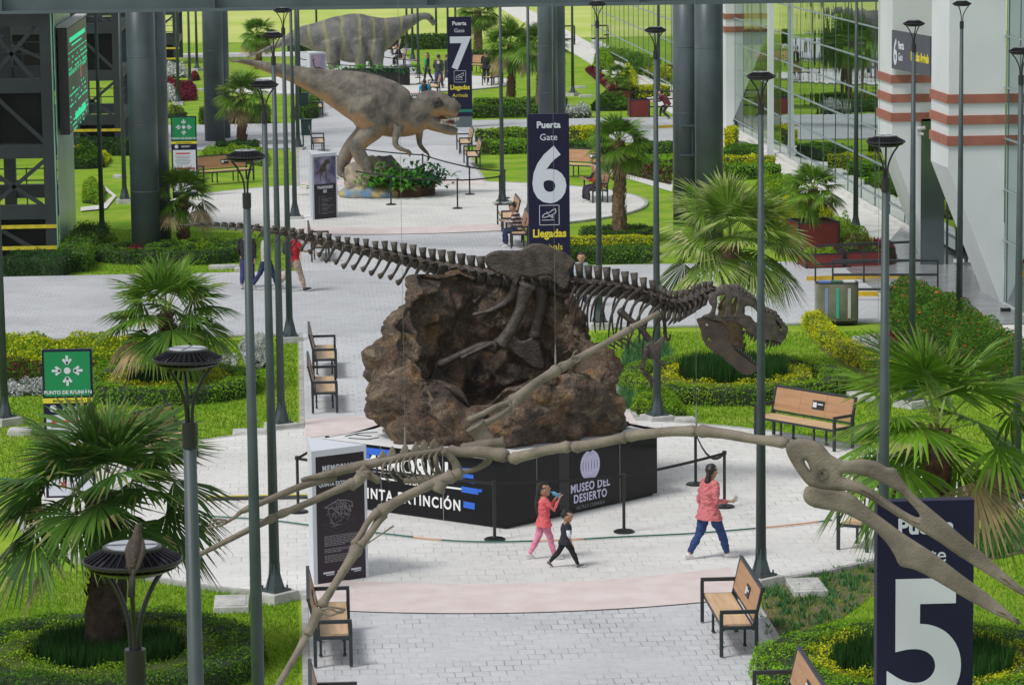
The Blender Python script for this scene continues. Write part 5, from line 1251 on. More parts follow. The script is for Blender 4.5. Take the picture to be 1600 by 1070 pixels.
# tower base hedges
hp_([(14, 428), (108, 428)], 1.6, .55, L_DARK, 'dark hedge along the foot of the near stair tower', rough=.12)
hp_([(112, 426), (128, 400), (147, 378)], .9, .55, L_BOX, 'dark hedge along the glass side of the near stair tower', rough=.12)
hp_([(135, 242), (203, 242)], 1.2, .7, L_DARK, 'dark hedge at the foot of the middle stair tower')
bed(ringpath(G(128, 262), .9, 10), 1.3, L_BOX, 'tall green bush at the corner of the middle stair tower')
bed(ringpath(G(168, 388), .45, 10), .5, L_YGR, 'small feathery bush at the near tower lamp')
bed(pol([(128, 318), (130, 290), (165, 300), (160, 322)]), .5, L_YGR, 'green shrubs bordered by pale stones behind the near tower')
bed(pol([(140, 254), (165, 262), (175, 250), (150, 245)]), .5, L_YEL, 'yellow shrubs behind the middle tower lamp', inner=M_INY)
sheet('white_stone_edge', pol([(126, 326), (160, 322), (176, 308), (150, 290), (160, 290), (182, 308), (166, 328), (126, 332)]), .05, M_TERR)
# far flower beds
bed(pol([(258, 124), (294, 122), (290, 108), (258, 108)]), .5, L_SIL, 'far silver plants beside the farthest tower', name='silver_plant', cat='silver plant', dens=1.2)
bed(pol([(258, 160), (275, 162), (278, 142), (258, 138)]), .45, L_SIL, 'far silver plants left of the red flowers', name='silver_plant', cat='silver plant', dens=1.2)
bed(pol([(278, 160), (308, 158), (306, 140), (284, 138), (262, 126), (260, 134)]), .5, L_RED, 'red flowers at the foot of the far left lamp', name='red_plant', cat='red plant')
bed(pol([(298, 128), (312, 126), (310, 120), (298, 121)]), .4, L_RED, 'small far patch of red flowers left of the far column', name='red_plant', cat='red plant')
bed(ringpath(G(275, 184), .55, 10), .7, L_OLV, 'round olive bush above the far assembly point sign')
hp_([(314, 196), (420, 193)], 1.0, .8, L_BOX, 'hedge behind the far left column')
hp_([(340, 237), (402, 235)], 1.0, .4, L_DARK, 'dark hedge in front of the palm right of the far left column')
bed(pol([(308, 258), (352, 252), (420, 262), (420, 245), (318, 240)]), .45, L_YGR, 'yellow-green low shrubs below the palm at the far left column')
hp_([(466, 188), (480, 187), (482, 155)], 1.0, .6, L_BOX, 'hedge behind the green litter bins')
hp_([(455, 82), (500, 80)], 1.0, .9, L_BOX, 'far hedge behind the long-necked tail')
hp_([(592, 79), (705, 76)], 1.2, .95, L_BOX, 'far hedge under the long neck')
hp_([(735, 98), (835, 95)], 1.2, .7, L_BOX, 'far hedge right of the gate 7 sign')
bed(pol([(926, 112), (960, 112), (958, 92), (930, 92)]), .9, L_YGR, 'far yellow-green bush left of the potted palm', dens=1.4)
bed(pol([(966, 142), (996, 142), (994, 122), (968, 122)]), 1.0, L_YEL, 'far yellow bush right of the potted palm', inner=M_INY, dens=1.4)
bed(pol([(914, 112), (950, 142), (962, 140), (926, 112)]), .5, L_RED, 'far diagonal row of pink-red flowers', name='red_plant', cat='red plant')
hp_([(990, 154), (1040, 152)], 1.2, .6, L_YEL, 'far yellow hedge left of the close columns', inner=M_INY)
bed(ringpath(G(955, 172), 1.0, 12), .9, L_BOX, 'green bush below the far potted palm'); bed(ringpath(G(902, 184), .7, 10), .75, L_SIL, 'pale silver bush right above gate 6 sign', name='silver_plant', cat='silver plant')
hp_([(1003, 118), (1048, 130)], 1.5, 1.2, L_BOX, 'far tall hedge by the glass facade')
# planted soil in the right foreground
soil = [(1192, 925), (1290, 898), (1372, 874), (1372, 925), (1312, 968), (1240, 990), (1196, 1000)]
sheet('planting_soil', pol(soil), .012, M_SOIL)
blades([p[:2] for p in pol(soil)], .13, L_AGA, 1500, .020, 1.0, lab='rows of small green sprigs in the soil behind the empty bench', name='sprig_plants', cat='ground cover', kind='stuff', clump=(150, .07))
sheet('planting_soil', pol([(1525, 845), (1610, 815), (1610, 862), (1525, 880)]), .012, M_SOIL)
blades([p[:2] for p in pol([(1525, 845), (1610, 815), (1610, 862), (1525, 880)])], .22, L_AGA, 900, .022, .9, lab='small green sprigs in the soil right of gate 5 sign', name='sprig_plants', cat='ground cover', kind='stuff', clump=(60, .12))
blades([p[:2] for p in pol([(968, 645), (1030, 640), (1060, 590), (1040, 540), (978, 545), (968, 600)])], .28, L_AGA, 5000, .02, .8, lab='loose blue-green grass right of the rock', name='long_grass', cat='ground cover', kind='stuff')
bed(pol([(985, 648), (1075, 655), (1060, 625), (985, 612)]), .35, L_YGR, 'yellow-green low shrub right of the rock by the lamp foot')
# ivy-like grass on the lawns: short blades, nearest lawns only
M_BLD = leafmat('turf_blade', (.17, .34, .018), (.28, .42, .035), .35, .5, trans=.3)
blades([(-6.5, 42), (-.15, 42), (-.15, 51), (-6.5, 51)], .05, M_BLD, 60000, .012, .9, lab='short turf blades on the near left lawn', name='turf', cat='grass', kind='stuff')
blades([(6.9, 41), (13.5, 41), (13.5, 50), (6.9, 50)], .05, M_BLD, 42000, .012, .9, lab='short turf blades on the near right lawn', name='turf', cat='grass', kind='stuff')
for (poly_, n_, lab_) in (([(-6.3, 58), (-.15, 63.5), (-.15, 77), (-6.3, 77)], 42000, 'short turf blades on the left lawn beside the lamp posts'), ([(7.0, 64), (15.5, 58), (15.5, 76), (7.0, 77)], 46000, 'short turf blades on the lawn right of the rock'), ([(-6.5, 90.6), (-.2, 90.6), (-.2, 100), (-6.5, 103)], 16000, 'short turf blades on the lawn by the big left column')):
    blades(poly_, .05, M_BLD, n_, .020, .9, lab=lab_, name='turf', cat='grass', kind='stuff')
# fern planter and far planter
M_FERN = leafmat('fern_leaf', (.05, .22, .02), (.10, .30, .03), .4, 2.0)
M_FERND = leafmat('fern_dark_leaf', (.015, .09, .03), (.03, .14, .045), .4, 2.0)
def bigleaf(c, n, L, m, lab, name='foliage_plant', spread=(1, 1), z0=.4, grp=None, zs=.05):
    Vs, Fs = [], []; b = 0
    for k in range(n):
        p = np.array([c[0]+rng.normal()*spread[0]*.45, c[1]+rng.normal()*spread[1]*.45, z0+abs(rng.normal())*zs]); a = rng.random()*6.283; e = rng.uniform(.25, 1.35); l = L*rng.uniform(.6, 1.1)
        d = np.array([math.cos(a)*math.cos(e), math.sin(a)*math.cos(e), math.sin(e)]); s = np.cross(d, [0, 0, 1.]); s /= np.linalg.norm(s)
        pts = [(0, .02), (.35, .5), (.7, .6), (1.0, .03)]; V = []
        for t_, w_ in pts:
            q = p+d*l*t_-np.array([0, 0, 1.])*l*.55*t_**2; V += [q-s*w_*l*.22, q+s*w_*l*.22]
        Vs.append(np.array(V)); Fs.append(np.array([(0, 1, 3, 2), (2, 3, 5, 4), (4, 5, 7, 6)])+b); b += 8
    return plantobj(name, [(np.concatenate(Vs), np.concatenate(Fs), 0)], [m], lab, 'plant', grp)
# =================================================================== PLINTH AND ROCK
M_GLOSS = mat('black_gloss_panel', (.006, .006, .008), .20, var=0, spec=.22)
M_WTOP = mat('white_vinyl', (.74, .75, .76), .5, var=.03)
M_BLUE = mat('blue_brush', (.02, .13, .62), .5, var=0)
M_TUBEW = mat('white_letter_face', (.80, .80, .80), .5, var=0)
F_, R_, L_ = G(790, 827, .072), G(1027, 773, .072), G(505, 787, .072); B_ = R_+L_-F_; B_.z = .072
HP = 1.17
plc = (F_+R_+L_+B_)/4; plc.z = .072
pt = thing('plinth', 'black square plinth with white writing under the rock and skeleton', 'plinth', plc)
mb = MB(origin=plc); mb.prism([p.xy for p in (F_, R_, B_, L_)], .11, .072+HP); mb.build('body', M_GLOSS, pt)
mb = MB(origin=plc); ins = lambda p, k: plc+(p-plc)*k
mb.prism([ins(p, .992).xy for p in (F_, R_, B_, L_)], .072+HP, .072+HP+.006); mb.build('top_sheet', M_WTOP, pt)
mb = MB(origin=plc); mb.prism([ins(p, .97).xy for p in (F_, R_, B_, L_)], .076, .11); mb.build('base', M_BLACK, pt)
mb = MB(origin=plc); zt = .072+HP+.012
for (x0, y0, x1, y1) in ((540, 681, 562, 676), (562, 676, 590, 675), (545, 684, 575, 686), (575, 686, 592, 683), (556, 679, 580, 681), (966, 668, 990, 664), (970, 672, 984, 668)):
    mb.bar(G(x0, y0, zt), G(x1, y1, zt), .05, .004)
mb.build('top_drawing', M_BLACK, pt)
def face(A, B):
    d = (B-A); W = d.length; d.normalize(); n = Vector((d.y, -d.x, 0))
    def at(u, v, off=.004): return A+d*(u*W)+Vector((0, 0, v))+n*off
    Mx = Matrix(((d.x, 0, n.x, 0), (d.y, 0, n.y, 0), (0, 1, 0, 0), (0, 0, 0, 1)))
    return W, d, n, at, Mx
W, d, n, at, Mx = face(L_, F_)
def plet(name, s, size, u, v, m, wt=.0, al='CENTER', sx=1, sp=1): return lettering(name, s, size, Matrix.Translation(at(u, v, .006)) @ Mx, m, pt, wt, al, .004, sx, sp, plc)
plet('plinth_title', 'MEMORIAL', .44, .48, .72, M_TUBEW, .016, sx=.86, sp=1.1)
plet('plinth_title', 'DE LA', .11, .50, .56, M_TUBEW, .003)
plet('plinth_title', 'QUINTA EXTINCIÓN', .26, .46, .22, M_TUBEW, .006, sx=.84, sp=1.24)
mb = MB(origin=plc); mb.bar(at(.10, .60), at(.42, .60), .03, .006, up=n); mb.bar(at(.57, .60), at(.80, .60), .03, .006, up=n); mb.build('rule', M_TUBEW, pt)
mb = MB(origin=plc)
for (u0, v0, u1, v1, w_) in ((.76, .93, .82, .95, .07), (.775, .84, .835, .84, .07), (.77, .76, .84, .75, .05), (.77, .60, .86, .59, .10), (.85, .61, .88, .62, .05), (.78, .34, .84, .33, .11), (.24, 1.06, .40, 1.06, .12), (.24, .97, .27, .97, .10), (.42, 1.04, .48, 1.06, .07)):
    mb = MB(origin=plc); mb.bar(at(u0, v0, .008), at(u1, v1, .008), w_, .005, up=n); mb.build('blue_brush_mark', M_BLUE, pt)
M_SEAM = mat('panel_seam', (.22, .23, .23), .5, var=0)
for A, B, us in ((L_, F_, (.33, .67)), (F_, R_, (.20, .745))):
    W, d, n, at, Mx = face(A, B)
    for u in us:
        mb = MB(origin=plc); mb.bar(at(u, .01, .002), at(u, HP-.01, .002), .012, .003, up=n); mb.build('seam', M_SEAM, pt)
W, d, n, at, Mx = face(F_, R_)
mb = MB(origin=plc); mb.bar(at(.375, .12, .002), at(.375, HP-.05, .002), .26, .003, up=n); mb.build('dark_strip', M_BLACK, pt)
mb = MB(origin=plc); c0 = (.545, .80)        # cactus mark
M_LIL = mat('lilac_print', (.58, .57, .78), .5, var=0)
for k in range(-3, 4):
    pts = []; u = k*.072
    for q in range(9):
        t_ = -1+q/4; w_ = math.sqrt(max(0, 1-t_*t_*.93)); pts.append(((c0[0]*W+u*w_*1.05)/W, c0[1]+.235*t_))
    for a, b in zip(pts, pts[1:]): mb.bar(at(a[0], a[1], .006), at(b[0], b[1], .006), .060, .004, up=n)
mb.build('cactus_mark', M_LIL, pt)
lettering('museum_words', 'MUSEO DEL', .205, Matrix.Translation(at(.545, .375, .006)) @ Mx, M_LIL, pt, .005, 'CENTER', .003, .86, 1.14, plc)
lettering('museum_words', 'DESIERTO', .205, Matrix.Translation(at(.545, .19, .006)) @ Mx, M_LIL, pt, .005, 'CENTER', .003, .86, 1.14, plc)
lettering('museum_words', 'SALTILLO COAHUILA', .085, Matrix.Translation(at(.545, .07, .006)) @ Mx, M_SEAM, pt, .0, 'CENTER', .003, .88, 1.05, plc)

# cave-like rock: thick bowl with a high back
def rockmat():
    rough_ = .72
    m = mat('cave_rock', (.160, .112, .078), .70, var=.1, scale=1.3, col2=(.040, .033, .031), detail=10, bump=1.0, bscale=9, spec=.3)
    t = m.node_tree; b = t.nodes['Principled BSDF']; src = b.inputs['Base Color'].links[0].from_socket; N = t.nodes.new; L = t.links.new
    tc = N('ShaderNodeTexCoord')
    def layer(src, col, sc, lo, hi):
        n_ = N('ShaderNodeTexNoise'); n_.inputs['Scale'].default_value = sc; n_.inputs['Detail'].default_value = 8; n_.inputs['Distortion'].default_value = .8
        mpv = N('ShaderNodeMapping'); mpv.inputs['Location'].default_value = (sc*3.1, sc*7.7, sc); L(tc.outputs['Object'], mpv.inputs[0]); L(mpv.outputs[0], n_.inputs['Vector'])
        r_ = N('ShaderNodeMapRange'); r_.inputs[1].default_value = lo; r_.inputs[2].default_value = hi; L(n_.outputs[0], r_.inputs[0])
        mx = N('ShaderNodeMix'); mx.data_type = 'RGBA'; L(r_.outputs[0], mx.inputs[0]); L(src, mx.inputs[6]); mx.inputs[7].default_value = (*col, 1); return mx.outputs[2]
    s = layer(src, (.25, .15, .07), 1.5, .53, .66); s = layer(s, (.29, .225, .165), 2.4, .52, .68); s = layer(s, (.22, .085, .055), 3.3, .58, .70); s = layer(s, (.40, .32, .25), 8.0, .62, .80)
    nf_ = N('ShaderNodeTexNoise'); nf_.inputs['Scale'].default_value = 24; nf_.inputs['Detail'].default_value = 8; nf_.inputs['Roughness'].default_value = .75; L(tc.outputs['Object'], nf_.inputs['Vector'])
    rf_ = N('ShaderNodeMapRange'); rf_.inputs[1].default_value = .33; rf_.inputs[2].default_value = .67; rf_.inputs[3].default_value = .45; rf_.inputs[4].default_value = 1.5; L(nf_.outputs[0], rf_.inputs[0])
    hv = N('ShaderNodeHueSaturation'); L(rf_.outputs[0], hv.inputs['Value']); L(s, hv.inputs['Color']); s = hv.outputs[0]
    for nd in t.nodes:
        if nd.type == 'BUMP': nd.inputs['Distance'].default_value = .14
        if nd.type == 'TEX_NOISE': nd.inputs['Roughness'].default_value = .68
    L(s, b.inputs['Base Color']); return m
M_ROCK = rockmat()
rc = P(776, 650, 56.3); rc = Vector((rc.x, 56.3, .072+HP))
NA, NT = 420, 150
def interp(x, pts):
    for (a, va), (b, vb) in zip(pts, pts[1:]):
        if a <= x <= b: t = (x-a)/(b-a); t = t*t*(3-2*t); return va+(vb-va)*t
    return pts[-1][1]
hts = [(0, 1.4), (14, 1.75), (32, 2.35), (50, 2.7), (70, 2.75), (90, 2.7), (120, 2.75), (145, 2.6), (165, 2.35), (182, 1.9), (200, 1.5), (222, 1.08), (240, 1.15), (252, .78), (262, .72), (275, 1.0), (300, 1.12), (325, 1.05), (338, .92), (350, 1.15), (360, 1.4)]
rv = []
for i in range(NA):
    a = 360*i/NA; ar = R(a); h = interp(a, hts)+.16*mnoise.noise(Vector((a*.055, 1.7, 0)))
    ca, sa = math.cos(ar), math.sin(ar)
    prof = [(.88, -.0), (.93, .14), (.98, .32), (1.0, .52), (.98, .72), (.93, .87), (.86, .96), (.78, 1.0), (.74, .95), (.72, .82), (.72, .60), (.72, .30), (.68, .12), (.45, .05), (.2, .03), (.02, .03)]
    for k in range(NT):
        u = k/(NT-1)*(len(prof)-1); q = min(int(u), len(prof)-2); f = u-q; r = prof[q][0]+(prof[q+1][0]-prof[q][0])*f; z = prof[q][1]+(prof[q+1][1]-prof[q][1])*f
        zz = z*h if k < NT*.85 else z*h
        lean = .0 if z < .3 else (z-.3)*h*.10
        # the walls lean inward where they are high
        rx, ry = 2.16, 1.98; s = r-(max(0, h-1.5)*(.16 if k < NT*.5 else .05)*max(0, z-.45))
        p = Vector((ca*rx*s, sa*ry*s, zz))
        nrm = Vector((ca/rx, sa/ry, .25*(z-.4))).normalized(); 
        if k > NT*.5: nrm = -nrm
        cell = p*1.05+Vector((3, 7, 1))+.25*mnoise.noise_vector(p*1.3); dst, _ = mnoise.voronoi(cell); bould = .62-dst[0]
        cell2 = p*2.6+.3*mnoise.noise_vector(p*2); d2, _ = mnoise.voronoi(cell2)
        amp = 1.0 if k < NT*.8 else .5
        rid = 1-abs(mnoise.noise(p*2.6+Vector((9, 2, 4))))*2; dsp = (.62*bould-.04+.26*(.45-d2[0])+.05*mnoise.noise(p*2.0)+.06*rid+.05*mnoise.noise(Vector((p.x*5, p.y*5, p.z*11)))+.03*mnoise.noise(p*14))*amp
        p += nrm*dsp
        if p.z < 0: p.z = 0
        rv.append(p)
rf = [(i*NT+k, ((i+1) % NA)*NT+k, ((i+1) % NA)*NT+k+1, i*NT+k+1) for i in range(NA) for k in range(NT-1)]
rk = MB(); rk.add(rv, rf); rock = rk.build('cave_rock', M_ROCK, smooth=True); rock.location = rc
tag(rock, 'big hollow brown boulder like a cave mouth standing on the plinth', 'rock')

# =================================================================== SKELETONS
M_BONE = mat('fossil_bone', (.028, .022, .019), .45, var=.15, scale=6, col2=(.088, .068, .055), bump=.6, bscale=26)
M_BONEP = mat('pale_bone', (.25, .212, .168), .75, var=.12, scale=3.2, col2=(.13, .108, .085), bump=.35, bscale=45)
def ipl(pts, x):
    for a, b in zip(pts, pts[1:]):
        if a[0] <= x <= b[0]: return a[1]+(b[1]-a[1])*(x-a[0])/(b[0]-a[0])
    return pts[-1][1] if x > pts[-1][0] else pts[0][1]
def bone(mb, pts, rad, Y, n=9, knob=1.25, sub=4, flat=None, org=None):
    """pts px list, rad px; Y number or list -> tapered bone with swollen ends"""
    Ys = Y if isinstance(Y, (list, tuple)) else [Y]*len(pts); rs = rad if isinstance(rad, (list, tuple)) else [rad]*len(pts)
    W_ = [P(p[0], p[1], y) for p, y in zip(pts, Ys)]; RR = [r/S(y) for r, y in zip(rs, Ys)]
    c = catmull(W_, sub); m = len(c); r2 = []
    for i in range(m):
        u = i/(m-1)*(len(RR)-1); q = min(int(u), len(RR)-2); r2.append(RR[q]+(RR[q+1]-RR[q])*(u-q))
    if knob != 1:
        r2[0] *= .7*knob; r2[-1] *= .7*knob
        if m > 2: r2[1] *= knob; r2[-2] *= knob
    mb.tube(c, r2, n, flat=flat, jit=.10)
YT = 57.3
so = P(840, 440, YT); ts_ = thing('tyrannosaurus_skeleton', 'dark tyrannosaurus skeleton mounted over the hollow rock', 'skeleton', so)
Yc = lambda x: YT+(840-x)*.0045 if x < 840 else YT-(x-840)*.0022
SP = [(272, 353, 1), (300, 351, 2), (340, 351, 3), (380, 354, 4), (430, 362, 5), (480, 372, 6), (530, 385, 7.2), (580, 395, 8.5), (620, 403, 10), (660, 413, 12), (700, 423, 14), (740, 430, 15), (790, 439, 15), (850, 443, 15), (900, 447, 15), (950, 451, 14), (1000, 460, 12.5), (1035, 472, 12.5), (1052, 479, 13), (1070, 476, 13.5), (1088, 467, 12.5), (1102, 459, 11), (1116, 455, 9)]
def onsp(x): return ipl([(a, b) for a, b, c in SP], x), ipl([(a, c) for a, b, c in SP], x)
random.seed(4)
def vertebrae(name, x0, x1, step, sph, spw, chev, tr=True):
    mb = MB(origin=so); x = x0
    while x < x1:
        y, r = onsp(x); st = step(x); y2, _ = onsp(x+st); Y = Yc(x); s = S(Y)
        a, b = P(x, y, Y), P(x+st*.94, y+(y2-y)*.94, Y); d = (b-a)
        mb.tube([a, a+d*.12, a+d*.5, a+d*.88, b], [r/s*.86, r/s*1.02, r/s*.78, r/s*1.02, r/s*.86], 12, jit=.06)
        h, w_ = sph(x), spw(x)
        if h > 1:
            mx, my = x+st*.5, (y+y2)/2-r*.6; hh = h*(1+random.uniform(-.08, .08))
            q = [P(mx-w_*.30, my, Y), P(mx-w_*.34-hh*.03, my-hh*.5, Y), P(mx-w_*.48-hh*.05, my-hh, Y), P(mx+w_*.5-hh*.05, my-hh*1.02, Y), P(mx+w_*.34, my-hh*.5, Y), P(mx+w_*.5, my, Y)]
            t_ = Vector((0, .045 if w_ > 6 else .025, 0)); vs = [v-t_ for v in q]+[v+t_ for v in q]
            mb.add(vs, [(0, 1, 2, 3, 4, 5), (11, 10, 9, 8, 7, 6)]+[(i, 6+i, 6+(i+1) % 6, (i+1) % 6) for i in range(6)])
            # arch with processes
            c = P(mx, my+r*.1, Y); mb.tube([c+Vector((-w_*.8/s, 0, .03)), c+Vector((w_*.9/s, 0, -.0))], [r*.42/s, r*.36/s], 7, jit=.3)
            if tr and r > 5:
                for sg in (-1, 1): mb.bar(c+Vector((0, sg*.05, 0)), c+Vector((.02, sg*(.10+r*1.6/s), .03)), w_*.55/s, .03)
        L = chev(x)*random.uniform(.72, .92)
        if L > 3:
            cx, cy = x, y+r*.8
            pp = [(cx, cy), (cx-L*.22, cy+L*.45), (cx-L*.48, cy+L*.80), (cx-L*.70, cy+L*.93)]
            mb.tube(catmull([P(px_, py_, Y) for px_, py_ in pp], 3), [3.2/s, 2.6/s, 2.3/s, 2.2/s, 2.2/s, 2.6/s, 3.6/s, 4.6/s, 5.0/s, 3.2/s] if L > 14 else 1.6/s, 7)
        x += st
    return mb.build(name, M_BONE, ts_, smooth=True)
vertebrae('tail_vertebrae', 276, 770, lambda x: ipl([(276, 11), (450, 14.2), (770, 15.4)], x), lambda x: ipl([(276, 0), (330, 2), (380, 4), (440, 7), (500, 11), (560, 14), (620, 18), (680, 21), (760, 23)], x),
          lambda x: ipl([(276, 3), (400, 8), (480, 10), (560, 10), (640, 12), (700, 14.5), (760, 16)], x), lambda x: ipl([(276, 0), (330, 2), (380, 7), (440, 14), (500, 21), (560, 27), (640, 32), (700, 36), (760, 36)], x))
vertebrae('back_vertebrae', 770, 1040, lambda x: 14.3, lambda x: ipl([(770, 16), (880, 26), (1000, 22), (1040, 16)], x), lambda x: ipl([(770, 14), (960, 13), (1040, 10)], x), lambda x: 0)
vertebrae('neck_vertebrae', 1034, 1112, lambda x: 9.0, lambda x: ipl([(1034, 15), (1060, 15), (1100, 12), (1112, 8)], x), lambda x: 8.5, lambda x: 0)
mb = MB(origin=so)     # neck ribs
for k in range(9):
    x = 1040+k*8; y, r = onsp(x)
    for dy in (-.12, .12): mb.tube([P(x, y+r*.3, Yc(x)+dy), P(x-3, y+r+6, Yc(x)+dy*1.4), P(x-12, y+r+18-k*.8, Yc(x)+dy)], [.05, .04, .012], 6)
mb.build('neck_ribs', M_BONE, ts_, smooth=True)
def c2(x, y): return (760+x/4.654, 370+y/4.654)
def c3(x, y): return (980+x/5.35, 420+y/5.35)
near = [[c2(665, 345), c2(620, 420), c2(590, 560)], [c2(735, 345), c2(665, 400), c2(590, 580)], [c2(810, 335), c2(720, 400), c2(660, 500), c2(640, 640)], [c2(870, 335), c2(770, 410), c2(712, 520), c2(690, 640)],
        [c2(925, 350), c2(830, 410), c2(775, 500), c2(755, 620)], [c2(985, 345), c2(895, 410), c2(840, 530), c2(825, 680)], [c2(1065, 380), c2(970, 450), c2(905, 590), c2(885, 760)], [c2(1130, 380), c2(1040, 440), c2(960, 600), c2(930, 800)],
        [c3(160, 215), c3(60, 300), c3(15, 420), c3(-15, 560)], [c3(245, 250), c3(140, 330), c3(60, 480), c3(10, 640)], [c3(300, 290), c3(220, 350), c3(140, 470), c3(90, 580)]]
for k, q in enumerate(near):
    n_ = len(q); mb = MB(origin=so); Y0 = Yc(q[0][0]); bone(mb, q, [2.6]+[2.2]*(n_-2)+[1.0], [Y0-.12]+[Y0-.62]*(n_-2)+[Y0-.40], 7, 1.0); mb.build('rib', M_BONE, ts_, smooth=True)
    mb = MB(origin=so); q2 = [(x+4+6*i, y+3+3*i) for i, (x, y) in enumerate(q)]; bone(mb, q2, [2.3]+[1.8]*(n_-2)+[1.0], [Y0+.12]+[Y0+.62]*(n_-2)+[Y0+.4], 7, 1.0); mb.build('rib', M_BONE, ts_, smooth=True)
IL = [(758, 402), (773, 393), (795, 392), (814, 391), (827, 383), (840, 381), (855, 384), (868, 390), (880, 394), (893, 404), (898, 411), (889, 424), (891, 434), (887, 447), (880, 452), (868, 441), (861, 431), (846, 430), (835, 434), (824, 433), (814, 432), (807, 447), (802, 441), (792, 432), (775, 426), (762, 416)]
def pfn(Y0, tap=None): return lambda x, y, z: P(x, y, Y0+z/87*(1 if tap is None else tap(x)))
for nm, dy in (('hip_bone', -.38), ('hip_bone', .38)):
    plate(nm, IL, [], pfn(YT+dy), 6, 4, M_BONE, ts_, so)
def tb(name, items, m=M_BONE, par=None, org=None, flat=None):
    mb = MB(origin=org if org is not None else so)
    for it in items: bone(mb, *it)
    return mb.build(name, m, par or ts_, smooth=True)
yn, yf_ = YT-.52, YT+.45
tb('thigh_bone', [([(826, 443), (819, 460), (815, 480), (806, 500), (794, 522), (781, 541)], [13, 11, 9, 9, 10, 12], yn)])
tb('shin_bone', [([(778, 543), (752, 541), (722, 553), (682, 572)], [10, 7, 6, 6], yn), ([(770, 536), (748, 546), (720, 560)], [4, 3, 3], yn-.12)])
tb('foot', [([(684, 571), (676, 588), (674, 606)], [5, 4, 4], yn), ([(676, 598), (690, 602), (702, 606)], [3.5, 3, 1.5], yn-.1), ([(674, 600), (664, 604), (656, 608)], [3.5, 3, 1.5], yn-.2), ([(676, 600), (680, 608), (684, 613)], [3.5, 3, 1.5], yn-.35)])
tb('pubis', [([(846, 447), (846, 475), (839, 505), (836, 530)], [10, 9, 9, 9], YT-.1)])
plate('pubic_boot', [(800, 524), (814, 533), (826, 530), (838, 522), (846, 545), (852, 574), (838, 577), (820, 565), (795, 543)], [], pfn(YT-.1), 7, 4, M_BONE, ts_, so)
tb('ischium', [([(808, 446), (796, 468), (778, 480), (760, 487), (738, 492)], [8, 7, 5, 3.5, 2.5], YT-.15)])
tb('thigh_bone', [([(858, 440), (874, 470), (888, 495), (897, 512)], [11, 9, 9, 10], yf_)])
tb('shin_bone', [([(899, 512), (880, 522), (860, 535), (838, 550)], [9, 7, 6, 6], yf_)])
tb('foot', [([(838, 550), (820, 562), (812, 590)], [5, 4, 4], yf_), ([(812, 588), (800, 594)], [3, 1.5], yf_), ([(812, 588), (824, 594)], [3, 1.5], yf_-.2)])
mb = MB(origin=so)
for k in range(9):
    x0 = 880+k*10; bone(mb, [(x0, 552-k*2.6), (x0+16, 545-k*2), (x0+34, 543-k*1.0+8)], [2, 2, 1], YT-.35+.05*(k % 3), 5, 1)
mb.build('belly_ribs', M_BONE, ts_, smooth=True)
ya = YT-1.02
tb('shoulder_blade', [([(967, 484), (982, 498), (1002, 514), (1014, 532)], [6.5, 5, 4.5, 6], ya, 9, 1.1)])
plate('coracoid', [c3(150, 650), c3(200, 605), (1024, 536), c3(290, 568), c3(312, 590), c3(288, 655), c3(240, 742), c3(180, 745), c3(158, 690)], [], pfn(ya), 5, 3, M_BONE, ts_, so)
tb('upper_arm', [([c3(165, 660), c3(140, 750), c3(122, 840)], [4.5, 3.6, 3.6], ya-.1)])
tb('forearm', [([c3(122, 838), c3(175, 890), c3(205, 925)], [2.8, 2.3, 2.4], ya-.1, 7), ([c3(118, 848), c3(165, 905), c3(195, 940)], [2.2, 1.9, 2], ya-.14, 7)])
tb('hand', [([c3(205, 925), c3(225, 940), c3(255, 958)], [2.2, 1.7, .7], ya-.1, 6), ([c3(198, 935), c3(205, 970), c3(200, 1005)], [2.2, 2.4, 1.0], ya-.1, 6)])
tb('upper_arm', [([c3(300, 370), c3(312, 450), c3(318, 560)], [4, 3, 3], ya+.9), ([c3(318, 560), c3(340, 600), c3(362, 560), c3(350, 552)], [2.5, 2, 1.6, 1], ya+.9)])
tb('forearm', [([c3(230, 745), c3(285, 790), c3(335, 790)], [2.6, 2.2, 1], ya+.8, 7), ([c3(235, 750), c3(290, 800), c3(325, 840)], [2.4, 2, 1], ya+.8, 7)])
# skull: two side plates joined along the roof
SK = [c3(*p) for p in ((682, 250), (700, 222), (745, 198), (790, 180), (830, 162), (835, 128), (850, 145), (915, 165), (960, 185), (1000, 220), (1040, 258), (1085, 300), (1105, 345), (1170, 368), (1230, 392), (1275, 430), (1312, 475), (1326, 510), (1320, 560), (1292, 612), (1240, 598), (1170, 592), (1100, 590), (1055, 560), (1000, 515), (930, 452), (850, 432), (780, 440), (720, 425), (660, 412), (625, 402), (650, 385), (690, 370), (712, 320), (690, 290))]
H1 = [c3(*p) for p in ((752, 232), (790, 218), (826, 222), (826, 300), (812, 388), (770, 396), (734, 380), (748, 300))]
H2 = [c3(*p) for p in ((975, 325), (1000, 308), (1040, 315), (1078, 345), (1098, 400), (1095, 450), (1060, 440), (1030, 400), (985, 385), (965, 360))]
H3 = [c3(*p) for p in ((880, 250), (915, 235), (925, 290), (910, 360), (885, 390), (872, 330))]
H4 = [c3(*p) for p in ((1238, 428), (1262, 445), (1288, 490), (1282, 520), (1262, 480))]
Ys = Yc(1150)
def skf(sg): return lambda x, y, z: P(x, y, Ys+sg*(.30*(1-max(0, min(1, (x-1110)/115))**1.5*.85)-.10*max(0, min(1, (470-y)/25)))+z/87)
for sg in (-1, 1):
    o = plate('skull_side', SK, [H1, H2, H3, H4], skf(sg), 7.0, 3.0, M_BONE, ts_, so, sub=3)
mb = MB(origin=so)
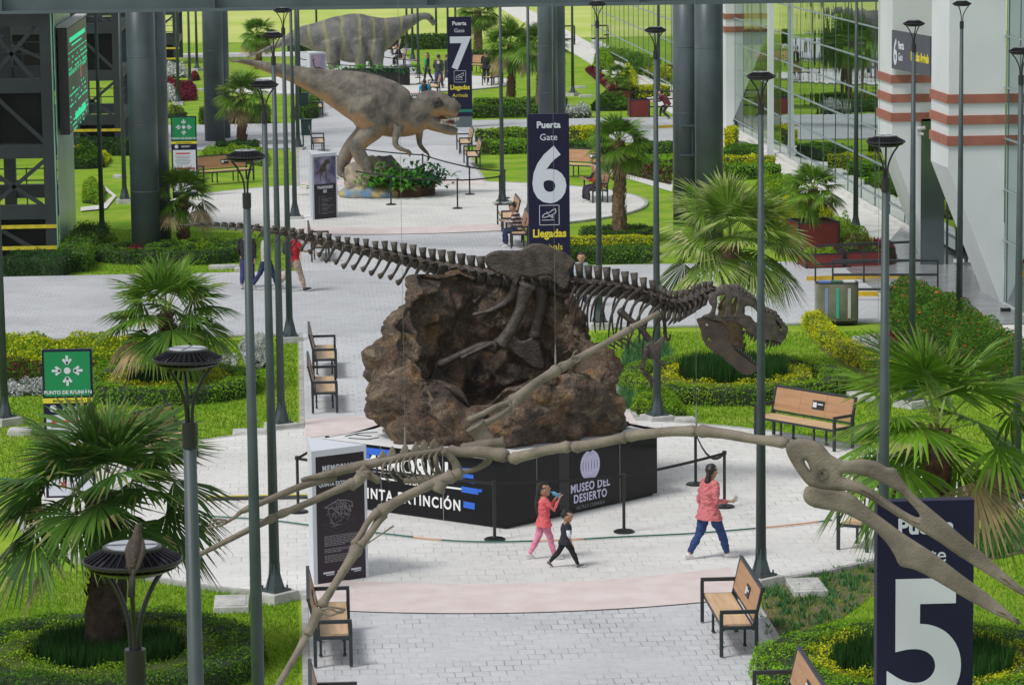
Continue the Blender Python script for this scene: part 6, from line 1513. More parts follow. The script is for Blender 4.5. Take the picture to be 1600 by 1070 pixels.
for a, b in zip([c3(*p) for p in ((700, 235), (800, 180), (920, 172), (1040, 262), (1100, 335), (1230, 398), (1318, 520))], [c3(*p) for p in ((800, 180), (920, 172), (1040, 262), (1100, 335), (1230, 398), (1318, 520), (1300, 590))]):
    for q in range(4):
        t_ = q/4; x, y = a[0]+(b[0]-a[0])*t_, a[1]+(b[1]-a[1])*t_; f0 = skf(-1)(x, y, 0); f1 = skf(1)(x, y, 0); mb.tube([f0, (f0+f1)/2+Vector((0, 0, .05)), f1], [.055, .06, .055], 7)
mb.build('skull_roof', M_BONE, ts_, smooth=True)
JW = [c3(*p) for p in ((582, 428), (604, 410), (660, 412), (720, 432), (800, 455), (850, 520), (858, 600), (900, 680), (960, 725), (1030, 780), (1088, 822), (1062, 862), (985, 884), (905, 832), (780, 725), (672, 652), (628, 575), (612, 500))]
JH = [[c3(650, 465), c3(668, 458), c3(680, 470), c3(664, 480)], [c3(762, 465), c3(782, 460), c3(782, 478), c3(768, 480)], [c3(680, 570), c3(700, 600), c3(672, 598)]]
M_JAW = mat('jaw_bone', (.042, .029, .023), .6, var=.15, scale=5, col2=(.085, .058, .044), bump=.6, bscale=18)
def jf(sg): return lambda x, y, z: P(x, y, Ys+sg*(.27*(1-max(0, min(1, (x-1090)/95))*.75))+z/87)
for sg in (-1, 1): plate('lower_jaw', JW, JH, jf(sg), 5.0, 2.4, M_JAW, ts_, so, sub=3)
mb = MB(origin=so)
def tooth(x, y, dx, dy, r, f):
    a = f(x, y, 0); b = f(x+dx, y+dy, 0); mb.tube([a, a.lerp(b, .5), b], [r/87, r/87*.8, .004], 6)
for sg in (-1, 1):
    for x, y, L in ((1005, 520, 26), (1025, 535, 30), (1045, 552, 40), (1075, 570, 34), (1100, 588, 30), (1130, 590, 34), (1160, 592, 40), (1185, 594, 62), (1215, 596, 66), (1240, 598, 48), (1262, 603, 38), (1282, 608, 30)):
        q = c3(x, y); tooth(q[0], q[1], -L*.4/5.35, L*1.25/5.35, 2.6, skf(sg))
    for x, y, L in ((885, 680, 34), (905, 690, 38), (925, 705, 44), (945, 720, 50), (970, 742, 52), (990, 755, 50), (1010, 772, 48), (1032, 786, 46), (1055, 802, 40), (1078, 818, 34)):
        q = c3(x, y); tooth(q[0], q[1], L*.3/5.35, -L*1.35/5.35, 2.6, jf(sg))
mb.build('teeth', mat('fossil_teeth', (.04, .032, .028), .4, var=.1), ts_, smooth=True)

# =================================================================== FLYING SKELETON
po = P(640, 720, 36.5); pz = thing('flying_reptile_skeleton', 'pale skeleton of a giant flying reptile hanging over the plaza on wires', 'skeleton', po)
def tp(name, items, m=M_BONEP): return tb(name, items, m, pz, po)
YP = 36.4
mb = MB(origin=po); bone(mb, [(524, 737), (560, 728), (600, 720), (650, 710), (694, 703)], [7, 8, 7, 7, 7], YP, 10, 1.0); mb.build('backbone', M_BONEP, pz, smooth=True)
for (x, y, h) in ((597, 716, 13), (612, 711, 14), (632, 707, 16), (649, 704, 14), (662, 700, 13), (678, 697, 12)):
    plate('spine_fin', [(x-6, y+4), (x-6, y-2), (x-2, y-h*.7), (x+1, y-h), (x+5, y-h*.55), (x+7, y), (x+7, y+3)], [], lambda X, Y_, z: P(X, Y_, YP+z/137), 3.5, 2.2, M_BONEP, pz, po)
for k in range(9):
    x = 606+k*10.2; y = 719-k*1.9
    for sg in (-1, 1):
        w_ = 9 if sg < 0 else 5
        mb = MB(origin=po); bone(mb, [(x, y), (x-7, y+8), (x-7+k*.3, y+22), (x+w_*.4, y+33+k*.4)], [2.0, 1.8, 1.6, 1.2], [YP, YP+sg*.14, YP+sg*.17, YP+sg*.06], 6, 1.0); mb.build('rib', M_BONEP, pz, smooth=True)
tp('breastbone', [([(630, 751), (655, 749), (700, 746)], [4, 6, 7], YP, 9, 1.0, 4, 1.6)])
tp('tail', [([(528, 736), (500, 743), (470, 750)], [6, 5, 3.6], YP+.1, 8, 1.1)])
tp('pelvis', [([(562, 732), (577, 742), (594, 752)], [8, 7, 5], YP-.1), ([(570, 735), (570, 748)], [8, 6], YP-.15)])
tp('shoulder_blade', [([(692, 703), (703, 712), (713, 727), (715, 740)], [6, 6, 7, 9], YP-.25)]); tp('shoulder_joint', [([(704, 745), (722, 738)], [8, 8], YP-.35)]); tp('collar_bone', [([(719, 738), (745, 732), (762, 721), (764, 715)], [3.5, 4, 6, 5], YP-.1)]); tp('side_bone', [([(680, 712), (685, 745)], [3.5, 3.5], YP+.2)])
# neck: long tubular vertebrae
YN = lambda x: YP-(x-700)*.0052
neckb = [[(702, 703), (720, 706), (750, 706), (793, 712), 9, 11], [(798, 717), (830, 709), (860, 702), (892, 697), 9.5, 9], [(895, 699), (925, 694), (955, 688), (979, 683), 9, 8.5], [(980, 682), (1015, 677), (1050, 674), (1089, 673), 9, 9], [(1090, 673), (1130, 677), (1180, 686), (1231, 692), 10, 9]]
for q in neckb:
    pts, r0, r1 = q[:4], q[4], q[5]; tp('neck_vertebra', [(pts, [r0, r0*.86, r1*.88, r1], [YN(p[0]) for p in pts], 12, 1.12)])
# near wing, sweeping down left towards the view
tp('upper_arm', [([(708, 743), (685, 752), (655, 765), (622, 782), (592, 800)], [10, 9, 7.5, 8, 10], [YP-.35, YP-.4, YP-.5, YP-.6, YP-.7], 11), ([(690, 752), (683, 768)], [9, 10], YP-.45, 9)])
tp('forearm', [([(592, 797), (577, 812), (565, 832), (552, 852)], [7, 5, 5, 6], [YP-.7, YP-.75, YP-.8, YP-.9]), ([(600, 800), (586, 822), (575, 838), (562, 854)], [8, 6, 6, 7], [YP-.65, YP-.75, YP-.85, YP-.95])])
tp('wing_metacarpal', [([(560, 853), (540, 886), (520, 918), (501, 948)], [10, 7, 6, 8], [YP-.95, YP-1.05, YP-1.15, YP-1.25], 11)])
tp('wing_finger', [([(499, 950), (488, 975), (480, 992)], [9, 7, 7], [YP-1.25, YP-1.3, YP-1.35], 10), ([(479, 994), (458, 1030), (430, 1078), (400, 1130)], [6.5, 5.5, 5, 4], [YP-1.36, YP-1.5, YP-1.7, YP-1.9], 10)])
tp('claw_finger', [([(503, 952), (515, 950), (527, 955), (537, 953)], [2.2, 1.8, 1.8, 1.4], YP-1.3, 6), ([(503, 955), (514, 961), (526, 958), (537, 956)], [2.2, 1.8, 1.8, 1.2], YP-1.3, 6), ([(504, 950), (517, 948), (530, 950), (538, 951)], [2.0, 1.6, 1.6, 2.0], YP-1.25, 6), ([(537, 950), (539, 954)], [2.6, 1.6], YP-1.3, 6)])
tp('wrist_rod', [([(572, 850), (590, 838), (615, 821)], [1.2, 1.2, 1.6], YP-1.0, 6, 1.1)])
# far wing, rising to the right over the rock
tp('upper_arm', [([(742, 664), (750, 676), (760, 692)], [17, 13, 15], YP+.5, 12, 1.0), ([(720, 700), (745, 697), (775, 692), (788, 690)], [6, 9, 8, 8], YP+.3, 10)])
tp('forearm', [([(732, 657), (755, 646), (778, 634), (797, 629)], [5, 4.5, 4.5, 5], [YP+.5, YP+.6, YP+.7, YP+.8]), ([(752, 664), (775, 652), (792, 640), (806, 628)], [6, 5, 5, 6], [YP+.55, YP+.65, YP+.75, YP+.85])])
tp('wing_metacarpal', [([(797, 630), (825, 608), (850, 590), (872, 577)], [9, 7.5, 7, 8.5], [YP+.85, YP+1.0, YP+1.1, YP+1.25], 11)])
tp('wing_finger', [([(872, 577), (910, 556), (950, 534), (985, 514)], [7, 6, 5.2, 5.5], [YP+1.25, YP+1.4, YP+1.6, YP+1.75], 10), ([(986, 513), (1005, 502), (1022, 493), (1030, 489)], [5, 4.2, 4.6, 3.8], [YP+1.75, YP+1.85, YP+1.9, YP+1.95], 9)])
tp('claw_finger', [([(884, 568), (892, 562), (898, 550), (903, 548)], [2.2, 1.6, 1.6, 1.0], YP+1.3, 6), ([(892, 563), (902, 566), (908, 558)], [2, 1.6, .8], YP+1.3, 6), ([(795, 631), (803, 636), (801, 645)], [1.6, 1.4, .9], YP+.7, 6)])
# legs trailing left
tp('leg', [([(524, 744), (480, 756), (440, 772), (377, 799)], [8, 6, 5.5, 4.5], [YP+.2, YP+.1, YP, YP-.1], 10)]); tp('foot', [([(377, 799), (362, 811), (352, 816)], [3.5, 2.6, 2.6], YP-.1, 7), ([(354, 815), (338, 816), (325, 820)], [2.2, 1.8, 1.2], YP-.12, 6), ([(354, 816), (340, 822), (324, 824)], [2.2, 1.8, 1.2], YP-.15, 6), ([(354, 813), (340, 811), (328, 813)], [2, 1.6, 1.2], YP-.1, 6)])
tp('leg', [([(568, 738), (560, 750), (545, 760)], [10, 9, 8], YP-.25, 10), ([(556, 752), (520, 768), (480, 786), (432, 806)], [8, 6, 5.5, 6], [YP-.25, YP-.3, YP-.35, YP-.4], 10), ([(431, 807), (395, 824), (350, 847), (290, 877)], [6.5, 5, 4.5, 3.5], [YP-.4, YP-.45, YP-.5, YP-.6], 10)])
# skull with beak
c7 = lambda x, y: (1200+x/3.345, 660+y/3.345)
PS = [c7(*p) for p in ((100, 122), (128, 97), (180, 90), (240, 100), (290, 130), (330, 175), (400, 205), (480, 197), (560, 206), (620, 238), (662, 243), (690, 290), (760, 380), (830, 440), (920, 515), (1010, 595), (1100, 668), (1210, 765), (1300, 842), (1345, 885), (1336, 900), (1240, 845), (1100, 755), (1000, 692), (900, 622), (800, 560), (700, 500), (600, 436), (500, 378), (420, 352), (330, 352), (270, 346), (212, 322), (170, 272), (130, 212), (104, 160))]
PH1 = [c7(*p) for p in ((188, 192), (205, 198), (220, 228), (226, 262), (208, 244), (190, 215))]
PH2 = [c7(*p) for p in ((386, 264), (440, 260), (520, 278), (610, 316), (690, 362), (750, 420), (798, 482), (780, 500), (720, 472), (640, 420), (540, 352), (460, 312), (390, 292))]
YK = 33.2
pf = lambda x, y, z: P(x, y, YK-(x-1230)*.0012+z/150*(1-.72*max(0, min(1, (x-1270)/260))))
plate('skull', PS, [PH1, PH2], pf, 17, 8, M_BONEP, pz, po, sub=3)
PJ = [c7(*p) for p in ((188, 362), (210, 332), (300, 346), (420, 368), (500, 430), (600, 505), (720, 592), (860, 682), (1000, 790), (1150, 900), (1296, 1026), (1304, 1042), (1180, 992), (1050, 922), (900, 832), (770, 762), (692, 742), (664, 690), (620, 622), (550, 552), (470, 502), (380, 462), (240, 436), (192, 402))]
plate('lower_jaw', PJ, [], lambda x, y, z: pf(x, y, z*.9)+Vector((0, -.03, 0)), 14, 7, M_BONEP, pz, po, sub=3)
ec = c7(282, 266); e0 = pf(ec[0], ec[1], -19); mb = MB(origin=po)
for k in range(20):
    a, b = 2*math.pi*k/20, 2*math.pi*(k+1)/20; mb.tube([e0+Vector((.062*math.cos(a), 0, .062*math.sin(a))), e0+Vector((.062*math.cos(b), 0, .062*math.sin(b)))], .007, 6)
mb.build('eye_ring', M_BONEP, pz); mb = MB(origin=po); mb.tube([e0, e0+Vector((0, .03, 0))], .012, 8); mb.build('eye_hole', M_BLACK, pz)
# the wires it hangs on
M_WIRE = mat('steel_wire', (.20, .20, .20), .5, metal=.5, var=0)
for (x, y, Y, lab) in ((633, 702, YP, 'thin wire holding the flying skeleton by its back'), (1371, 740, YK, 'thin wire at the crest of the flying skeleton'), (1088, 672, YN(1088), 'thin wire holding the long neck'), (868, 577, YP+1.2, 'thin wire holding the far wing')):
    a = P(x, y, Y); b = Vector((a.x, a.y, 12.5)); t = thing('hanging_wire', lab, 'wire', a, group='thin wires holding the flying skeleton'); mb = MB(); mb.cyl((0, 0, 0), b-a, .0022, n=5); mb.build('cable', M_WIRE, t)
    mb = MB(); mb.tube([(0, 0, .02), (0, 0, .10), (0, 0, .30)], [.010, .014, .004], 6); mb.build('shackle', M_SEAM, t)

# =================================================================== FLESHED DINOSAURS
def skinmat(name, top, bel, mark, lo=-.35, hi=.25, stripe=None):
    m = mat(name, top, .62, var=.1, scale=2.0, col2=mark, detail=9, bump=.9, bscale=7); t = m.node_tree; b = t.nodes['Principled BSDF']; N = t.nodes.new; L = t.links.new
    src = b.inputs['Base Color'].links[0].from_socket; g = N('ShaderNodeNewGeometry'); sp = N('ShaderNodeSeparateXYZ'); L(g.outputs['Normal'], sp.inputs[0])
    tc = N('ShaderNodeTexCoord'); nz = N('ShaderNodeTexNoise'); nz.inputs['Scale'].default_value = 1.6; nz.inputs['Detail'].default_value = 6; L(tc.outputs['Object'], nz.inputs['Vector'])
    ad = N('ShaderNodeMath'); ad.operation = 'ADD'; L(sp.outputs[2], ad.inputs[0]); L(nz.outputs[0], ad.inputs[1])
    mr = N('ShaderNodeMapRange'); mr.inputs[1].default_value = lo+.5; mr.inputs[2].default_value = hi+.5; L(ad.outputs[0], mr.inputs[0])
    mx = N('ShaderNodeMix'); mx.data_type = 'RGBA'; mx.inputs[6].default_value = (*bel, 1); L(mr.outputs[0], mx.inputs[0]); L(src, mx.inputs[7]); out = mx.outputs[2]
    if stripe:
        wv = N('ShaderNodeTexWave'); wv.bands_direction = 'X'; wv.inputs['Scale'].default_value = .36; wv.inputs['Distortion'].default_value = 5; wv.inputs['Detail'].default_value = 2; L(tc.outputs['Object'], wv.inputs['Vector'])
        r2 = N('ShaderNodeMapRange'); r2.inputs[1].default_value = .86; r2.inputs[2].default_value = .96; L(wv.outputs[0], r2.inputs[0])
        m2 = N('ShaderNodeMix'); m2.data_type = 'RGBA'; L(r2.outputs[0], m2.inputs[0]); L(out, m2.inputs[6]); m2.inputs[7].default_value = (*stripe, 1); out = m2.outputs[2]
    L(out, b.inputs['Base Color']); return m
M_REX = skinmat('rex_skin', (.22, .19, .15), (.38, .22, .10), (.080, .070, .062), -.62, -.14)
M_APA = skinmat('sauropod_skin', (.17, .165, .15), (.25, .235, .20), (.085, .088, .09), -.75, -.2, stripe=(.21, .20, .10))
def pxt(mb, pts, Y, n=14, flat=None, sub=4, dY=0):
    """px polyline with radius (and optional depth offset) -> smooth tube"""
    W_ = [P(p[0], p[1], Y+dY+(p[3] if len(p) > 3 else 0)) for p in pts]; rr_ = [p[2]/S(Y) for p in pts]; c = catmull(W_, sub); m = len(c); r2 = []
    for i in range(m):
        u = i/(m-1)*(len(rr_)-1); q = min(int(u), len(rr_)-2); r2.append(rr_[q]+(rr_[q+1]-rr_[q])*(u-q))
    mb.tube(c, r2, n, flat=flat)
YR = 111.5; ro = P(590, 300, YR); ro.z = .075
rx = thing('model_tyrannosaurus', 'grey brown life-size tyrannosaurus with orange belly standing on a painted rock', 'dinosaur model', ro)
mb = MB(origin=ro)
pxt(mb, [(360, 97, 1.5), (372, 96, 3.2), (395, 99, 5.5), (425, 107, 9), (455, 115, 13), (490, 126, 19), (520, 136, 28), (548, 146, 36), (575, 157, 42), (600, 168, 44), (622, 176, 40), (640, 180, 33), (655, 177, 27), (668, 168, 20)], YR, 22, flat=.78)
pxt(mb, [(658, 167, 20), (671, 163, 22), (686, 163, 19.5), (700, 168, 15.5), (711, 172, 13), (717, 175, 9)], YR, 16, flat=.85)   # upper head
pxt(mb, [(660, 180, 18), (674, 191, 13), (690, 199, 9), (704, 204, 7.5), (715, 206, 5.5)], YR, 14, flat=1.05)     # lower jaw
pxt(mb, [(668, 151, 4, -.15), (682, 152, 4, -.2), (694, 157, 3, -.2)], YR, 8); pxt(mb, [(668, 151, 4, .15), (682, 152, 4, .2), (694, 157, 3, .2)], YR, 8)
pxt(mb, [(708, 154, 3), (712, 160, 3)], YR, 8)
for sg, kn in ((-1, [(556, 150, 14), (566, 164, 27), (576, 178, 26), (587, 190, 22), (583, 202, 18), (568, 217, 14), (559, 229, 12.5), (562, 242, 11), (570, 256, 11), (575, 270, 12)]), (1, [(556, 155, 14), (566, 172, 23), (574, 186, 22), (577, 200, 18), (563, 214, 14), (548, 230, 12), (539, 246, 11), (533, 262, 11), (533, 272, 12)])):
    pxt(mb, [(a, b, c, sg*.55) for a, b, c in kn], YR, 14, flat=.8)
    fx, fy = (574, 270) if sg < 0 else (531, 272)
    for dx, dz in ((10, -.15), (12, .1), (8, .35)): pxt(mb, [(fx, fy, 5, sg*.55+dz*.5), (fx+dx, fy+5, 3.5, sg*.55+dz*1.5), (fx+dx*1.5, fy+9, 1.5, sg*.55+dz*2)], YR, 8)
pxt(mb, [(622, 200, 9, -.55), (618, 216, 5.5, -.7), (619, 228, 4.5, -.75), (632, 235, 3.6, -.8), (640, 237, 2.6, -.8), (644, 243, 1.2, -.8)], YR, 10); pxt(mb, [(634, 236, 2.4, -.8), (640, 243, 2, -.8), (640, 247, 1, -.8)], YR, 8)
pxt(mb, [(655, 200, 8, .3), (655, 214, 5.5, .4), (656, 226, 4.2, .4), (664, 236, 3.4, .4), (669, 241, 2.4, .4), (671, 248, 1.0, .4)], YR, 10)
body = remesh_obj(mb, .045, 'body', M_REX, rx, 4)
mb = MB(origin=ro)
for k in range(46):
    f = k/45; x = 520+f*140; y = ipl([(520, 113), (548, 113), (575, 115), (600, 124), (622, 138), (640, 150), (660, 148)], x)-1
    mb.cyl(P(x, y+3, YR), P(x-1.2, y-2.4-1.5*math.sin(f*3.1), YR), 1.7/44, .01, n=5)
mb.build('back_fringe', mat('fringe', (.10, .085, .075), .7), rx)
mb = MB(origin=ro)
for sg in (-1, 1):
    for k in range(13):
        f = k/12; x = 690+f*27; y = 187-f*3; Lt = 4.6+2.2*math.sin(f*9); off = sg*.30*(1-.55*f**2); mb.cyl(P(x, y, YR+off), P(x-.5, y+Lt, YR+off), 1.0/44, .004, n=5)
        x2 = 688+f*24; y2 = 196-f*-4; y2 = 193+f*5.5; mb.cyl(P(x2, y2, YR+off*.85), P(x2+.3, y2-4.0, YR+off*.85), .9/44, .004, n=5)
mb.build('teeth', mat('ivory', (.78, .74, .62), .4), rx); mb = MB(origin=ro); pxt(mb, [(686, 186, 6), (700, 190, 5.5), (710, 191, 4)], YR, 8, flat=.8); mb.build('mouth_lining', mat('mouth', (.16, .035, .03), .5), rx, smooth=True)
for sg in (-1, 1):
    mb = MB(origin=ro); mb.tube([P(676, 158, YR+sg*.36), P(683, 160, YR+sg*.44), P(692, 164, YR+sg*.36)], [.10, .20, .07], 12, flat=.5); mb.build('eye_patch', mat('eye_patch', (.05, .042, .038), .7, var=.1), rx, smooth=True)
    mb = MB(origin=ro); mb.tube([P(686, 200, YR+sg*.10), P(686, 201, YR+sg*.12)], [.01, .01], 5)
    mb = MB(origin=ro); ball(mb, P(681, 160, YR+sg*.36)-ro, (.09, .06, .08)) if False else mb.tube([P(682, 160, YR+sg*.40), P(682, 160, YR+sg*.56)], [.09, .05], 10); mb.build('eye', M_BLACK, rx, smooth=True)
# painted rock and fern planter
prt = P(572, 290, YR); pr_ = thing('painted_rock', 'tan rock with blue painted foot under the tyrannosaurus model', 'rock', (prt.x, YR, .075))
def lump(r, s, seed, amp=.12, n=36):
    V = []; F2 = []
    for i in range(n+1):
        th = math.pi*i/n
        for j in range(n*2):
            a = math.pi*j/n; p = Vector((math.sin(th)*math.cos(a), math.sin(th)*math.sin(a), math.cos(th))); k = 1+amp*mnoise.noise(p*1.6+Vector((seed, 0, 0)))*2+amp*.4*mnoise.noise(p*5+Vector((seed, 2, 0)))
            V.append(Vector((p.x*r[0]*k, p.y*r[1]*k, max(0, s+p.z*r[2]*k))))
    for i in range(n):
        for j in range(n*2): F2.append((i*2*n+j, (i+1)*2*n+j, (i+1)*2*n+(j+1) % (2*n), i*2*n+(j+1) % (2*n)))
    m = MB(); m.add(V, F2); return m
lump((.85, .8, .75), .62, 3).build('rock_body', mat('tan_rock', (.42, .34, .23), .8, var=.2, scale=1.6, col2=(.20, .17, .14), bump=.6), pr_, smooth=True)
o = lump((.62, .6, .8), .55, 8).build('dark_rock', mat('dark_rock_paint', (.08, .075, .085), .7, var=.2, scale=2, col2=(.16, .13, .12), bump=.6), pr_, smooth=True); o.location = (.72, .25, 0)
o = lump((1.15, 1.0, .42), .12, 5, .06).build('blue_foot', mat('blue_paint', (.06, .20, .38), .6, var=.1, scale=1.7, col2=(.50, .36, .10)), pr_, smooth=True); o.location = (.25, -.05, 0)
fpos = P(628, 300, YR+.2); fz = thing('fern_planter', 'brown wooden planter overflowing with ferns beside the painted rock', 'planter', (fpos.x, YR+.2, .075))
mb = MB(); mb.prism([(-1.15, -.9), (.55, -1.0), (1.15, -.35), (1.1, .9), (-1.1, .9)], 0, .42)
for k in range(3): mb.prism([(-1.17, -.92), (.56, -1.02), (1.17, -.36), (1.12, .92), (-1.12, .92)], .05+k*.13, .06+k*.13)
mb.build('box', mat('planter_brown', (.10, .042, .022), .8, var=.2, scale=3), fz)
fc_ = (fpos.x, fpos.y-.3)
bigleaf((fc_[0]-.35, fc_[1]-.35), 800, .52, M_FERN, 'bright ferns hanging over the front of the brown planter', spread=(1.25, .9), z0=.42, zs=.26)
bigleaf((fc_[0]+.85, fc_[1]+.1), 420, .48, M_FERND, 'dark variegated leaves at the right end of the brown planter', spread=(.7, 1.1), z0=.40, zs=.3)
bigleaf((fc_[0]-.2, fc_[1]+.6), 160, .95, M_FERND, 'tall broad leaves behind the ferns in the brown planter', spread=(1.2, .4), z0=.6)
bigleaf((prt.x-1.6, YR+.9), 60, .8, M_FERN, 'tall green leaves left of the painted rock', spread=(.3, .3), z0=.25)

YA = 181.0; ao = P(570, 108, YA); ao.z = .075
ap = thing('model_sauropod', 'grey life-size long-necked dinosaur with yellow stripes', 'dinosaur model', ao)
mb = MB(origin=ao)
pxt(mb, [(380, 92, 1), (410, 80, 3), (440, 68, 6), (468, 57, 14), (495, 58, 23), (520, 59, 32), (548, 60, 38), (572, 59, 37), (592, 54, 29), (610, 47, 20), (630, 38, 13), (645, 31, 9), (658, 26, 6), (668, 26, 5.6), (674, 31, 5.2), (679, 40, 4)], YA, 20, flat=.85)
for (x, dz, b) in ((562, -1, 112), (589, -.9, 110), (584, .9, 106), (519, -.9, 108), (522, .9, 104)):
    pxt(mb, [(x-3, 66, 15, dz*.8), (x, 84, 12, dz), (x+1, 97, 9, dz), (x+2, b-3, 8, dz), (x+2.5, b, 8.5, dz)], YA, 12)
remesh_obj(mb, .08, 'body', M_APA, ap, 4)
for sg in (-1, 1):
    mb = MB(origin=ao); mb.tube([P(674, 29, YA+sg*.16), P(674, 29, YA+sg*.22)], [.06, .03], 8); mb.build('eye', M_BLACK, ap)
g = P(588, 128, 172.5); t = thing('leaf_planter', 'long dark planter of green leaves in front of the long-necked dinosaur', 'planter', (g.x, 172.5, .075)); mb = MB(); mb.box((0, 0, .45), (3.6, .9, .9)); mb.build('box', mat('planter_dark', (.03, .035, .03), .8, var=.2), t, bevel=.02)
bigleaf((g.x, 172.2), 380, .5, M_FERND, 'dense dark leaves growing on the long far planter', spread=(3.0, .6), z0=.75)
bigleaf((g.x-.9, 172.1), 90, .6, M_FERN, 'brighter broad leaves on the long far planter', spread=(3.4, .4), z0=.95)

# =================================================================== BIRD on the nearest lamp
lh = lamp0.location
bt = thing('perched_bird', 'dark brown bird perched on the rim of the nearest lamp, tail down', 'bird', (lh.x+.03, lh.y-.185, HL+.06), R(72))
mb = MB()
mb.tube([(.05, 0, .155), (.035, 0, .15), (.02, 0, .13), (.005, 0, .09), (-.01, 0, .045), (-.035, 0, .0), (-.05, 0, -.03)], [.004, .015, .017, .027, .031, .021, .011], 12)
remesh_obj(mb, .005, 'body', mat('feathers', (.060, .042, .030), .7, var=.2, scale=40, bump=.3, bscale=90), bt, 2)
mb = MB(); mb.tube([(-.04, 0, -.01), (-.065, 0, -.08), (-.085, 0, -.155)], [.012, .016, .019], 8, flat=.35); mb.build('tail', mat('tail_feathers', (.035, .025, .02), .7, var=.1), bt, smooth=True)
for sg in (-1, 1):
    mb = MB(); mb.tube([(.005, sg*.024, .095), (-.015, sg*.032, .045), (-.045, sg*.020, -.02), (-.065, sg*.008, -.06)], [.010, .020, .014, .003], 8, flat=.4); mb.build('wing', mat('wing_feathers', (.045, .032, .024), .7, var=.1), bt, smooth=True)
    mb = MB(); mb.cyl((.0, sg*.014, .02), (.012, sg*.016, -.02), .003, n=6); mb.build('foot', M_BLACK, bt)
mb = MB(); mb.tube([(.05, 0, .153), (.078, 0, .150)], [.005, .0015], 6); mb.build('beak', M_BLACK, bt)
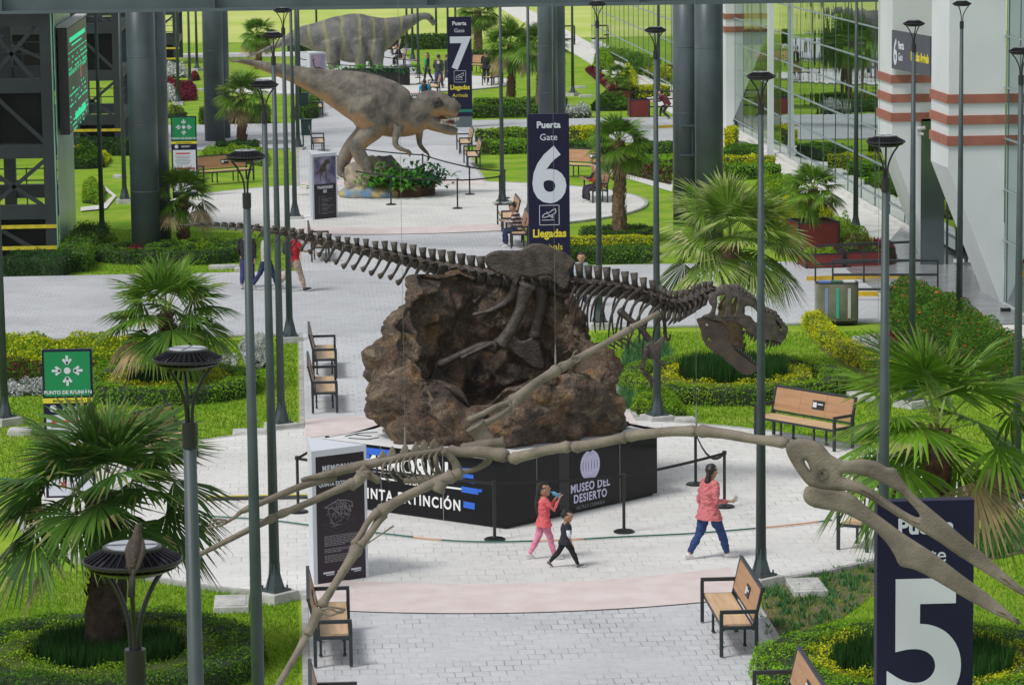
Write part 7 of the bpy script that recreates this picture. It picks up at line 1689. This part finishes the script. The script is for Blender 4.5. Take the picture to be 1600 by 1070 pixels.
# =================================================================== PEOPLE
M_SKIN = mat('skin', (.42, .235, .15), .55, var=.05); M_HAIR = mat('hair_black', (.012, .009, .008), .5, var=.1, scale=20)
def person(lab, loc, yaw, H, legs, arms, top, bottom, shoes=(.7, .7, .7), hair=None, hairlen=0, lean=0, head=(0, 0), vox=.014, build=1.0, sit=None, sleeves=1.0, skirt=False, hairmat=None, cat='person', coat=0.0, toes=True, topmat=None, headroll=0):
    """local frame: x forward, y left. legs: ((thigh, knee),(thigh, knee)) R then L, degrees; arms: ((swing, elbow, out), ...)"""
    t = thing('person', lab, cat, (loc[0], loc[1], loc[2] if len(loc) > 2 else .075), yaw)
    b = build; kid = H < 1.35; hr = (.066 if not kid else .080+.018*(1.35-H)/.4)*H
    Lth, Lsh = .245*H, .245*H; sw = (.105 if not kid else .10)*H*(.5+.5*b); hw = .052*H*b
    hips = []; low = 0
    J = {}
    for s, (th, kn) in zip((-1, 1), legs):
        h = Vector((0, s*hw, 0)); a = R(th); k = h+Vector((math.sin(a), s*.02, -math.cos(a)))*Lth; c = a-R(kn)
        n = k+Vector((math.sin(c), 0, -math.cos(c)))*Lsh; J[s] = [h, k, n, c]; low = min(low, n.z-.04*H)
    base = Vector((0, 0, -low if sit is None else sit))
    la = R(lean); up = Vector((math.sin(la), 0, math.cos(la)))
    P0 = base; chest = P0+up*.20*H; sho = P0+up*.285*H; neck = P0+up*.325*H
    headc = neck+up*.07*H+Vector((.012*H+math.sin(R(head[1]))*.03*H, 0, 0)) if not kid else neck+up*.085*H+Vector((.01*H, 0, 0))
    hd = Vector((math.cos(R(head[0]))*math.cos(R(head[1])), math.sin(R(head[0]))*math.cos(R(head[1])), -math.sin(R(head[1]))))
    side = Vector((0, 0, 1)).cross(hd).normalized(); hu = hd.cross(side)
    A = {}
    for s, (sg, el, out) in zip((-1, 1), arms):
        sp = sho+Vector((0, s*sw, 0)); a = R(sg); o = R(out)
        e = sp+Vector((math.sin(a)*math.cos(o), s*math.sin(o), -math.cos(a)*math.cos(o)))*.175*H; c = a+R(el)
        w = e+Vector((math.sin(c)*math.cos(o*.3), -s*math.sin(o)*.2, -math.cos(c)))*.15*H; A[s] = [sp, e, w, (w-e).normalized()]
    # body
    mb = MB()
    q = lambda u, v, w: headc+hd*u*hr+side*v*hr+hu*w*hr
    mb.tube([q(-.1, 0, -1.05), q(.05, 0, -.8), q(.02, 0, -.3), q(-.02, 0, .3), q(-.05, 0, .75), q(-.05, 0, .98)], [.30*hr, .62*hr, .86*hr, .92*hr, .70*hr, .28*hr], 14)
    mb.tube([q(.62, 0, .28), q(.98, 0, -.12), q(.75, 0, -.22)], [.09*hr, .17*hr, .12*hr], 8)      # nose
    mb.tube([q(.55, 0, -.48), q(.82, 0, -.50), q(.55, 0, -.60)], [.2*hr, .13*hr, .2*hr], 8)       # mouth and chin
    mb.tube([q(.35, 0, -.85), q(.66, 0, -.86)], [.25*hr, .16*hr], 8)
    for s in (-1, 1): mb.tube([q(-.05, s*.86, .15), q(-.1, s*1.0, 0), q(-.02, s*.86, -.22)], [.10*hr, .15*hr, .08*hr], 6)
    mb.tube([neck-up*.03*H, headc-hu*hr*.6], [.035*H, .030*H], 12)
    tor = [P0-up*.03*H, P0+up*.06*H, chest, sho, neck]; tr = [.062*b, .060*b, .070*b, .062*b, .034]
    mb.tube(tor, [k*H*1.25 for k in tr], 14, flat=.76)
    for s in (-1, 1):
        h, k, n, c = [x+P0 if isinstance(x, Vector) else x for x in J[s]]
        mb.tube([h, h.lerp(k, .5), k, k.lerp(n, .35), n], [.050*H*b, .043*H*b, .031*H, .030*H, .019*H], 10)
        sp, e, w, d = A[s]
        mb.tube([sho.lerp(sp, .4), sp, sp.lerp(e, .5), e, e.lerp(w, .4), w], [.03*H, .028*H, .024*H*b, .019*H, .019*H, .0125*H], 10)
        # hand: palm, four fingers and a thumb
        hs = .108*H; sd = Vector((0, s, 0)) - d*Vector((0, s, 0)).dot(d); sd.normalize(); nr = d.cross(sd)
        if nr.x < 0: nr = -nr
        mb.tube([w, w+d*hs*.22, w+d*hs*.48], [.014*H*.8, .0175*H*.9, .017*H*.85], 8, flat=.55)
        cr = .35 if el < 60 else .8
        for i, ln in enumerate((.44, .5, .46, .36)):
            o = nr.cross(d)*((i-1.5)*.105*hs); p0 = w+d*hs*.46+o
            p1 = p0+(d+nr*cr*.4).normalized()*hs*ln*.45; p2 = p1+(d+nr*cr*1.6).normalized()*hs*ln*.5; mb.tube([p0, p1, p2], [.0052*H, .0048*H, .004*H], 6)
        o = nr.cross(d)*(-.2*hs); mb.tube([w+d*hs*.15+o*.6, w+d*hs*.36+o*1.7+nr*.1*hs, w+d*hs*.6+o*1.7+nr*.2*hs], [.0062*H, .0056*H, .0046*H], 6)
    remesh_obj(mb, vox*.62, 'body', M_SKIN, t, 3)
    for s in (-1, 1):
        m = MB(); ball(m, q(.84, s*.33, .10), .045*hr, 6); m.build('eye', M_HAIR, t)
    # top
    tm = topmat or mat('cloth_%02x%02x%02x' % tuple(int(255*c) for c in top), top, .85, var=.10, scale=9, bump=.3, bscale=14)
    mb = MB(); g = .012*H; bot = P0-up*(.03+coat)*H
    mb.tube([bot, P0+up*.05*H, chest, sho-up*.01*H, sho+up*.022*H, neck-up*.012*H], [(.074+.06*coat/.08)*H*b+g*.4, .064*H*b+g, .071*H*b+g, .060*H*b+g, .045*H, .036*H+g*.2], 16, flat=.78, yw=1.26)
    for s in (-1, 1):
        sp, e, w, d = A[s]; ew = e.lerp(w, .86) if sleeves == 1 else e
        pts = [sho.lerp(sp, .3), sp+Vector((0, 0, -.006*H)), sp.lerp(e, .5), sp.lerp(e, .5+.5*sleeves)]
        rr_ = [.04*H, .037*H+g*.2, .029*H*b+g*.5, .027*H+g*.3]
        if sleeves == 1: pts += [ew]; rr_ += [.020*H+g*.2]
        mb.tube(pts, rr_, 10)
    remesh_obj(mb, vox*.8, 'jacket' if coat > .03 else 'shirt', tm, t, 4, .011*H)
    # trousers
    bmat = mat('cloth_%02x%02x%02x' % tuple(int(255*c) for c in bottom), bottom, .85, var=.12, scale=7, bump=.25, bscale=12)
    mb = MB()
    if skirt:
        mb.tube([P0+up*.07*H, P0, P0-Vector((0, 0, .2*H)), P0-Vector((0, 0, .27*H))], [.08*H, .09*H, .10*H, .105*H], 16, flat=.85)
    else:
        mb.tube([P0+up*.05*H, P0, P0-up*.045*H], [.062*H*b+g*.3, .068*H*b+g*.4, .056*H*b], 14, flat=.80, yw=1.24)
        for s in (-1, 1):
            h, k, n, c = [x+P0 if isinstance(x, Vector) else x for x in J[s]]
            mb.tube([h.lerp(k, .08), h.lerp(k, .45), k, k.lerp(n, .4), k.lerp(n, .93)], [.052*H*b, .053*H*b, .042*H*(.4+.6*b), .041*H*(.5+.5*b), .029*H], 12)
    remesh_obj(mb, vox*.8, 'skirt' if skirt else 'trousers', bmat, t, 4, .009*H)
    sm = mat('shoe_%02x%02x%02x' % tuple(int(255*c) for c in shoes), shoes, .6, var=.05); so = mat('shoe_sole', (.7, .7, .68), .7, var=0)
    for s in (-1, 1):
        h, k, n, c = [x+P0 if isinstance(x, Vector) else x for x in J[s]]
        pit = max(-.7, min(.25, c*.9)) if c < 0 else min(.35, c*.8)      # rear foot up on its toes, front foot on its heel
        f = Vector((math.cos(pit), 0, math.sin(pit))); u2 = Vector((-math.sin(pit), 0, math.cos(pit)))
        if c < -.1: f = Vector((math.cos(pit), 0, math.sin(pit)))
        hl = n-u2*.022*H-f*.030*H; tt = n-u2*.027*H+f*.105*H
        m = MB(); m.tube([hl+u2*.012*H, n-u2*.010*H+f*.01*H, n-u2*.018*H+f*.055*H, tt], [.020*H, .026*H, .022*H, .013*H], 10, flat=1.0); m.build('shoe', sm, t, smooth=True)
        m = MB(); m.bar(hl-u2*.016*H-f*.012*H, tt-u2*.010*H+f*.008*H, .040*H, .012*H); m.build('sole', so, t)
    # hair
    if hair is not None:
        hm = hairmat or M_HAIR; mb = MB()
        mb.tube([q(.25, 0, .55), q(.05, 0, .92), q(-.35, 0, .85), q(-.62, 0, .35), q(-.62, 0, -.25)], [.55*hr, .42*hr, .62*hr, .62*hr, .45*hr], 12, flat=1.25)
        mb.tube([q(-.15, 0, .3), q(-.2, 0, .75)], [.97*hr, .6*hr], 14)
        if hairlen:
            e = q(-.9, 0, .1); mb.tube([q(-.5, 0, .35), e, e+Vector((-.02*H, 0, -hairlen*.5)), e+Vector((.0, 0, -hairlen))], [.35*hr, .30*hr, .42*hr, .16*hr], 10, flat=1.2)
        remesh_obj(mb, vox*.7, 'hair', hm, t, 3, .005)
    t['_w'] = 0; del t['_w']
    return t, dict(A=A, P0=P0, headc=headc, hd=hd, H=H, up=up, sho=sho, chest=chest, hr=hr)
def wp(t, v): return Vector(t.location)+Matrix.Rotation(t.rotation_euler.z, 3, 'Z') @ Vector(v)
def backpack(owner, lab, K, col):
    c = wp(owner, K['chest']-Vector((.11*K['H'], 0, -.0))); t = thing('backpack', lab, 'backpack', c, owner.rotation_euler.z); m = MB(); h = K['H']
    ball(m, (0, 0, 0), (.065*h, .095*h, .15*h), 10); ball(m, (-.04*h, 0, -.05*h), (.04*h, .075*h, .075*h), 8)
    remesh_obj(m, .015, 'pack', mat('bag_%02x' % int(col[2]*255), col, .8, var=.1, scale=8), t)
    for s in (-1, 1):
        m = MB(); m.tube([Vector((-.0*h, s*.06*h, .10*h)), Vector((.10*h, s*.065*h, .14*h)), Vector((.185*h, s*.065*h, .04*h)), Vector((.12*h, s*.085*h, -.10*h)), Vector((0, s*.07*h, -.12*h))], .010*h, 6, flat=1.8); m.build('strap', M_BELT, t)
    return t
FWD = R(0)
# woman in the pink jacket, walking right with a phone
g = G(1108, 872, .075)
w1, K = person('woman in a pink jacket and blue jeans walking right with a ponytail', (g.x, g.y), R(22), 1.60, ((25, 6), (-17, 14)), ((-2, 88, 8), (-14, 18, 12)), (.56, .16, .17), (.022, .050, .17), (.72, .68, .66), hair=1, hairlen=.30, vox=.011, build=1.13, coat=.055, lean=3, head=(34, 0))
h = wp(w1, K['A'][-1][2]+K['A'][-1][3]*.09+Vector((.02, .01, .03))); t = thing('phone', 'pale phone held by the woman in the pink jacket', 'phone', h, R(24)); mb = MB(); mb.box((0, 0, 0), (.13, .010, .07), M=Matrix.Rotation(R(-50), 3, 'Y')); mb.build('case', M_ALU, t, bevel=.004)
m = MB(); m.tube([K['chest']+Vector((.02, 0, .16)), K['chest']+Vector((.065, 0, .13)), K['chest']+Vector((.085, 0, .02))], [.05, .04, .03], 8); m.build('undershirt', M_WHITE, w1)
# girl drinking
g = G(850, 873, .075)
w2, K = person('girl in coral top and pink trousers drinking from a bottle', (g.x, g.y), R(6), 1.24, ((19, 8), (-16, 12)), ((42, 112, 10), (38, 108, 8)), (.72, .125, .14), (.70, .24, .36), (.62, .62, .62), hair=1, hairlen=.46, vox=.010, coat=.04, head=(0, -14), build=1.05)
hc = wp(w2, K['headc']+Vector((K['hr']*1.0, 0, -K['hr']*.35))); t = thing('water_bottle', 'blue bottle the girl in coral drinks from', 'bottle', hc, R(6)); mb = MB(); d = Vector((.86, 0, -.5)); mb.tube([(0, 0, 0), d*.03, d*.045, d*.19], [.012, .012, .032, .032], 12)
mb.build('bottle', mat('bottle_blue', (.12, .38, .62), .2, var=.1), t, smooth=True)
# boy
g = G(884, 886, .075)
w3, K = person('small boy in black clothes with one white sleeve striding right', (g.x, g.y), R(4), .93, ((29, 8), (-27, 16)), ((6, 14, 8), (-10, 20, 8)), (.016, .018, .030), (.010, .010, .014), (.10, .10, .11), hair=1, vox=.009, sleeves=.15, lean=4, coat=.04, build=1.22)
sp, e, w_, d_ = K['A'][-1]; m = MB(); m.tube([sp.lerp(e, .45), e, e.lerp(w_, .35)], [.034, .033, .029], 12); m.build('undersleeve', M_WHITE, w3, smooth=True)
# walkers at the cross road on the left
g = G(387, 449, .075)
w4, K = person('person in dark top and blue jeans walking away behind the left lamp poles', (g.x, g.y), R(80), 1.63, ((18, 4), (-14, 12)), ((-10, 10, 8), (12, 25, 10)), (.012, .013, .018), (.028, .040, .13), (.3, .3, .3), hair=1, hairlen=.25, vox=.016, build=1.15)
g = G(417, 452, .075)
w5, K = person('person in pale grey top and dark jeans between the left lamp poles', (g.x, g.y), R(25), 1.62, ((22, 4), (-22, 14)), ((-14, 12, 8), (12, 15, 8)), (.44, .42, .40), (.022, .030, .10), (.72, .72, .72), hair=1, vox=.016, build=1.05)
g = G(460, 455, .075)
w6, K = person('man in a red shirt and beige trousers with a dark backpack', (g.x, g.y), R(20), 1.72, ((20, 4), (-24, 16)), ((30, 50, 14), (62, 35, 12)), (.40, .008, .020), (.40, .31, .24), (.03, .03, .05), hair=1, vox=.016, build=1.15, sleeves=.5, hairmat=mat('grey_cap', (.16, .17, .19), .7), lean=2)
backpack(w6, 'dark backpack on the man in the red shirt', K, (.012, .014, .030))
# seated people
def seated(lab, g, yaw, H, top, bottom, **k):
    return person(lab, (g[0], g[1], .078), yaw, H, ((84, 78), (80, 84)), k.pop('arms', ((32, 70, 6), (30, 74, 6))), top, bottom, sit=.50, lean=k.pop('lean', 6), **k)
M_STRIPE = mat('striped_knit', (.05, .03, .035), .85, var=0)
t_ = M_STRIPE.node_tree; tc_ = t_.nodes.new('ShaderNodeTexCoord'); wv = t_.nodes.new('ShaderNodeTexWave'); wv.bands_direction = 'Z'; wv.inputs['Scale'].default_value = 2.7; wv.inputs['Distortion'].default_value = .8
cr = t_.nodes.new('ShaderNodeValToRGB'); cr.color_ramp.interpolation = 'CONSTANT'; cr.color_ramp.elements[0].color = (.05, .022, .03, 1); cr.color_ramp.elements[1].position = .62; cr.color_ramp.elements[1].color = (.52, .44, .42, 1)
t_.links.new(tc_.outputs['Object'], wv.inputs['Vector']); t_.links.new(wv.outputs[0], cr.inputs[0]); t_.links.new(cr.outputs[0], t_.nodes['Principled BSDF'].inputs['Base Color'])
w7, K = seated('seated woman in a striped sweater looking at her phone', (g8[0]+.02, g8[1]-.35), R(180), 1.62, (.1, .1, .1), (.022, .032, .10), hair=1, vox=.016, head=(0, 28), lean=12, topmat=M_STRIPE, build=1.1)
m = MB(); ball(m, K['headc']+Vector((-.05, 0, .15)), .055); m.build('hair_bun', M_HAIR, w7, smooth=True)
h = wp(w7, (K['A'][-1][2]+K['A'][1][2])/2+Vector((.07, 0, .03))); t = thing('phone', 'dark phone in the hands of the seated woman in stripes', 'phone', h, R(180)); mb = MB(); mb.box((0, 0, 0), (.012, .075, .15), M=Matrix.Rotation(R(30), 3, 'Y')); mb.build('case', M_BLACK, t)
# bench seen from behind, right of gate 6
be = [p for p in BP if abs(p[0][0]-G(931, 312, .08).x) < .01][0]; bp, brz = be
ax = Vector((math.cos(brz), math.sin(brz))); fy = brz-R(90)
for off, lab, H, top, bot, kw in ((.25, 'seated person in dark clothes on the bench right of gate 6', 1.68, (.014, .016, .024), (.02, .022, .05), {}), (.78, 'seated person with grey hair and a red top behind the palm trunk', 1.6, (.38, .02, .025), (.05, .04, .045), dict(hairmat=mat('grey_hair', (.42, .40, .38), .8, var=.1, scale=30)))):
    seated(lab, (bp[0]+ax.x*off, bp[1]+ax.y*off), fy, H, top, bot, hair=1, vox=.02, **kw)
g = G(627, 104, .08); seated('seated person in dark clothes below the long neck', (g.x, g.y+.9), R(180), 1.65, (.02, .015, .022), (.012, .012, .02), hair=1, vox=.025, lean=20)
g = G(507, 168, .08); seated('seated person half hidden behind the fleshed dinosaur tail', (g.x, g.y), R(0), 1.65, (.016, .016, .022), (.02, .02, .03), hair=1, vox=.025, lean=12)
# boy looking out behind the skeleton
g = G(909, 478, .075)
person('boy in a pale patterned shirt standing behind the skeleton spine', (g.x, g.y), R(-100), 1.34, ((6, 4), (-6, 6)), ((8, 20, 8), (4, 15, 8)), (.42, .50, .56), (.03, .04, .08), (.5, .5, .5), hair=1, vox=.014)
# group by gate 7
g = G(668, 129, .075); w8, K = person('woman in a green vest and dark trousers by the gate 7 sign', (g.x, g.y), R(190), 1.62, ((14, 4), (-16, 10)), ((4, 18, 8), (-8, 14, 8)), (.012, .013, .016), (.012, .013, .018), (.02, .02, .02), hair=1, hairlen=.2, vox=.02)
m = MB(); m.tube([K['P0']-Vector((-.03, 0, .02)), K['chest']+Vector((.04, 0, 0)), K['sho']+Vector((.035, 0, 0))], [.125, .138, .11], 14, flat=.85); m.build('green_vest', mat('vest_green', (.0, .34, .13), .8, var=.1), w8, smooth=True)
g = G(686, 138, .075); w9, K = person('tall man in dark green top with a blue cloth round his waist', (g.x, g.y), R(60), 1.78, ((12, 4), (-10, 10)), ((-6, 10, 10), (-20, 60, 6)), (.030, .048, .042), (.05, .06, .14), (.2, .2, .2), hair=1, vox=.02, build=1.2)
m = MB(); m.tube([K['P0']+Vector((0, 0, .06)), K['P0']-Vector((0, 0, .25)), K['P0']-Vector((0, 0, .45))], [.16, .18, .19], 16, flat=.85); m.build('waist_cloth', mat('cloth_navy', (.02, .028, .09), .85, var=.1), w9, smooth=True)
m = MB(); ball(m, (-.17, -.08, K['P0'].z+.42), .085); m.build('pale_bundle', mat('bundle', (.6, .5, .4), .8), w9, smooth=True)
g = G(699, 134, .075); person('woman in a navy dress beside the gate 7 sign', (g.x, g.y), R(20), 1.66, ((10, 4), (-14, 10)), ((6, 12, 6), (-6, 14, 6)), (.014, .016, .045), (.014, .016, .045), (.02, .02, .03), hair=1, vox=.02, skirt=True, hairmat=mat('brown_hair', (.10, .05, .03), .6), build=1.1)
g = G(664, 178, .075); w10, K = person('person in a light blue top with a dark backpack behind the dinosaur head', (g.x, g.y), R(85), 1.62, ((10, 4), (-8, 8)), ((-8, 8, 16), (4, 10, 14)), (.02, .34, .55), (.03, .03, .05), (.1, .1, .1), hair=1, vox=.018, sleeves=.5, build=1.1)
backpack(w10, 'dark backpack on the person in light blue', K, (.014, .014, .028))
g = G(760, 129, .075); person('man in a dark suit standing with his back turned right of gate 7', (g.x, g.y), R(95), 1.70, ((8, 3), (-10, 8)), ((8, 60, 6), (8, 60, 6)), (.010, .011, .020), (.012, .013, .022), (.02, .02, .02), hair=1, vox=.02, build=1.25, coat=.06)
g = G(1044, 186, .075); person('crouched person in dark red beside the close steel columns', (g.x, g.y), R(150), 1.6, ((70, 60), (30, 80)), ((40, 30, 10), (50, 20, 10)), (.10, .015, .025), (.02, .02, .03), (.1, .1, .1), hair=1, vox=.022, lean=35)
# =================================================================== AIR
hm = bpy.data.materials.new('air_haze'); hm.use_nodes = True; t_ = hm.node_tree; t_.nodes.clear()
pv = t_.nodes.new('ShaderNodeVolumePrincipled'); pv.inputs['Density'].default_value = .00006; pv.inputs['Color'].default_value = (.93, .96, 1, 1); oo = t_.nodes.new('ShaderNodeOutputMaterial')
t_.links.new(pv.outputs[0], oo.inputs['Volume'])
mb = MB(); mb.box((0, 1250, 14), (2400, 2900, 30)); hz = mb.build('haze', hm); tag(hz, kind='stuff')
hz.location = (0, 0, 0)
SC.cycles.volume_bounces = 1
bpy.context.view_layer.update()
